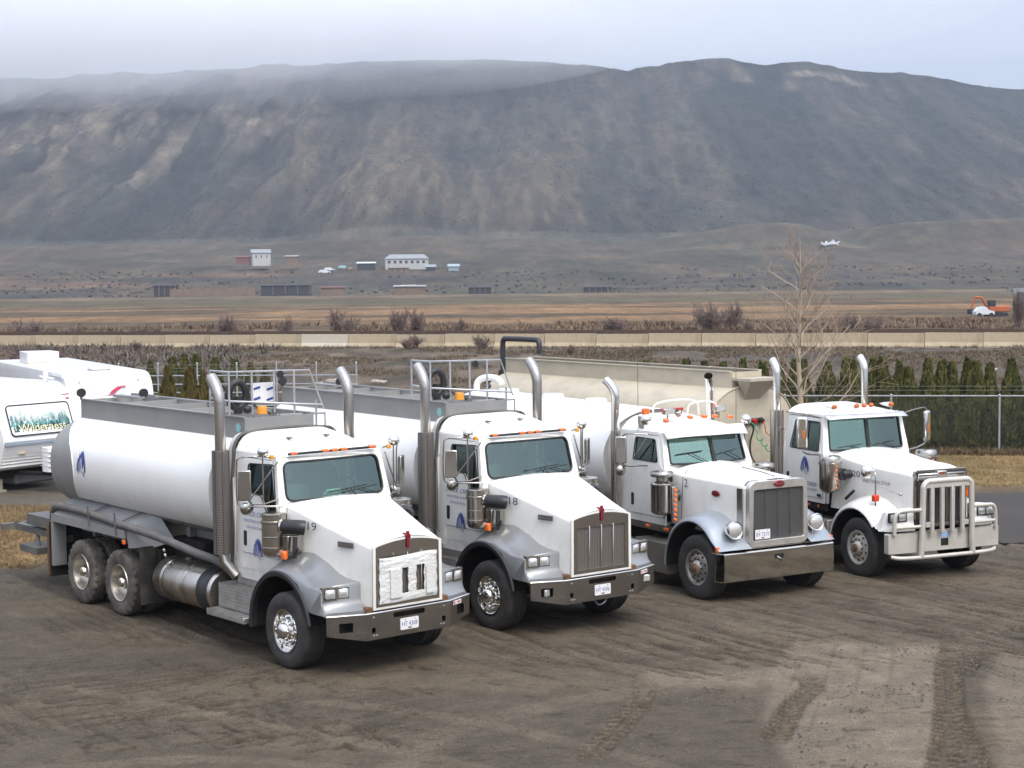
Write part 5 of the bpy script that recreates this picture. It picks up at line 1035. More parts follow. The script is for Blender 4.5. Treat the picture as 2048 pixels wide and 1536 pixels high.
# ================================================================== the place
def yb(x): return 98.5 - .30 * x                         # line of the concrete barrier
def zb_(x): return 1.02 + .004 * x
RPX = [-900, -300, 0, 150, 300, 500, 700, 860, 1000, 1100, 1180, 1260, 1320, 1380, 1420, 1460, 1490, 1530, 1580, 1620, 1660, 1700, 1780, 1860, 1900, 1960, 2048, 2400, 3000]
RPY = [260, 215, 168, 158, 150, 141, 131, 123, 122, 128, 135, 145, 137, 127, 122, 121, 129, 135, 129, 129, 138, 147, 152, 157, 165, 176, 184, 200, 240]
def terrain(x, y):
    x = np.asarray(x, float); y = np.asarray(y, float); s = y - yb(x); zb = zb_(x)
    base = np.interp(y, [125, 200, 400, 560, 650, 730, 820, 950, 1100], [.2, -.4, -2.0, -3.3, -2.9, .6, 7.5, 15.5, 26])
    near = zb * sstep(52, 1, 0 * x + 1) * 0 + zb * sstep(0, 1, np.clip((y - 56) / (yb(x) - 5 - 56), 0, 1)) * 1.0
    near = near + .18 * (fbm(x / 3, y / 3, 4, 3) - .5) * sstep(54, 60, y) * (1 - sstep(-6, -2, s))
    t1 = sstep(2.0, 4.5, s) * .55 * (1 - sstep(11, 14, s)) + near * (1 - sstep(11, 22, s))
    z = np.where(s < 2, near, t1) + base * sstep(14, 30, s) + .5 * (fbm(x / 18, y / 18, 4, 9) - .5) * sstep(16, 40, s)
    # hill
    px = 1024 + 3376 * x / 1750.0; ry = np.interp(px, RPX, RPY); zr = (541 - .01 * (px - 1024) - ry) / 3376 * 1750 + 5.5
    warp = 60 * (fbm(x / 260, y / 260, 3, 5) - .5)
    t = np.clip((y + .35 * warp - 1080) / 670, 0, 1.0); g = .72 * t + .28 * t ** 2.2
    gul = ridged((x + warp) / 130, y / 900, 4, 21); gul2 = ridged((x + warp * .6) / 48, y / 560, 3, 41)
    rugged = sstep(1150, 500, px) * .75 + .45
    amp = np.sin(np.pi * np.clip(t, 0, 1)) ** .8 * (38 * (gul - .62) + 20 * (gul2 - .6) + 8 * (ridged((x + 30 * (fbm(x / 90, y / 120, 3, 15) - .5)) / 15, y / 230, 4, 45) - .6)) * rugged + 7 * (fbm(x / 22, y / 22, 4, 77) - .5) * sstep(.05, .3, t)
    cliff = sstep(.62, .85, t) * sstep(900, 500, px) * 22 * (fbm(x / 60, y / 60, 4, 51) - .5)
    fan = 18 * np.exp(-((px - 875 - 0) / 70) ** 2) * np.exp(-((t - .2) / .18) ** 2) + 12 * np.exp(-((px - 1040) / 60) ** 2) * np.exp(-((t - .25) / .2) ** 2)
    hill = (zr - 26) * g + amp + cliff + fan
    hill = np.where(t >= 1, (zr - 26) - np.clip(y - 1760, 0, 900) * .12 + 3 * (fbm(x / 30, y / 30, 3, 8) - .5), hill)
    z = z + hill * sstep(1070, 1120, y)
    # low benches on the right and rolling ground at the foot
    for cx, cy, sx_, sy_, h in ((150, 1010, 46, 60, 11), (245, 985, 52, 55, 12), (318, 1000, 45, 60, 13), (205, 1060, 60, 50, 5), (-60, 1030, 90, 60, 5), (-250, 980, 80, 60, 5)): z = z + h * np.exp(-((x - cx) / sx_) ** 2 - ((y - cy) / sy_) ** 2)
    z = z - 9 * np.exp(-((x - 199) / 13) ** 2 - ((y - 1020) / 70) ** 2)
    return z + 2.5 * (fbm(x / 55, y / 55, 4, 91) - .5) * sstep(600, 760, y)
def mixc(a, b, t): t = np.clip(t, 0, 1)[..., None]; return a * (1 - t) + b * t
C3 = lambda *c: np.array(c)
def grid_mesh(name, X, Y, Z, mat_, col=None, **pr):
    m, n = X.shape; me = bpy.data.meshes.new(name); me.vertices.add(m * n); me.vertices.foreach_set('co', np.stack([X, Y, Z], -1).reshape(-1).astype(np.float32))
    i = np.arange(m * n).reshape(m, n); q = np.stack([i[:-1, :-1], i[1:, :-1], i[1:, 1:], i[:-1, 1:]], -1).reshape(-1, 4)
    me.loops.add(q.size); me.polygons.add(len(q)); me.loops.foreach_set('vertex_index', q.reshape(-1).astype(np.int32)); me.polygons.foreach_set('loop_start', (np.arange(len(q)) * 4).astype(np.int32))
    me.polygons.foreach_set('loop_total', np.full(len(q), 4, np.int32)) if False else None
    me.update(calc_edges=True); me.validate(); me.shade_smooth()
    if col is not None:
        ca = me.color_attributes.new('Col', 'FLOAT_COLOR', 'POINT'); ca.data.foreach_set('color', np.concatenate([col, np.ones(col.shape[:2] + (1,))], -1).reshape(-1).astype(np.float32))
    me.materials.append(mat_); o = bpy.data.objects.new(name, me); COL.objects.link(o)
    for k, v in pr.items(): o[k] = v
    return o
def soup(name, V, F, mat_, **pr):
    """V (n,3), F (m,k) numpy -> one object"""
    me = bpy.data.meshes.new(name); k = F.shape[1]; me.vertices.add(len(V)); me.vertices.foreach_set('co', V.reshape(-1).astype(np.float32))
    me.loops.add(F.size); me.polygons.add(len(F)); me.loops.foreach_set('vertex_index', F.reshape(-1).astype(np.int32)); me.polygons.foreach_set('loop_start', (np.arange(len(F)) * k).astype(np.int32))
    me.update(calc_edges=True); me.materials.append(mat_)
    if pr.pop('mesh_only', False): return me
    o = bpy.data.objects.new(name, me); COL.objects.link(o)
    for a, b in pr.items(): o[a] = b
    return o
def ground_mat(name, rough=.95, s1=.8, s2=14, amt=.25, bump=.4, bdist=.03, bs=30, spec=.25, col=None, s3=0, k3=.9, st=None):
    m = bpy.data.materials.new(name); m.use_nodes = True; t = m.node_tree; b = t.nodes['Principled BSDF']; N = t.nodes.new; Lk = t.links.new
    b.inputs['Roughness'].default_value = rough; b.inputs['Specular IOR Level'].default_value = spec
    tc = N('ShaderNodeTexCoord'); va = N('ShaderNodeVertexColor'); va.layer_name = 'Col'; src = va.outputs[0]; vec = tc.outputs['Object']
    if st: mpg = N('ShaderNodeMapping'); mpg.inputs['Scale'].default_value = st; Lk(vec, mpg.inputs[0]); vec = mpg.outputs[0]
    if col: rg = N('ShaderNodeRGB'); rg.outputs[0].default_value = (*col, 1); src = rg.outputs[0]
    for sc, am in ((s1, amt), (s2, amt * .8)) + (((s3, amt * k3),) if s3 else ()):
        n = N('ShaderNodeTexNoise'); n.inputs['Scale'].default_value = sc; n.inputs['Detail'].default_value = 6; n.inputs['Roughness'].default_value = .65; Lk(vec, n.inputs['Vector'])
        r = N('ShaderNodeMapRange'); r.inputs[1].default_value = .28; r.inputs[2].default_value = .72; r.inputs[3].default_value = 1 - am; r.inputs[4].default_value = 1 + am; Lk(n.outputs['Fac'], r.inputs[0])
        mu = N('ShaderNodeMix'); mu.data_type = 'RGBA'; mu.blend_type = 'MULTIPLY'; mu.inputs[0].default_value = 1; Lk(src, mu.inputs[6]); Lk(r.outputs[0], mu.inputs[7]); src = mu.outputs[2]
    Lk(src, b.inputs['Base Color'])
    n = N('ShaderNodeTexNoise'); n.inputs['Scale'].default_value = bs; n.inputs['Detail'].default_value = 8; n.inputs['Roughness'].default_value = .7; Lk(vec, n.inputs['Vector'])
    bp = N('ShaderNodeBump'); bp.inputs['Strength'].default_value = bump; bp.inputs['Distance'].default_value = bdist; Lk(n.outputs['Fac'], bp.inputs['Height']); Lk(bp.outputs[0], b.inputs['Normal'])
    return m
# ---- far terrain: embankment, railway shelf, fields, farm slope and the mountain in one sheet
d = [56.0]
while d[-1] < 1050: d.append(d[-1] * (1.0085 if d[-1] < 160 else 1.013))
while d[-1] < 1900: d.append(d[-1] + 4.2)
while d[-1] < 3200: d.append(d[-1] * 1.03)
d = np.array(d); u = np.concatenate([np.linspace(-1.1, -.36, 60, endpoint=False), np.linspace(-.36, .36, 620), np.linspace(.36, 1.1, 61)[1:]])
D, U = np.meshgrid(d, u, indexing='ij'); X = D * U; Y = D; Z = terrain(X, Y) - .08 * sstep(62, 59, Y)
px = 1024 + 3376 * X / 1750; t = np.clip((Y - 1080) / 670, 0, 1); S = Y - yb(X)
fine = np.where(Y > 1060, fbm(X / 13, Y / 62, 5, 3), fbm(X / 14, Y / 14, 5, 3)); mid = np.where(Y > 1060, fbm(X / 40, Y / 210, 4, 23), fbm(X / 40, Y / 60, 4, 23))
c = np.ones(X.shape + (3,)) * C3(.048, .045, .035)
c = mixc(c, C3(.072, .062, .045), sstep(.45, .62, mid)); c = mixc(c, C3(.045, .05, .038), sstep(.52, .68, fine) * .8)
gz = np.gradient(Z, axis=0) / np.gradient(Y, axis=0); gx = np.gradient(Z, axis=1) / np.maximum(1e-6, np.gradient(X, axis=1))
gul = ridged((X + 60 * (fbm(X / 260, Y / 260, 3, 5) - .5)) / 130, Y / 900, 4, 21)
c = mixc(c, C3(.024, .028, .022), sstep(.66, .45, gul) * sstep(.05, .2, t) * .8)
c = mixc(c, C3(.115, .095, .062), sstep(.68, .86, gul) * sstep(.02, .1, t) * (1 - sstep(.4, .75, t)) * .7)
bl = sstep(.50, .62, fbm(X / 32, Y / 130, 5, 61)) * sstep(.42, .62, t) * sstep(820, 560, px) * (1 - .0 * t)
bl = np.maximum(bl, .8 * sstep(.54, .62, fbm(X / 22, Y / 95, 4, 66)) * sstep(.25, .4, t) * sstep(640, 480, px))
for a, b_, wx, wt, kk in ((1465, .93, 26, .07, 1), (1440, .96, 60, .035, .55), (1640, .93, 95, .028, .8), (1560, .88, 30, .05, .55), (1385, .9, 26, .06, .4), (560, .66, 34, .07, .9), (80, .5, 22, .06, .8), (370, .52, 40, .1, .5), (1750, .9, 20, .07, .6), (490, .86, 60, .08, .5)):
    bl = np.maximum(bl, kk * sstep(1.15, .5, np.sqrt(((px - a) / wx) ** 2 + ((t - b_) / wt) ** 2) + .8 * (fbm(X / 15, Y / 60, 4, 71) - .5)))
c = mixc(c, C3(.25, .215, .165), bl * .9 * (.6 + .4 * sstep(.35, .6, fine)))
fan = np.exp(-((px - 870) / 75) ** 2) * np.exp(-((t - .2) / .16) ** 2) + .7 * np.exp(-((px - 1050) / 60) ** 2) * np.exp(-((t - .22) / .2) ** 2)
c = mixc(c, C3(.125, .105, .07), fan * .75)
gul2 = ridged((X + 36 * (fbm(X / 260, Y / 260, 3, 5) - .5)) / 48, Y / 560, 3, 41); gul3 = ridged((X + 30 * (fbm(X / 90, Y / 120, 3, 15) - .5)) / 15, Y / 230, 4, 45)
c = c * np.where(t > .03, .52 * (.55 + .45 * gul + .45 * sstep(.35, .85, gul2)) * (.55 + .75 * gul3), 1)[..., None]  # gully and rill shade put into the colour: hollows darker, crests lighter
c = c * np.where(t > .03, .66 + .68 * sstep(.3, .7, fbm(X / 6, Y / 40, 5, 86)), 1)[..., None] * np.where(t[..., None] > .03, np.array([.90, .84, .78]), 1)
# apron, farm slope, fields
ap = (Y > 640) & (Y < 1110)
cc = mixc(np.ones(X.shape + (3,)) * C3(.062, .060, .038), C3(.088, .070, .048), sstep(.4, .65, mid)); cc = mixc(cc, C3(.05, .048, .045), sstep(.5, .7, fbm(X / 70, Y / 25, 4, 33)) * sstep(880, 700, Y) * .9)
cc = mixc(cc, C3(.17, .105, .07), sstep(.45, .6, fbm(X / 90, Y / 20, 3, 37)) * sstep(-80, -130, X) * sstep(690, 730, Y) * sstep(840, 790, Y) * .7)
cc = mixc(cc, C3(.13, .11, .07), .7 * sstep(.6, .68, fbm(X / 60, Y / 8, 5, 39)) * sstep(60, 110, X) * sstep(900, 940, Y) * sstep(1010, 970, Y))
cc = cc * (.3 + 1.0 * fbm(X / 25, Y / 18, 6, 49, .62))[..., None] * np.array([1.04, .97, .9])
c = np.where(Y[..., None] < 1110, mixc(cc, c, sstep(1000, 1110, Y + 50 * (fbm(X / 70, Y / 70, 3, 50) - .5))), c)
Yw = Y * (1 + .10 * (fbm(X / 45, Y / 60, 3, 44) - .5)); fl = mixc(np.ones(X.shape + (3,)) * C3(.085, .067, .043), C3(.20, .135, .075), sstep(.42, .6, fbm(X / 70, Yw / 22, 5, 43)) * sstep(420, 330, Yw) * sstep(140, 200, Yw)); fl = mixc(fl, C3(.085, .085, .05), sstep(.5, .66, fbm(X / 90, Y / 45, 4, 47)) * sstep(300, 420, Y) * .8)
fl = mixc(fl, C3(.16, .13, .085), sstep(570, 590, Y) * .6)
fl = fl * np.array([1.10, .97, .84]); c = np.where(Y[..., None] < 640, mixc(fl, c, sstep(610, 640, Y)), c)
bk = mixc(np.ones(X.shape + (3,)) * C3(.105, .078, .055), C3(.15, .115, .08), sstep(.4, .62, fbm(X / 2.5, Y / 4, 5, 57))); bk = mixc(bk, C3(.055, .05, .032), sstep(.55, .7, fbm(X / 1.6, Y / 2.5, 5, 59)) * .8); bk = mixc(bk, C3(.078, .066, .054), sstep(4, 10, X) * sstep(-30, -8, S) * .6)
c = np.where(S[..., None] < 2, bk, c); bal = mixc(np.ones(X.shape + (3,)) * C3(.10, .095, .088), C3(.06, .055, .05), fine)
c = np.where(((S >= 2) & (S < 14))[..., None], bal, c); c = np.where(((S >= 14) & (S < 40))[..., None], mixc(fl, C3(.10, .075, .055), sstep(40, 16, S) * .8), c)
c = c * (.82 + .36 * fbm(X / 3.0 + 5, Y / 5.0, 3, 83))[..., None]
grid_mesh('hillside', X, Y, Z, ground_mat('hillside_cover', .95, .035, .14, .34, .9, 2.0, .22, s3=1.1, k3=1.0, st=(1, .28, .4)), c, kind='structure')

# ---- the yard
def nonuni(a, b, step, lo, hi, g=1.35):
    v = list(np.arange(a, b + step / 2, step)); s_ = step; x = b
    while x < hi: s_ *= g; x += s_; v.append(x)
    s_ = step; x = a
    while x > lo: s_ *= g; x -= s_; v.insert(0, x)
    return np.array(v)
xs = nonuni(-10.5, 12.5, .045, -400, 400); ys = nonuni(17.6, 31.5, .034, -150, 56.0)
Y, X = np.meshgrid(ys, xs, indexing='ij')
inn_ = sstep(-14, -10, X) * sstep(15, 12, X) * sstep(14, 17, Y) * sstep(40, 33, Y)
Z = (.05 * (fbm(X / 1.7, Y / 1.7, 4, 101) - .5) + .022 * (fbm(X / .25, Y / .25, 4, 103) - .5)) * inn_
damp = fbm(X / 2.2, Y / 1.4, 5, 105); tone = np.zeros(X.shape)
# long wheel streaks parallel to the parked trucks
def streak(yaw, sc, ln, seed):
    a = X * math.cos(yaw) + Y * math.sin(yaw); b = -X * math.sin(yaw) + Y * math.cos(yaw); return fbm(a / ln + 3 * 0, b / sc + .8 * fbm(X / 1.5, Y / 1.5, 3, seed + 3), 4, seed)
st1 = streak(-.98, .16, 2.4, 111); m1 = sstep(22.0, 24.5, Y + .25 * X) * inn_
Z += .10 * (st1 - .5) * m1; st2 = streak(.5, .2, 2.0, 121); m2 = sstep(1, -4, X) * sstep(24.5, 22, Y) * sstep(18.5, 20, Y); Z += .09 * (st2 - .5) * m2
st3 = streak(.1, .35, 2.5, 131); Z += .03 * (st3 - .5) * sstep(24.5, 22.5, Y)
# bladed strips with thin seams
def poly_in(P, soft=.12):
    d_ = np.full(X.shape, 1e9); P = [np.array(p, float) for p in P]
    for i in range(len(P)):
        a, b = P[i], P[(i + 1) % len(P)]; e = b - a; n_ = np.array([-e[1], e[0]]) / np.hypot(*e); d_ = np.minimum(d_, (X - a[0]) * n_[0] + (Y - a[1]) * n_[1])
    wob = .1 * (fbm(X / .7, Y / .7, 4, 141) - .5); return sstep(-soft, soft, d_ + wob)
slabA = poly_in([(3.0, 17.0), (4.3, 17.0), (6.15, 24.15), (4.12, 24.57), (3.5, 22.7), (3.25, 20.5)][:4] + [(3.45, 22.6), (3.05, 20.2)]); slabB = poly_in([(1.35, 20.6), (3.1, 20.6), (3.62, 22.62), (1.83, 22.86)]); slabC = poly_in([(5.0, 16.5), (8.5, 16.5), (9.5, 23), (6.9, 23.6), (6.2, 22)])
sl = np.maximum(slabA, np.maximum(slabB * .8, slabC * .6))
flat = .012 * (fbm(X / .12, Y / .12, 3, 151) - .5)
Z = Z * (1 - sl) + (flat - .02) * sl
yaw = math.atan2(24.3 - 18.2, 5.15 - 3.6); b_ = -X * math.sin(yaw) + Y * math.cos(yaw) + .03 * (fbm(X / .8, Y / .8, 3, 155) - .5)
seam = np.exp(-((((b_ / .42) % 1) - .5) / .05) ** 2) * np.maximum(slabA, slabB) * sstep(.38, .55, fbm(X / 1.2, Y / 1.2, 3, 157)); Z -= .014 * seam
edge = np.abs(np.gradient(sl, axis=1)) + np.abs(np.gradient(sl, axis=0)); Z += .10 * edge * .5
# loader tyre tracks with chevron lugs
trk = np.zeros(X.shape); trd = np.zeros(X.shape)
for P, wd, sgn in (([(6.42, 24.3), (6.05, 23.2), (5.5, 21.1), (5.1, 19.6), (4.6, 18.0), (4.3, 17.0)], .19, 1), ([(6.62, 23.9), (6.25, 22.9), (5.9, 22.2)], .13, -1), ([(5.45, 20.9), (5.2, 19.4), (5.0, 18.0), (4.9, 17)], .2, -1), ([(3.72, 22.75), (3.95, 22.1), (3.5, 21.0), (3.2, 20.0), (2.95, 19.2)], .17, 1), ([(1.75, 22.3), (1.62, 21.5), (1.42, 20.6), (1.0, 19.3), (.8, 18.5)], .17, -1), ([(7.2, 24.3), (8.6, 23.3)], .2, 1), ([(8.9, 24.6), (7.8, 25.2), (6.4, 24.8)], .2, -1)):
    cu = [np.array(q)[:2] for q in catmull([(a, b, 0) for a, b in P], 6)]; L0 = 0; LT = sum(np.hypot(*(b - a)) for a, b in zip(cu[:-1], cu[1:])) + (9 if P[-1][1] < 17.5 else 0)
    for a, b in zip(cu[:-1], cu[1:]):
        e = b - a; l = np.hypot(*e); e = e / l; s_ = (X - a[0]) * e[0] + (Y - a[1]) * e[1]; q = -(X - a[0]) * e[1] + (Y - a[1]) * e[0]; on = (s_ >= -.02) & (s_ <= l + .02) & (np.abs(q) < wd * 1.25)
        fade = min(1, (L0 + .12) / .7) * min(1, (LT - L0) / .6); prof = sstep(wd * 1.15, wd * .85, np.abs(q)) * np.where(on, 1, 0) * max(.12, fade); ph = (L0 + s_ + np.abs(q) * .55 * sgn) / .19
        lug = (sstep(.3, .45, np.abs(((ph) % 1) - .5) * 1.0) - .5) * sstep(.02, .06, np.abs(q)); w_ = np.where(on & (prof > trk), 1, 0)
        trd = np.where(w_ > 0, lug * prof, trd); trk = np.maximum(trk, prof); L0 += l
rough_ = sstep(.3, .6, fbm(X / .5, Y / .5, 3, 161)); Z = Z * (1 - .6 * trk) + (-.045 * trk + .06 * trd * (.5 + .5 * rough_))
base = mixc(np.ones(X.shape + (3,)) * C3(.092, .077, .059), C3(.070, .060, .048), sstep(.4, .62, damp)); base = mixc(base, C3(.105, .09, .072), sstep(.52, .7, st1) * m1 * .5); base = mixc(base, C3(.05, .042, .034), sstep(.5, .3, st1) * m1 * .6)
base = mixc(base, C3(.07, .06, .05), sstep(.48, .3, st2) * m2 * .6)
base = mixc(base, C3(.078, .069, .056), sstep(-2, -6, X) * .5 * sstep(.35, .6, fbm(X / 1.2, Y / 1.2, 4, 171)))
base = mixc(base, C3(.175, .150, .126), np.maximum(slabA, np.maximum(slabB * sstep(22.0, 22.7, Y + .1 * X), slabC * .8)) * .75 * (.7 + .3 * sstep(.3, .7, fbm(X / 1.5, Y / 1.5, 4, 181))))
base = mixc(base, C3(.085, .072, .056), seam * .7); base = mixc(base, C3(.066, .055, .043), trk * .75)
scr = sstep(.56, .65, streak(-.98, .05, .9, 401)) * sstep(.5, .62, fbm(X / 1.4, Y / 1.4, 3, 403)) * m1 + sstep(.56, .65, streak(.45, .06, 1.1, 405)) * sstep(.46, .6, fbm(X / 1.6, Y / 1.6, 3, 407)) * m2 + .8 * sstep(.57, .66, streak(2.2, .06, 1.1, 409)) * sstep(.5, .62, fbm(X / 1.8, Y / 1.8, 3, 411)) * m2
scr = np.clip(scr + .6 * sstep(.64, .72, streak(.05, .05, .5, 415)) * sstep(.52, .6, fbm(X / 1.2, Y / 1.0, 3, 417)), 0, 1) * (1 - .6 * sl); Z -= .03 * scr; base = mixc(base, C3(.042, .035, .028), scr * .85)
base = mixc(base, C3(.05, .043, .036), sstep(1.5, -3.5, X) * .45 * sstep(.35, .65, fbm(X / 2.5, Y / 2.0, 4, 421)))
base = mixc(base, C3(.16, .135, .108), sstep(.02, .25, trd) * .5 * trk); base = mixc(base, C3(.04, .034, .027), sstep(-.05, -.3, trd) * .55 * trk)
g_ = np.random.default_rng(5)
def gouge(x0, y0, yaw_, ln, wd, dp):
    i0, i1 = np.searchsorted(ys, [y0 - 1.0, y0 + 1.0]); j0, j1 = np.searchsorted(xs, [x0 - 1.0, x0 + 1.0]); xx, yy = X[i0:i1, j0:j1] - x0, Y[i0:i1, j0:j1] - y0
    a = xx * math.cos(yaw_) + yy * math.sin(yaw_); b = -xx * math.sin(yaw_) + yy * math.cos(yaw_) + .25 * a * a * g_.normal(0, .6) + .02 * np.sin(a * 19)
    k = np.exp(-(b / wd) ** 2) * sstep(ln / 2, ln / 3, np.abs(a)); Z[i0:i1, j0:j1] += dp * (-k + .5 * np.exp(-((b - wd * 2) / wd) ** 2) * sstep(ln / 2, ln / 3, np.abs(a))); base[i0:i1, j0:j1] = mixc(base[i0:i1, j0:j1], C3(.035, .03, .024), k * .8)
for i in range(110): gouge(g_.uniform(-5.2, -1.2), g_.uniform(19.2, 23.6), g_.choice([.75, -.95]) + g_.normal(0, .12), g_.uniform(.25, .9), g_.uniform(.012, .03), .03)
for i in range(150):
    yy_ = g_.uniform(22.6, 29); gouge(g_.uniform(-.5, 9.5), yy_, -.75 + g_.normal(0, .15), g_.uniform(.3, 1.5), g_.uniform(.01, .028), .028)
for i in range(90): gouge(g_.uniform(-4, 8), g_.uniform(18, 24), g_.normal(0, .35), g_.uniform(.1, .45), g_.uniform(.01, .022), .02)
for P, wd in (([(-6, 22.2), (-3.5, 20.6), (-1.2, 19.0), (0, 18.0)], .16), ([(-2.6, 21.4), (-.6, 20.4), (1.4, 18.6), (2.0, 17.8)], .2), ([(-1.4, 18.0), (-.6, 20.2), (2.6, 22.2), (6.5, 24.0)], .3), ([(-5.5, 18.4), (-3.4, 18.8), (-1.4, 18.2)], .18)):
    cu = [np.array(q)[:2] for q in catmull([(a, b, 0) for a, b in P], 8)]; dd = np.full(X.shape, 9.0)
    for a, b in zip(cu[:-1], cu[1:]):
        e = b - a; l2 = e @ e; tt = np.clip(((X - a[0]) * e[0] + (Y - a[1]) * e[1]) / l2, 0, 1); dd = np.minimum(dd, np.hypot(X - a[0] - tt * e[0], Y - a[1] - tt * e[1]))
    base = mixc(base, C3(.15, .13, .105), sstep(wd, wd * .5, dd + .12 * (fbm(X / .6, Y / .6, 4, 431) - .5)) * .28)
cracks = sstep(.93, .97, ridged(X / 1.1, Y / .35, 3, 191)) * sstep(23.5, 21, Y); Z -= .012 * cracks; base = mixc(base, C3(.07, .06, .05), cracks * .55)
gr_l = sstep(-8.3, -9.3, X + .22 * (Y - 32) + .8 * (fbm(X / 1.3, Y / 1.3, 4, 201) - .5)) * sstep(31.0, 32.5, Y + 1.2 * (fbm(X / 1.5, Y / 1.5, 3, 205) - .5)) * sstep(40.5, 38.5, Y)
base = mixc(base, C3(.23, .165, .085), gr_l * (.6 + .4 * sstep(.35, .6, fbm(X / .5, Y / .5, 4, 207))))
base = mixc(base, C3(.075, .068, .06), sstep(38.8, 40.2, Y) * .7 * sstep(9, 5, X))
grid_mesh('ground', X, Y, Z, ground_mat('yard_dirt', .9, 2.2, 13, .26, 1.0, .06, 32, .3, s3=48, k3=1.9), base * np.array([1.52, 1.42, 1.22]), kind='structure')
# grass verge, side road
def sheet(name, x0, x1, y0, y1, st, fz, mat_, colf=None, edge=None, **pr):
    xs_ = np.arange(x0, x1 + st, st); ys_ = np.arange(y0, y1 + st, st); Yy, Xx = np.meshgrid(ys_, xs_, indexing='ij')
    if edge: Xx, Yy = edge(Xx, Yy)
    return grid_mesh(name, Xx, Yy, fz(Xx, Yy), mat_, colf(Xx, Yy) if colf else None, **pr)
def gcol(X, Y):
    a = mixc(np.ones(X.shape + (3,)) * C3(.26, .185, .085), C3(.18, .13, .062), sstep(.4, .62, fbm(X / .8, Y / .8, 5, 301))); a = mixc(a, C3(.11, .1, .045), sstep(.55, .7, fbm(X / 2, Y / 2, 4, 303)) * .6)
    return mixc(a, C3(.10, .08, .06), sstep(41.6, 40.6, Y) * .8)
def gedge(X, Y): k = sstep(42.5, 40, Y); return X, Y + k * (.25 * (fbm(X / .9, 0 * X, 3, 305) - .5) - (X - 11) * .05)
sheet('grass_verge', 4.0, 60, 40.2, 56.5, .16, lambda X, Y: .012 + .10 * sstep(40.2, 41.2, Y + (X - 11) * .05) * sstep(56.4, 55, Y) + .05 * (fbm(X / .4, Y / .4, 4, 307) - .5) * sstep(40.6, 41.4, Y), ground_mat('dry_grass', .95, 1.5, 18, .2, 1.0, .05, 22, .15, s3=60), gcol, gedge, kind='structure')
def redge(X, Y): k = np.clip((12.5 - X) / 4, 0, 1) ** 2; return X + .9 * (fbm(X / 1.2, Y / .8, 4, 311) - .5) * k + (Y - 33) * .10, Y + .3 * (fbm(X / .8, Y / .8, 3, 313) - .5) * sstep(34.2, 33.2, Y)
sheet('side_road', 9.6, 70, 33.2, 40.4, .12, lambda X, Y: .006 + .03 * sstep(9.9, 11, X) * sstep(33.4, 34.4, Y), ground_mat('road_asphalt', .95, .5, 9, .12, .35, .01, 80, .2, (.056, .050, .046), s3=60), None, redge, kind='structure')
sheet('kerb_line', 11.0, 40, 33.05, 33.25, .08, lambda X, Y: .045 + 0 * X, ground_mat('pale_grit', .9, 2, 20, .3, .4, .01, 60, .3, (.15, .14, .125)), None, lambda X, Y: (X + .3, Y + .06 * (fbm(X / .5, Y * 0, 3, 5) - .5) - (X - 11) * .12), kind='structure')

# ---- tufts on the bank, verge and fields
def tufts(name, N, fx, fz, size, mat_, hk=1.0, blades=5, lean=.5):
    x, y = fx(N); N = len(x); z = fz(x, y); V = np.zeros((N, blades, 3, 3)); a = RNG.random((N, blades)) * 6.283; sz = size[0] + (size[1] - size[0]) * RNG.random((N, 1)) ** 2; r = sz * .35 * RNG.random((N, blades))
    cx = x[:, None] + r * np.cos(a); cy = y[:, None] + r * np.sin(a); w_ = sz * .16
    h = sz * hk * (.6 + .6 * RNG.random((N, blades))); b = RNG.random((N, blades)) * 6.283
    V[..., 0, 0] = cx - w_ * np.cos(b); V[..., 0, 1] = cy - w_ * np.sin(b); V[..., 1, 0] = cx + w_ * np.cos(b); V[..., 1, 1] = cy + w_ * np.sin(b)
    V[..., 2, 0] = cx + lean * h * np.cos(a); V[..., 2, 1] = cy + lean * h * np.sin(a); V[..., 0, 2] = z[:, None] - .02; V[..., 1, 2] = z[:, None] - .02; V[..., 2, 2] = z[:, None] + h
    n = N * blades; return soup(name, V.reshape(-1, 3), np.arange(n * 3).reshape(n, 3), mat_, kind='stuff')
def leafmat(name, c1, c2, sc=2.0, rough=.8):
    m = bpy.data.materials.new(name); m.use_nodes = True; t = m.node_tree; b = t.nodes['Principled BSDF']; N = t.nodes.new; b.inputs['Roughness'].default_value = rough; b.inputs['Specular IOR Level'].default_value = .2
    g = N('ShaderNodeNewGeometry'); n = N('ShaderNodeTexNoise'); n.inputs['Scale'].default_value = sc; n.inputs['Detail'].default_value = 3; tc = N('ShaderNodeTexCoord'); t.links.new(tc.outputs['Object'], n.inputs['Vector'])
    ad = N('ShaderNodeMath'); ad.operation = 'MULTIPLY_ADD'; ad.inputs[1].default_value = .6; t.links.new(g.outputs['Random Per Island'], ad.inputs[0]); t.links.new(n.outputs['Fac'], ad.inputs[2])
    r = N('ShaderNodeMapRange'); r.inputs[1].default_value = .4; r.inputs[2].default_value = 1.1; t.links.new(ad.outputs[0], r.inputs[0]); mm = N('ShaderNodeMix'); mm.data_type = 'RGBA'; mm.inputs[6].default_value = (*c1, 1); mm.inputs[7].default_value = (*c2, 1)
    t.links.new(r.outputs[0], mm.inputs[0]); t.links.new(mm.outputs[2], b.inputs['Base Color']); return m
TUFT = leafmat('dry_bank_grass', (.075, .055, .035), (.19, .145, .095), .4); SAGE = leafmat('grey_sagebrush', (.085, .068, .055), (.21, .175, .145), .3)
def bankxy(N):
    x = RNG.uniform(-36, 34, N); f = RNG.random(N); y = 57 + f * (yb(x) - 57.5); k = fbm(x / 3, y / 4, 4, 401) > .47; ok = k & (np.abs(x / y) < .36); return x[ok], y[ok]
tufts('bank_grass', 90000, bankxy, terrain, (.05, .2), TUFT, .9, 5, .8)
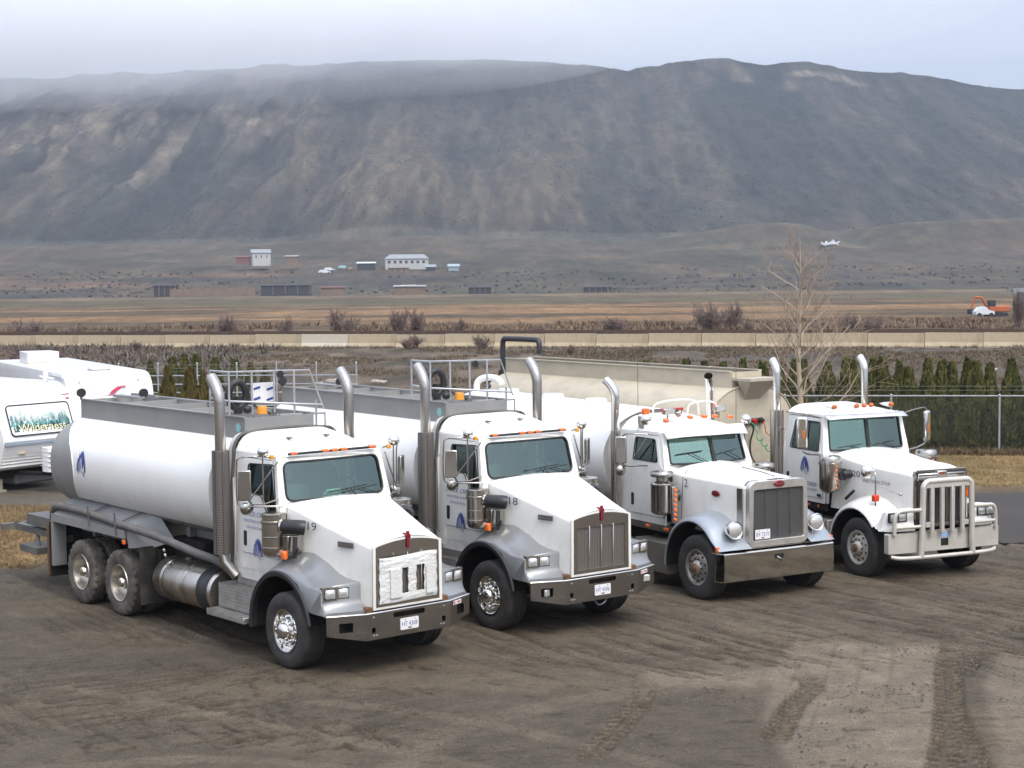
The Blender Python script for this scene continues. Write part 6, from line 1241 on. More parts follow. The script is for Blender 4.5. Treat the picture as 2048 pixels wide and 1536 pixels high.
def bankleft(N): x = RNG.uniform(-36, -14, N); y = 60 + RNG.random(N) * (yb(x) - 61); k = fbm(x / 2.5, y / 3, 3, 403) > .5; return x[k], y[k]
tufts('bank_sagebrush', 9000, bankleft, terrain, (.12, .5), SAGE, .9, 9, .7)
def edgexy(N): x = RNG.uniform(-36, 34, N); y = yb(x) - RNG.random(N) ** 2 * 2.2 - .15; k = fbm(x / 2, y, 3, 405) > .46; return x[k], y[k]
tufts('barrier_foot_grass', 5000, edgexy, terrain, (.06, .26), SAGE, .8, 5, .7)
def fieldxy(N): y = 122 + RNG.random(N) ** 1.5 * 60; x = RNG.uniform(-.36, .36, N) * y; k = fbm(x / 9, y / 6, 4, 407) > .5; return x[k], y[k]
tufts('trackside_brush', 30000, fieldxy, terrain, (.12, .75), leafmat('trackside_brush', (.10, .07, .05), (.24, .17, .11), .1), .8, 9, .7)
def farmxy(N): y = 640 + RNG.random(N) * 170; x = RNG.uniform(-.36, .36, N) * y; k = (fbm(x / 50, y / 14, 4, 409) > .55); return x[k], y[k]
tufts('farm_scrub', 3000, farmxy, terrain, (.4, 1.8), leafmat('farm_scrub', (.035, .031, .026), (.07, .058, .045), .02), .6, 10, .8)
def hillxy(N): y = 1090 + RNG.random(N) * 720; x = RNG.uniform(-.36, .36, N) * y; p_ = 1024 + 3376 * x / 1750; k = fbm(x / 45, y / 60, 4, 411) > .40 + .1 * (p_ < 500); return x[k], y[k]
tufts('hillside_scrub', 42000, hillxy, lambda x, y: terrain(x, y) - .3, (.4, 1.9), leafmat('hillside_scrub', (.022, .025, .019), (.05, .048, .035), .01), .6, 8, .6)
def vergexy(N): x = RNG.uniform(4, 17, N); y = RNG.uniform(41, 49, N); return x, y
tufts('verge_grass', 26000, vergexy, lambda x, y: .09 + 0 * x, (.04, .10), leafmat('verge_straw', (.16, .11, .05), (.36, .26, .13), .8), 1, 4)
def lgx(N):
    x = RNG.uniform(-14, -8.2, N); y = RNG.uniform(31.5, 40, N); k = (x + .22 * (y - 32) + .8 * (fbm(x / 1.3, y / 1.3, 4, 201) - .5)) < -8.9; return x[k], y[k]
tufts('lot_edge_grass', 22000, lgx, lambda x, y: 0 * x, (.03, .09), leafmat('lot_straw', (.12, .085, .045), (.3, .21, .11), .8), 1, 4)
def hedgefoot(N): x = RNG.uniform(4, 17, N); y = 48.2 - .0 * x + RNG.random(N) * .9 - (x - 10) * .14; return x, y
tufts('hedge_foot_weeds', 5000, hedgefoot, lambda x, y: .08 + 0 * x, (.05, .24), leafmat('rusty_weeds', (.07, .05, .03), (.2, .14, .08), .8), 1, 5)
# small stones and clods on the yard
def clods(name, N, x0, x1, y0, y1, s0, s1, mat_):
    T4_ = np.array([(1, 0, 0), (-.5, .87, 0), (-.5, -.87, 0), (0, 0, .9)]); F4 = np.array([(0, 1, 3), (1, 2, 3), (2, 0, 3)])
    x = RNG.uniform(x0, x1, N); y = RNG.uniform(y0, y1, N); k = fbm(x / 1.1, y / .8, 4, 501) > .5; x, y = x[k], y[k]; N = len(x)
    s_ = s0 + (s1 - s0) * RNG.random(N) ** 4; a = RNG.random(N) * 6.28; ca, sa = np.cos(a)[:, None], np.sin(a)[:, None]; V = np.zeros((N, 4, 3)); j = 1 + .5 * (RNG.random((N, 4)) - .5)
    V[..., 0] = x[:, None] + s_[:, None] * j * (T4_[:, 0] * ca - T4_[:, 1] * sa); V[..., 1] = y[:, None] + s_[:, None] * j * (T4_[:, 0] * sa + T4_[:, 1] * ca); V[..., 2] = s_[:, None] * T4_[:, 2] * j - .012
    return soup(name, V.reshape(-1, 3), (F4[None] + 4 * np.arange(N)[:, None, None]).reshape(-1, 3), mat_, kind='stuff')
clods('yard_grit', 60000, -10, 11, 18, 33, .005, .026, leafmat('yard_grit', (.045, .038, .03), (.13, .115, .095), 1.0))

# ---- concrete barrier of ten-foot sections, railway behind it
CONC = mat('barrier_concrete', (.40, .325, .215), .85, 0, .12, 1.5, .3, 12, dirt=(.22, .17, .105), dscale=1.2, damt=.6, stretch=(1, 1, .5)); CONC2 = mat('pale_barrier_concrete', (.48, .43, .34), .85, 0, .1, 1.5, .3, 12, dirt=(.3, .25, .18), dscale=1.5, damt=.5)
bp_ = MB(); prof = [(-.3, 0), (-.3, .1), (-.16, .3), (-.09, .81), (.09, .81), (.16, .3), (.3, .1), (.3, 0)]

rows = [[(x, y, z) for y, z in prof] for x in (-1.515, -1.5, 1.5, 1.515)]; rows[0] = [(-1.515, y * .93, z * .985) for y, z in prof]; rows[3] = [(1.515, y * .93, z * .985) for y, z in prof]
bp_.grid(rows); bp_.add(rows[0], [tuple(range(8))]); bp_.add(rows[3], [tuple(range(8))]); bar_me = mesh_of(bp_, 'barrier_section', CONC, 25)
hole = MB().lathe([(.055, -.16), (.001, -.155)], (0, 0, 0), 'y', 10); hole_me = mesh_of(hole, 'lifting_hole', BLACK, 0); drip = MB().box(-.02, .02, -.185, -.16, .28, .42); drip_me = mesh_of(MB().add([(-.03, -.165, .36), (.03, -.165, .36), (.012, -.255, .14), (-.02, -.255, .14)], [(0, 1, 2, 3)]), 'rust_stain', mat('rust_stain', (.2, .15, .1), .9), 0)
ang = math.atan2(-.30, 1); x = -64.0; i = 0
broot = thing('barrier_wall', 'long row of weathered concrete barrier sections along the railway', 'barrier', (0, 0, 0))
while x < 60:
    cx, cy = x, yb(x) - .05
    me = bar_me
    if -13.0 < cx < -10.1:
        me = bar_me.copy(); me.materials[0] = CONC2
    o = bpy.data.objects.new('barrier_section', me); COL.objects.link(o); o.parent = broot; o.location = (cx, cy, float(zb_(cx)) - .02 + RNG.uniform(-.02, .02)); o.rotation_euler = (0, RNG.uniform(-.004, .004), ang + RNG.uniform(-.006, .006))
    if abs(cx) < 36:
        for hx in (-.75, .75):
            h = bpy.data.objects.new('lifting_hole', hole_me); COL.objects.link(h); h.parent = o; h.location = (hx, .035, .47)
    x += 3.06 * math.cos(ang); i += 1
RAIL = mat('rusty_rail', (.11, .07, .05), .6, .5, .2, 3)
tr = thing('railway_track', 'railway track on dark ballast just beyond the concrete barrier', 'railway', (0, 0, 0))
for off in (6.2, 7.65):
    m = MB(); 
    for a in range(-90, 90, 6):
        def rp(xx): return Vector((xx + .29 * off * 1, yb(xx) + off * 1.0, float(zb_(xx)) + .56))
        p, q = rp(a), rp(a + 6); n_ = Vector((.29, .957, 0)) * .035
        m.add([p - n_, p + n_, q + n_, q - n_] + [v + Vector((0, 0, .16)) for v in (p - n_, p + n_, q + n_, q - n_)], [(0, 3, 2, 1), (4, 5, 6, 7), (0, 1, 5, 4), (2, 3, 7, 6), (3, 0, 4, 7), (1, 2, 6, 5)])
    ob('rail', m, RAIL, tr, 0)
m = MB()
for xx in np.arange(-80, 80, .6): m.obox((xx + 2.0, yb(xx) + 6.9, float(zb_(xx)) + .55), (.22, 2.4, .1), (0, 0, ang))
ob('sleepers', m, mat('railway_sleeper', (.07, .055, .045), .9, 0, .2, 3), tr, 0, fix=False, kind='stuff')

# ---- cedar hedge and chain-link fences
def nth(i, n):
    T_ = ['', 'second', 'third', 'fourth', 'fifth', 'sixth', 'seventh', 'eighth', 'ninth', 'tenth', 'eleventh', 'twelfth', 'thirteenth', 'fourteenth']
    if i == 0: return 'leftmost'
    if i == n - 1: return 'rightmost'
    return T_[i] + ' from the left' if i <= (n - 1) / 2 else T_[n - 1 - i] + ' from the right'
def cedar_mesh(seed, n=2400, h=2.6, r=.42):
    g = np.random.default_rng(seed); zt = g.random(n) ** .85; rad = r * 1.12 * (1 - zt) ** .85 * (1 + .12 * np.sin(zt * 17 + seed)) * (.82 + .25 * g.random(n)) * np.clip(zt * 14 + .75, 0, 1); a = g.random(n) * 6.283
    rad *= 1 + .16 * np.sin(3 * a + seed) + .08 * np.sin(7 * a + zt * 9); x, y, z = rad * np.cos(a), rad * np.sin(a), zt * h * .97 + .05; s_ = .035 + .05 * g.random(n); V = np.zeros((n, 4, 3)); b = a + g.normal(0, .7, n)
    tx, ty = -np.sin(b), np.cos(b); ox, oy = np.cos(a) * s_ * .5, np.sin(a) * s_ * .5; up = s_ * (1.5 + g.random(n))
    for k, (p, q) in enumerate(((-1, 0), (1, 0), (.5, 1), (-.5, 1))): V[:, k, 0] = x + tx * s_ * .6 * p + ox * (1 + q); V[:, k, 1] = y + ty * s_ * .6 * p + oy * (1 + q); V[:, k, 2] = z + up * q - .03 * (1 - q)
    return V.reshape(-1, 3), np.arange(n * 4).reshape(n, 4)
CED = leafmat('cedar_green', (.030, .038, .010), (.135, .13, .038), 2.5); CEDB = leafmat('browned_cedar', (.05, .04, .012), (.13, .10, .03), 2.0)
CEDM = []
for sd_ in range(5):
    V, F = cedar_mesh(sd_ + 1); CEDM.append(soup('crown', V, F, CED, mesh_only=True))
CEDBM = []
for sd_ in range(3):
    V, F = cedar_mesh(sd_ + 21, 2000, 2.6, .42); CEDBM.append(soup('crown', V, F, CEDB, mesh_only=True))
core_me = mesh_of(MB().lathe([(.3, .05), (.33, .5), (.28, 1.3), (.14, 2.1), (.01, 2.45)], (0, 0, 0), 'z', 10), 'trunk', mat('cedar_inner', (.012, .014, .008), .95), 60)  # dark inner cone filling the crown, in place of a trunk
def cedar(x, y, z, h, wdt, label, group, brown=False):
    t = thing('cedar_tree', label, 'tree', (x, y, z), RNG.random() * 6.28, group)
    c_ = bpy.data.objects.new('crown', (CEDBM if brown else CEDM)[RNG.integers(3 if brown else 5)]); COL.objects.link(c_); c_.parent = t; c_.scale = (wdt, wdt, h / 2.6)
    k = bpy.data.objects.new('trunk', core_me); COL.objects.link(k); k.parent = t; k.scale = (wdt, wdt, h / 2.6)
def fline(xx): return 48.95 - (xx - 10) * .14        # fence line on the right, ground depth
pxs = [1290, 1330, 1368, 1405, 1440, 1478, 1515, 1548, 1580, 1612, 1655, 1690, 1703, 1746, 1764, 1795, 1812, 1850, 1880, 1898, 1927, 1942, 1970, 2013, 2050, 2085, 2120]
for i, p in enumerate(pxs):
    yy = 50.2 if p > 1600 else 51.5; xx = (p - 1024) / 3376 * yy; top = {1746: 725, 1812: 741}.get(p, 728 + 5 * math.sin(i * 2.1)); h = 5.485 - (top - (541 - .01 * (p - 1024))) / 3376 * yy + .05
    cedar(xx, fline(xx) + 1.15 + .12 * math.sin(i * 5), 0, h, 1.0 + .14 * math.sin(i * 3.3), 'pointed green cedar, ' + nth(i, len(pxs)) + ' in the row behind the right chain-link fence', 'green cedars behind the fence on the right')
for i in range(34):   # lower thick hedge growth between the cedars
    xx = 5.0 + i * .36; cedar(xx, fline(xx) + .75 + .1 * math.sin(i * 4), 0, 1.75 + .15 * math.sin(i * 2.7), 1.1, 'dense lower cedar shrub filling the hedge right behind the fence', 'low hedge shrubs behind the fence on the right')
for ci, (p, top, yy, wd, br) in enumerate(((335, 735, 52, .95, 1), (379, 738, 52, 1.15, 1), (405, 745, 52, .7, 1), (300, 722, 62.5, .8, 0), (345, 717, 62.5, 1.1, 0), (368, 712, 62.5, 1.0, 0), (392, 712, 62.5, 1.1, 0), (430, 718, 62.5, 1.0, 0), (470, 722, 62.5, 1.1, 0), (500, 728, 62.5, .8, 0), (530, 735, 62.5, .8, 0), (165, 722, 60, .8, 0))):
    xx = (p - 1024) / 3376 * yy; h = 5.485 - (top - (541 - .01 * (p - 1024))) / 3376 * yy
    cedar(xx, yy, 0, h, wd, ('brown-tinged young cedar, ' + nth(ci, 3) + ' of three before the left fence') if br else ('green cedar behind the left fence, ' + (nth(ci - 3, 8) + ' of the eight there' if ci < 11 else 'alone above the camper roof')), 'browned cedars before the left fence' if br else 'green cedars behind the left fence', bool(br))
for (p, top, yy) in ((1003, 745, 54), (985, 752, 53)):
    xx = (p - 1024) / 3376 * yy; h = 5.485 - (top - 541) / 3376 * yy; cedar(xx, yy, 0, h, .8, 'browned cedar between white tank pipe and beige trailer, ' + ('taller right one' if p == 1003 else 'lower left one'), 'browned cedars between the tanks', True)
WIRE = mat('galvanised_wire', (.16, .165, .16), .6, .3)
def fence(name_lbl, P, Q, h, step, rails, px=.07, postx=.0, dens=True, green=False):
    P, Q = Vector(P), Vector(Q); Lf = (Q - P).length; u_ = (Q - P) / Lf; t = thing('chain_link_fence', name_lbl, 'fence', P, math.atan2(u_.y, u_.x))
    k = int(Lf / step)
    pm = mesh_of(MB().tube([(0, 0, 0), (0, 0, h + postx)], .032, 8).sphere((0, 0, h + postx), .04, 8, 6), 'post', GALV, 60)
    for i in range(k + 1): o = bpy.data.objects.new('post', pm); COL.objects.link(o); o.parent = t; o.location = (i * step, 0, 0)
    for z in rails: ob('rail', MB().tube([(0, 0, z), (Lf, 0, z)], .022, 6), GALV, t, 60)
    if dens:
        n = int(Lf / px); V = []; F = []; w_ = .0024
        for i in range(-int(h / px), n):
            for sg in (1, -1):
                x0 = i * px; a0, a1 = (x0, x0 + h - .05) if sg > 0 else (x0 + h - .05, x0)
                z0, z1 = .03, h - .02
                lo, hi = max(0, min(a0, a1)), min(Lf, max(a0, a1))
                if hi <= lo: continue
                f0 = (lo - a0) / (a1 - a0); f1 = (hi - a0) / (a1 - a0); za, zb2 = z0 + (z1 - z0) * f0, z0 + (z1 - z0) * f1
                b_ = len(V); V += [(lo, -w_, za), (lo, w_, za + w_), (lo, 0, za - w_ * 1.2), (hi, -w_, zb2), (hi, w_, zb2 + w_), (hi, 0, zb2 - w_ * 1.2)]
                F += [(b_, b_ + 1, b_ + 4, b_ + 3), (b_ + 1, b_ + 2, b_ + 5, b_ + 4), (b_ + 2, b_, b_ + 3, b_ + 5)]
        so2 = soup('wire_mesh', np.array(V), np.array(F), WIRE, kind='stuff'); so2.parent = t
    return t
fr_ = fence('galvanised chain-link fence along the cedar hedge behind truck number 20', (4.95, fline(4.95), 0), (30.2, fline(30.2), 0), 1.78, 3.05, (1.76,), .075)
fence('tall chain-link fence with several rails behind the campers', (-20.0, 61.5, 0), (-5.5, 60.2, 0), 1.85, 1.45, (1.83, 1.52, 1.22, .75), .09, .42)
for z in (2.0, 2.12, 2.24): pass
bw = MB()
for z in (1.98, 2.1, 2.22): bw.tube([(-20, 61.5, z), (-5.5, 60.2, z)], .006, 4)
tag(ob('barbed_wire', bw, WIRE, None, 60, kind='stuff'), 'three strands of wire above the tall left fence', 'wire')
bw = MB()
for z in (1.92, 2.04): bw.tube([(4.2, fline(4.2), z), (30.2, fline(30.2), z)], .005, 4)
tag(ob('barbed_wire', bw, WIRE, None, 60, kind='stuff'), 'two strands of wire above the right fence', 'wire')

# ---- bare trees and shrubs
BARK = mat('pale_bark', (.38, .31, .23), .85, 0, .15, 5); TWIG = mat('bare_twigs', (.27, .20, .145), .9, 0, .2, 3); PTWIG = mat('purple_twigs', (.15, .105, .09), .9, 0, .2, 1)
def branch(mb, rr, p, dirv, ln, r, depth, up=.25, n=4, kids=4, thin=.0045, twig=None):
    pts = [Vector(p)]; dv = Vector(dirv).normalized(); rad = [r]
    for i in range(n):
        dv = (dv + Vector((rr.gauss(0, .17), rr.gauss(0, .17), rr.gauss(0, .12) + up * .25))).normalized(); pts.append(pts[-1] + dv * ln / n); rad.append(max(thin, r * (1 - (i + 1) / n * .75)))
    (mb if depth > 1 or twig is None else twig).tube(pts, rad, 5 if r > .02 else 3, caps=False)
    if depth > 0:
        for k in range(kids):
            t = .25 + .75 * (k + rr.random()) / kids; i = min(n - 1, int(t * n)); q = pts[i].lerp(pts[i + 1], t * n - i); ax = Vector((rr.gauss(0, 1), rr.gauss(0, 1), rr.gauss(0, .5))); side = dv.cross(ax).normalized()
            branch(mb, rr, q, dv * .62 + side * .62 + Vector((0, 0, up)), ln * rr.uniform(.38, .6), max(thin, rad[i] * .5), depth - 1, up, n, kids, thin, twig)
def tall_tree():
    rr = random.Random(11); t = thing('bare_tree', 'leafless young tree with upswept branches behind truck number 20', 'tree', (8.0, 46.8, 0)); H = 6.25
    tk = MB(); tk.tube([(0, 0, 0), (.03, 0, 1.5), (-.04, .02, 3), (.02, 0, 4.6), (.0, 0, H)], [.10, .085, .06, .035, .008], 8); ob('trunk', tk, BARK, t, 60); lm = MB(); tw = MB()
    for i in range(34):
        z = 1.0 + (H - 1.5) * (i / 34) ** .9; a = i * 2.4 + rr.random(); ln = (2.9 - .40 * z) * rr.uniform(.65, 1.15) + .15
        branch(lm, rr, (0, 0, z), (math.cos(a), math.sin(a), .45 + .12 * z), ln, .034 - .0035 * z, 2, .16, 5, 5, .0042, tw)
    ob('limbs', lm, BARK, t, 60, fix=False); ob('twigs', tw, TWIG, t, 60, fix=False, kind='stuff')
tall_tree()
def bush_mesh(seed, n=9, h=1.0, thin=.012, kids=5):
    rr = random.Random(seed); m = MB()
    for i in range(n):
        a = rr.random() * 6.28; branch(m, rr, (rr.gauss(0, .1), rr.gauss(0, .1), 0), (math.cos(a) * .7, math.sin(a) * .7, 1.0), h * rr.uniform(.7, 1.1), .03, 2, .2, 3, kids, thin)
    return m
BUSH = [mesh_of(bush_mesh(k + 31, 14, 1.0, .012, 7), 'bush', PTWIG, 0, fix=False) for k in range(3)]
BPX = [455, 285, 570, 685, 800, 835, 920, 1072, 1118, 1230, 1420, 1460, 1700, 1745, 1500, 1640, 60, 150, 2040]
for i, (p, wd, hh, yy) in enumerate(((455, 46, 38, 138), (285, 40, 24, 140), (570, 34, 34, 142), (685, 62, 46, 136), (800, 40, 48, 137), (835, 44, 46, 139), (920, 24, 28, 140), (1072, 30, 18, 138), (1118, 20, 14, 140), (1230, 56, 28, 137), (1420, 60, 46, 139), (1460, 44, 48, 141), (1700, 50, 30, 138), (1745, 40, 24, 137), (1500, 24, 20, 139), (1640, 30, 20, 141), (60, 60, 34, 138), (150, 50, 28, 139), (2040, 30, 60, 145))):
    xx = (p - 1024) / 3376 * yy; o = bpy.data.objects.new('bare_bush', BUSH[i % 3]); COL.objects.link(o); o.location = (xx, yy, float(terrain(xx, yy)) - .05); s_ = wd / 3376 * yy; o.scale = (s_ * .62, s_ * .62, hh / 3376 * yy * .95); o.rotation_euler = (0, 0, i * 1.3)
    tag(o, 'leafless purplish bush beyond the railway, ' + nth(sorted(BPX).index(p), len(BPX)) + ' in the dry field', 'bush', 'bare bushes beyond the railway')
for i, (p, y_, sz, yy) in enumerate(((40, 690, .9, 88), (95, 700, 1.1, 84), (20, 705, 1.0, 80), (130, 712, .8, 78), (965, 690, .7, 96), (833, 690, .6, 99), (815, 693, .5, 98), (270, 690, .6, 98), (1140, 694, .4, 90))):
    xx = (p - 1024) / 3376 * yy; o = bpy.data.objects.new('sage_bush', BUSH[(i + 1) % 3]); COL.objects.link(o); o.location = (xx, yy, float(terrain(xx, yy)) - .03); o.scale = (sz, sz, sz); o.rotation_euler = (0, 0, i)
    tag(o, 'grey leafless bush on the bank below the barrier, ' + nth(sorted([40, 95, 20, 130, 965, 833, 815, 270, 1140]).index(p), 9), 'bush', 'bushes on the bank')
ROCK = mat('pale_rock', (.36, .31, .26), .9, 0, .15, 3)
for i, (p, y_, s_) in enumerate(((668, 745, .28), (752, 747, .22), (760, 752, .2), (1985, 718, .18), (640, 740, .1))):
    yy = 76; xx = (p - 1024) / 3376 * yy; m = MB().sphere((0, 0, 0), s_, 9, 6, (1.5, .9, .55)); m.v = [(x + .2 * s_ * math.sin(y * 23 + z * 31), y, z + .2 * s_ * math.sin(x * 29)) for x, y, z in m.v]
    o = ob('rock', m, ROCK, None, 20); o.location = (xx, yy, float(terrain(xx, yy)) + s_ * .2); tag(o, 'pale rock lying on the brown bank, ' + nth(sorted([668, 752, 760, 1985, 640]).index(p), 5), 'rock', 'pale rocks on the bank')

# ---- the farm below the mountain
FW = mat('farmhouse_white', (.42, .42, .41), .7, 0, .05, .3); FR = mat('farm_roof_grey', (.24, .25, .26), .7, 0, .1, .5); FD = mat('farm_dark', (.03, .032, .036), .8); FT = mat('weathered_boards', (.19, .13, .09), .9, 0, .2, .6); FP = mat('pale_blue_shed', (.27, .34, .37), .7); FRED = mat('faded_red_shed', (.17, .07, .055), .8)
def at(p, y_px, yy): return ((p - 1024) / 3376 * yy, yy)
def house(label, p, wpx, y0, y1, yy, dp=8, wins=5, rz=0, roofk=.32, wall=FW, roof=FR, hip=False, cat='house', name='farmhouse', dark=None):
    x, y = at(p, 0, yy); yh = 541 - .01 * (p - 1024); zb2 = 5.485 - (y1 - yh) / 3376 * yy; H = (y1 - y0) / 3376 * yy; W = wpx / 3376 * yy
    t = thing(name, label, cat, (x, y, zb2), rz); hw, hd = W / 2, dp / 2; hw_ = H * (1 - roofk)
    ob('wall', MB().box(-hw, hw, -hd, hd, -2.5, hw_), wall, t, 0); e = .5; ins = (W * .12 if hip else 0)
    r = MB().add([(-hw - e, -hd - e, hw_), (hw + e, -hd - e, hw_), (hw + e, hd + e, hw_), (-hw - e, hd + e, hw_), (-hw - e + ins, 0, H), (hw + e - ins, 0, H)], [(0, 1, 5, 4), (2, 3, 4, 5), (3, 0, 4), (1, 2, 5), (0, 3, 2, 1)])
    ob('roof', r, roof, t, 0)
    for i in range(wins):
        xx = -hw + W * (i + .7) / (wins + .4); wn = ob('window', MB().box(xx - W * .03, xx + W * .03, -hd - .08, -hd, hw_ * .35, hw_ * .72), FD, t, 0)
    return t
h1 = house('small white two-storey farmhouse with grey roof on the slope', 525, 36, 498, 521, 820, 9, 3, .25); house('long white farmhouse with hipped grey roof on the slope', 817, 84, 508, 531, 810, 9, 7, 0, .38, hip=True)
house('pale blue shed beside the long farmhouse', 910, 20, 527, 544, 800, 5, 0, 0, .3, FP, FP, cat='shed', name='shed'); house('low red outbuilding left of the small farmhouse', 490, 26, 511, 518, 815, 5, 0, 0, .4, FRED, FRED, cat='shed', name='shed')
house('grey open shed right of the small farmhouse', 588, 24, 510, 518, 815, 5, 0, 0, .3, FT, FR, cat='shed', name='shed'); house('low carport with white roof left of the long farmhouse', 736, 34, 523, 535, 805, 5, 0, 0, .25, FD, mat('white_tin_roof', (.5, .52, .55), .5), cat='shed', name='carport')
house('grey gabled shed below the long farmhouse', 864, 18, 528, 543, 800, 5, 0, 0, .35, FD, FR, cat='shed', name='shed'); house('ruined lower storey under the long farmhouse', 800, 40, 534, 546, 795, 5, 3, 0, .1, FT, FT, cat='shed', name='shed')
for lab, p, w_, a, b in (('dark open-fronted cattle shed at the left end of the board fence', 335, 44, 567, 586), ('long dark open-fronted cattle shed right of the board fence', 575, 98, 567, 583), ('dark cattle shed in the middle of the pasture edge', 962, 46, 571, 587), ('dark twin cattle shed on the right of the pasture edge', 1192, 48, 571, 585), ('tumbledown shed with pale striped roof', 822, 60, 569, 586)):
    t = house(lab, p, w_, a, b, 640, 5, 0, 0, .18, FD if 'dark' in lab else FT, FD if 'dark' in lab else FR, cat='shed', name='cattle_shed')
    W = w_ / 3376 * 640; H = (b - a) / 3376 * 640
    for k in np.linspace(-.5, .5, 5): ob('post', MB().box(k * W - .12, k * W + .12, -2.9, -2.62, -1, H * .82), FT, t, 0)
    if 'striped' in lab:
        for k in (-.3, -.12, .05): ob('roof_sheet', MB().add([(k * W - .6, -3.1, H * .86), (k * W + .6, -3.1, H * .86), (k * W + 2.0, -.1, H * 1.03), (k * W + .8, -.1, H * 1.03)], [(0, 1, 2, 3)]), FW, t, 0)
t = thing('board_fence', 'long weathered board fence between the two dark sheds', 'fence', (*at(428, 0, 636), -3.0)); W = 170 / 3376 * 640
for i in range(28): xx = -W / 2 + W * i / 28; ob('board', MB().box(xx, xx + W / 28 * .93, -.1, .1, -.5, 2.9 + .3 * math.sin(i * 1.7)), FT, t, 0)
house('low brick red shed with pale roof edge near the pasture', 668, 46, 572, 582, 645, 4, 0, 0, .2, FT, FRED, cat='shed', name='shed')
def far_vehicle(name, label, cat, p, y_, yy, ln, h, col, rz=0):
    x, y = at(p, 0, yy); z = 5.485 - (y_ - (541 - .01 * (p - 1024))) / 3376 * yy; t = thing(name, label, cat, (x, y, z), rz); m = mat('far_' + name + '_' + str(p), col, .5)
    ob('body', MB().add([(-ln / 2, -1, .3), (ln / 2, -1, .3), (ln / 2, -1, h * .55), (ln * .28, -1, h * .6), (ln * .15, -1, h), (-ln * .3, -1, h), (-ln / 2, -1, h * .6), (-ln / 2, 1, .3), (ln / 2, 1, .3), (ln / 2, 1, h * .55), (ln * .28, 1, h * .6), (ln * .15, 1, h), (-ln * .3, 1, h), (-ln / 2, 1, h * .6)],
       [(0, 1, 2, 3, 4, 5, 6), (13, 12, 11, 10, 9, 8, 7)] + [(i, (i + 1) % 7, (i + 1) % 7 + 7, i + 7) for i in range(7)]), m, t, 0)
    for k in (-.32, .32): ob('wheel', MB().lathe([(.001, -1.05), (.36, -1.05), (.36, -.8), (.001, -.8)], (k * ln, 0, .36), 'y', 10), BLACK, t, 0)
far_vehicle('parked_car', 'white car parked on the farm slope, lower of two', 'car', 652, 546, 790, 5.4, 1.7, (.6, .62, .65), .3); far_vehicle('parked_car', 'white car parked on the farm slope, upper of two', 'car', 662, 541, 800, 5.0, 1.6, (.6, .62, .65), .3)
far_vehicle('parked_car', 'pale teal car parked left of the carport', 'car', 690, 537, 805, 5.0, 1.7, (.3, .45, .48)); far_vehicle('parked_car', 'pale rusty car beside the teal car', 'car', 702, 539, 805, 4.0, 1.4, (.35, .25, .2))
for i, (p, y0, y1, yy) in enumerate(((543, 528, 572, 700), (551, 528, 572, 700), (163, 545, 575, 700), (199, 555, 590, 640), (435, 540, 575, 700), (1476, 515, 565, 700), (1482, 515, 565, 700))):
    x, y = at(p, 0, yy); z1 = 5.485 - (y0 - (541 - .01 * (p - 1024))) / 3376 * yy; z0 = float(terrain(x, y)) - 1; mb = MB().tube([(0, 0, 0), (0, 0, z1 - z0)], .16 if yy < 900 else .13, 6)
    o = thing('utility_pole', 'thin utility pole on the far slope, ' + nth(sorted([543, 551, 163, 199, 435, 1476, 1482]).index(p), 7), 'pole', (x, y, z0), 0, 'utility poles on the far slope'); ob('pole_shaft', mb, FT if yy < 900 else FR, o, 60)
    if yy < 900: ob('crossarm', MB().box(-1.1, 1.1, -.08, .08, z1 - z0 - .9, z1 - z0 - .72), FT, o, 0)
JK = mat('scrap_white', (.6, .62, .65), .5)
for i, (p, y_, a) in enumerate(((1648, 490, .5), (1664, 489, -.4), (1672, 495, .3), (1656, 493, .1))):
    yy = 1000; x, y = at(p, 0, yy); o = ob('scrap_sheet', MB().obox((0, 0, 1), (3.4, 2.0, 1.2), (0, a, .5 * i)).obox((1.2, 0, 1.8), (2.0, 1.4, .4), (0, -a * 2, .3)), JK, None, 0); zt_ = 5.485 - (y_ + 4 - 535) / 3376 * yy; y = next((float(v) for v in np.arange(940, 1090, 4) if terrain(x / 1000 * v, v) > 5.485 - (y_ + 4 - 535) / 3376 * v), 1000.0); x = x / 1000 * y; o.location = (x, y, float(terrain(x, y)) + .4)
    tag(o, 'bright metal scrap in the right gully, ' + nth(sorted([1648, 1664, 1672, 1656]).index(p), 4), 'scrap', 'scrap dumped in the gully')
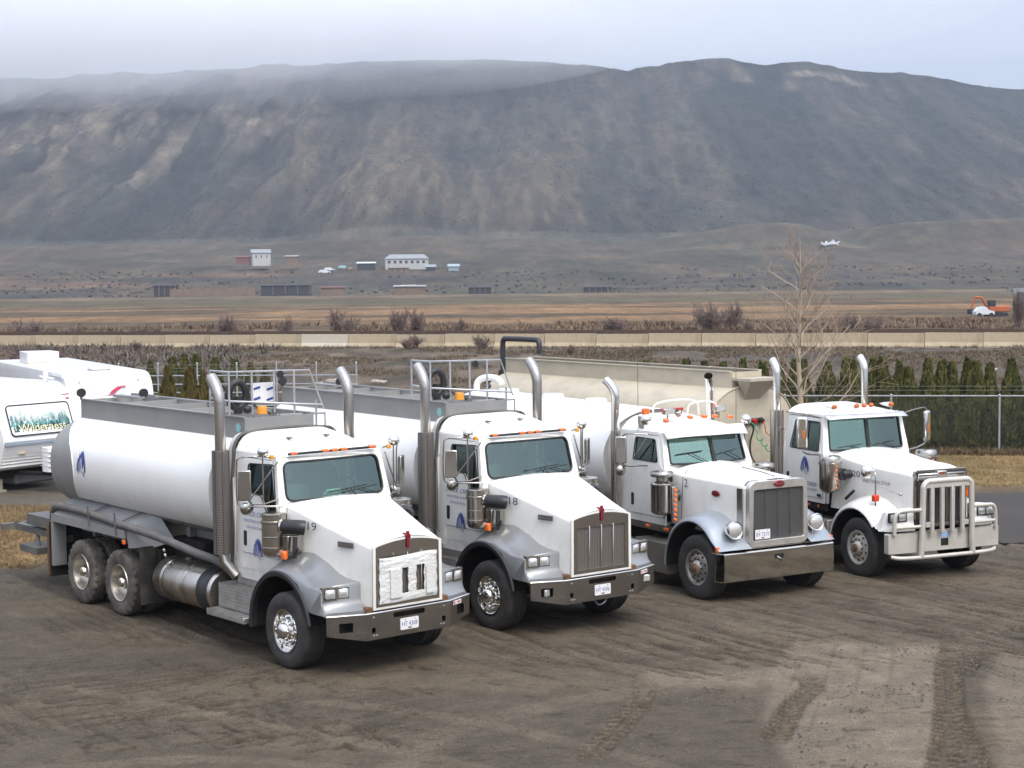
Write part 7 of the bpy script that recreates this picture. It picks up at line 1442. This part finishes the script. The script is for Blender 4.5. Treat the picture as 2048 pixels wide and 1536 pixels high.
# excavator and white truck near the right edge of the field
def excavator():
    yy = 205; x, y = at(1985, 0, yy); z = float(terrain(x, y)); t = thing('excavator', 'orange tracked excavator in the dry field at right', 'excavator', (x, y, z)); OG = mat('excavator_orange', (.40, .10, .03), .5, 0, .1, 2)
    for s in (-1, 1): ob('track', MB().panel(rrect(-1.2, 1.2, .0, .5, .24), [], lambda a, b, c: (a + .5, s * 1.0 + c, b), .4), BLACK, t, 30)
    ob('body', MB().box(-.6, 1.9, -.9, .9, .6, 1.3), OG, t, 40, .1); ob('cab', MB().box(-.6, .2, -.9, -.1, 1.2, 2.0), FD, t, 40, .05)
    ob('boom', MB().tube([(-.6, .2, 1.1), (-1.2, .2, 2.3), (-2.0, .2, 2.35)], .16, 6), OG, t, 30); ob('stick', MB().tube([(-2.0, .2, 2.4), (-2.5, .2, 1.0)], .12, 6), OG, t, 30); ob('bucket', MB().box(-2.9, -2.3, -.2, .6, .3, .95), FD, t, 40, .1)
    yy = 200; x, y = at(1968, 0, yy); t = thing('pickup_truck', 'white pickup beside the orange excavator', 'pickup', (x, y, float(terrain(x, y))))
    ob('body', MB().add([(-1.1, -.8, .35), (1.1, -.8, .35), (1.1, -.8, .7), (.4, -.8, .9), (.1, -.8, 1.25), (-.6, -.8, 1.2), (-1.1, -.8, .7), (-1.1, .8, .35), (1.1, .8, .35), (1.1, .8, .7), (.4, .8, .9), (.1, .8, 1.25), (-.6, .8, 1.2), (-1.1, .8, .7)], [(0, 1, 2, 3, 4, 5, 6), (13, 12, 11, 10, 9, 8, 7)] + [(i, (i + 1) % 7, (i + 1) % 7 + 7, i + 7) for i in range(7)]), JK, t, 0)
    for k in (-.7, .7): ob('wheel', MB().lathe([(.001, -.85), (.28, -.85), (.28, -.6), (.001, -.6)], (k, 0, .28), 'y', 10), BLACK, t, 0)
    yy = 210; x, y = at(2037, 0, yy); t = thing('crane_arm', 'grey boxy machine at the right edge of the field', 'machine', (x, y, float(terrain(x, y)) + .2)); ob('boom', MB().box(-.8, 1.5, -.4, .4, 2.6, 3.1).box(-1.3, -.8, -.2, .2, 2.9, 3.0).box(-1.3, -1.2, -.2, .2, 2.3, 3.0), FR, t, 0); ob('base', MB().box(.0, 1.5, -.6, .6, 0, 2.6), mat('machine_dark', (.08, .075, .08), .8), t, 0)
excavator()

# ---- haze over the whole valley and a fog bank on the ridge
def volume(name, dens, col, an=.3, noise=None):
    m = bpy.data.materials.new(name); m.use_nodes = True; t = m.node_tree; t.nodes.clear(); N = t.nodes.new; o = N('ShaderNodeOutputMaterial'); v = N('ShaderNodeVolumePrincipled')
    v.inputs['Color'].default_value = (*col, 1); v.inputs['Density'].default_value = dens; v.inputs['Anisotropy'].default_value = an; t.links.new(v.outputs[0], o.inputs['Volume'])
    if noise:
        tc = N('ShaderNodeTexCoord'); n = N('ShaderNodeTexNoise'); n.inputs['Scale'].default_value = noise; n.inputs['Detail'].default_value = 2; t.links.new(tc.outputs['Object'], n.inputs['Vector']); r = N('ShaderNodeMapRange'); r.inputs[1].default_value = .35; r.inputs[2].default_value = .7; r.inputs[3].default_value = 0; r.inputs[4].default_value = dens; t.links.new(n.outputs['Fac'], r.inputs[0]); t.links.new(r.outputs[0], v.inputs['Density'])
    return m
hz = ob('haze', MB().box(-1500, 1500, -220, 3500, -12, 470), volume('valley_haze', .00017, (.75, .86, 1.0)), None, 0, fix=True, kind='stuff')
FOG = volume('ridge_fog', .0044, (.985, .99, 1.0), .0)
FOG2 = volume('thin_ridge_fog', .0014, (.985, .99, 1.0), .0)
for i, (x, y, z, rx, ry, rz_) in enumerate(((-620, 1500, 240, 260, 260, 100), (-460, 1540, 240, 240, 240, 84), (-320, 1580, 240, 210, 220, 66), (-180, 1620, 242, 190, 200, 52), (-40, 1660, 246, 170, 190, 42))):
    for k, fm in ((1.0, FOG2), (.72, FOG)):
        o = ob('fog_bank', MB().sphere((0, 0, 0), 1, 40, 24), fm, None, 60); o.location = (x, y, z + (1 - k) * 30); o.scale = (rx * k, ry * k, rz_ * k); o['kind'] = 'stuff'
for i, (x, y, z, rx, ry, rz_) in enumerate(((-380, 1560, 245, 580, 330, 92), (60, 1680, 258, 420, 240, 46))):
    o = ob('fog_bank', MB().sphere((0, 0, 0), 1, 48, 24), FOG2, None, 60); o.location = (x, y, z); o.scale = (rx, ry, rz_); o['kind'] = 'stuff'

o = ob('fog_bank', MB().sphere((0, 0, 0), 1, 48, 24), volume('faint_ridge_fog', .0008, (.985, .99, 1.0), .0), None, 60); o.location = (300, 1690, 262); o.scale = (520, 230, 50); o['kind'] = 'stuff'
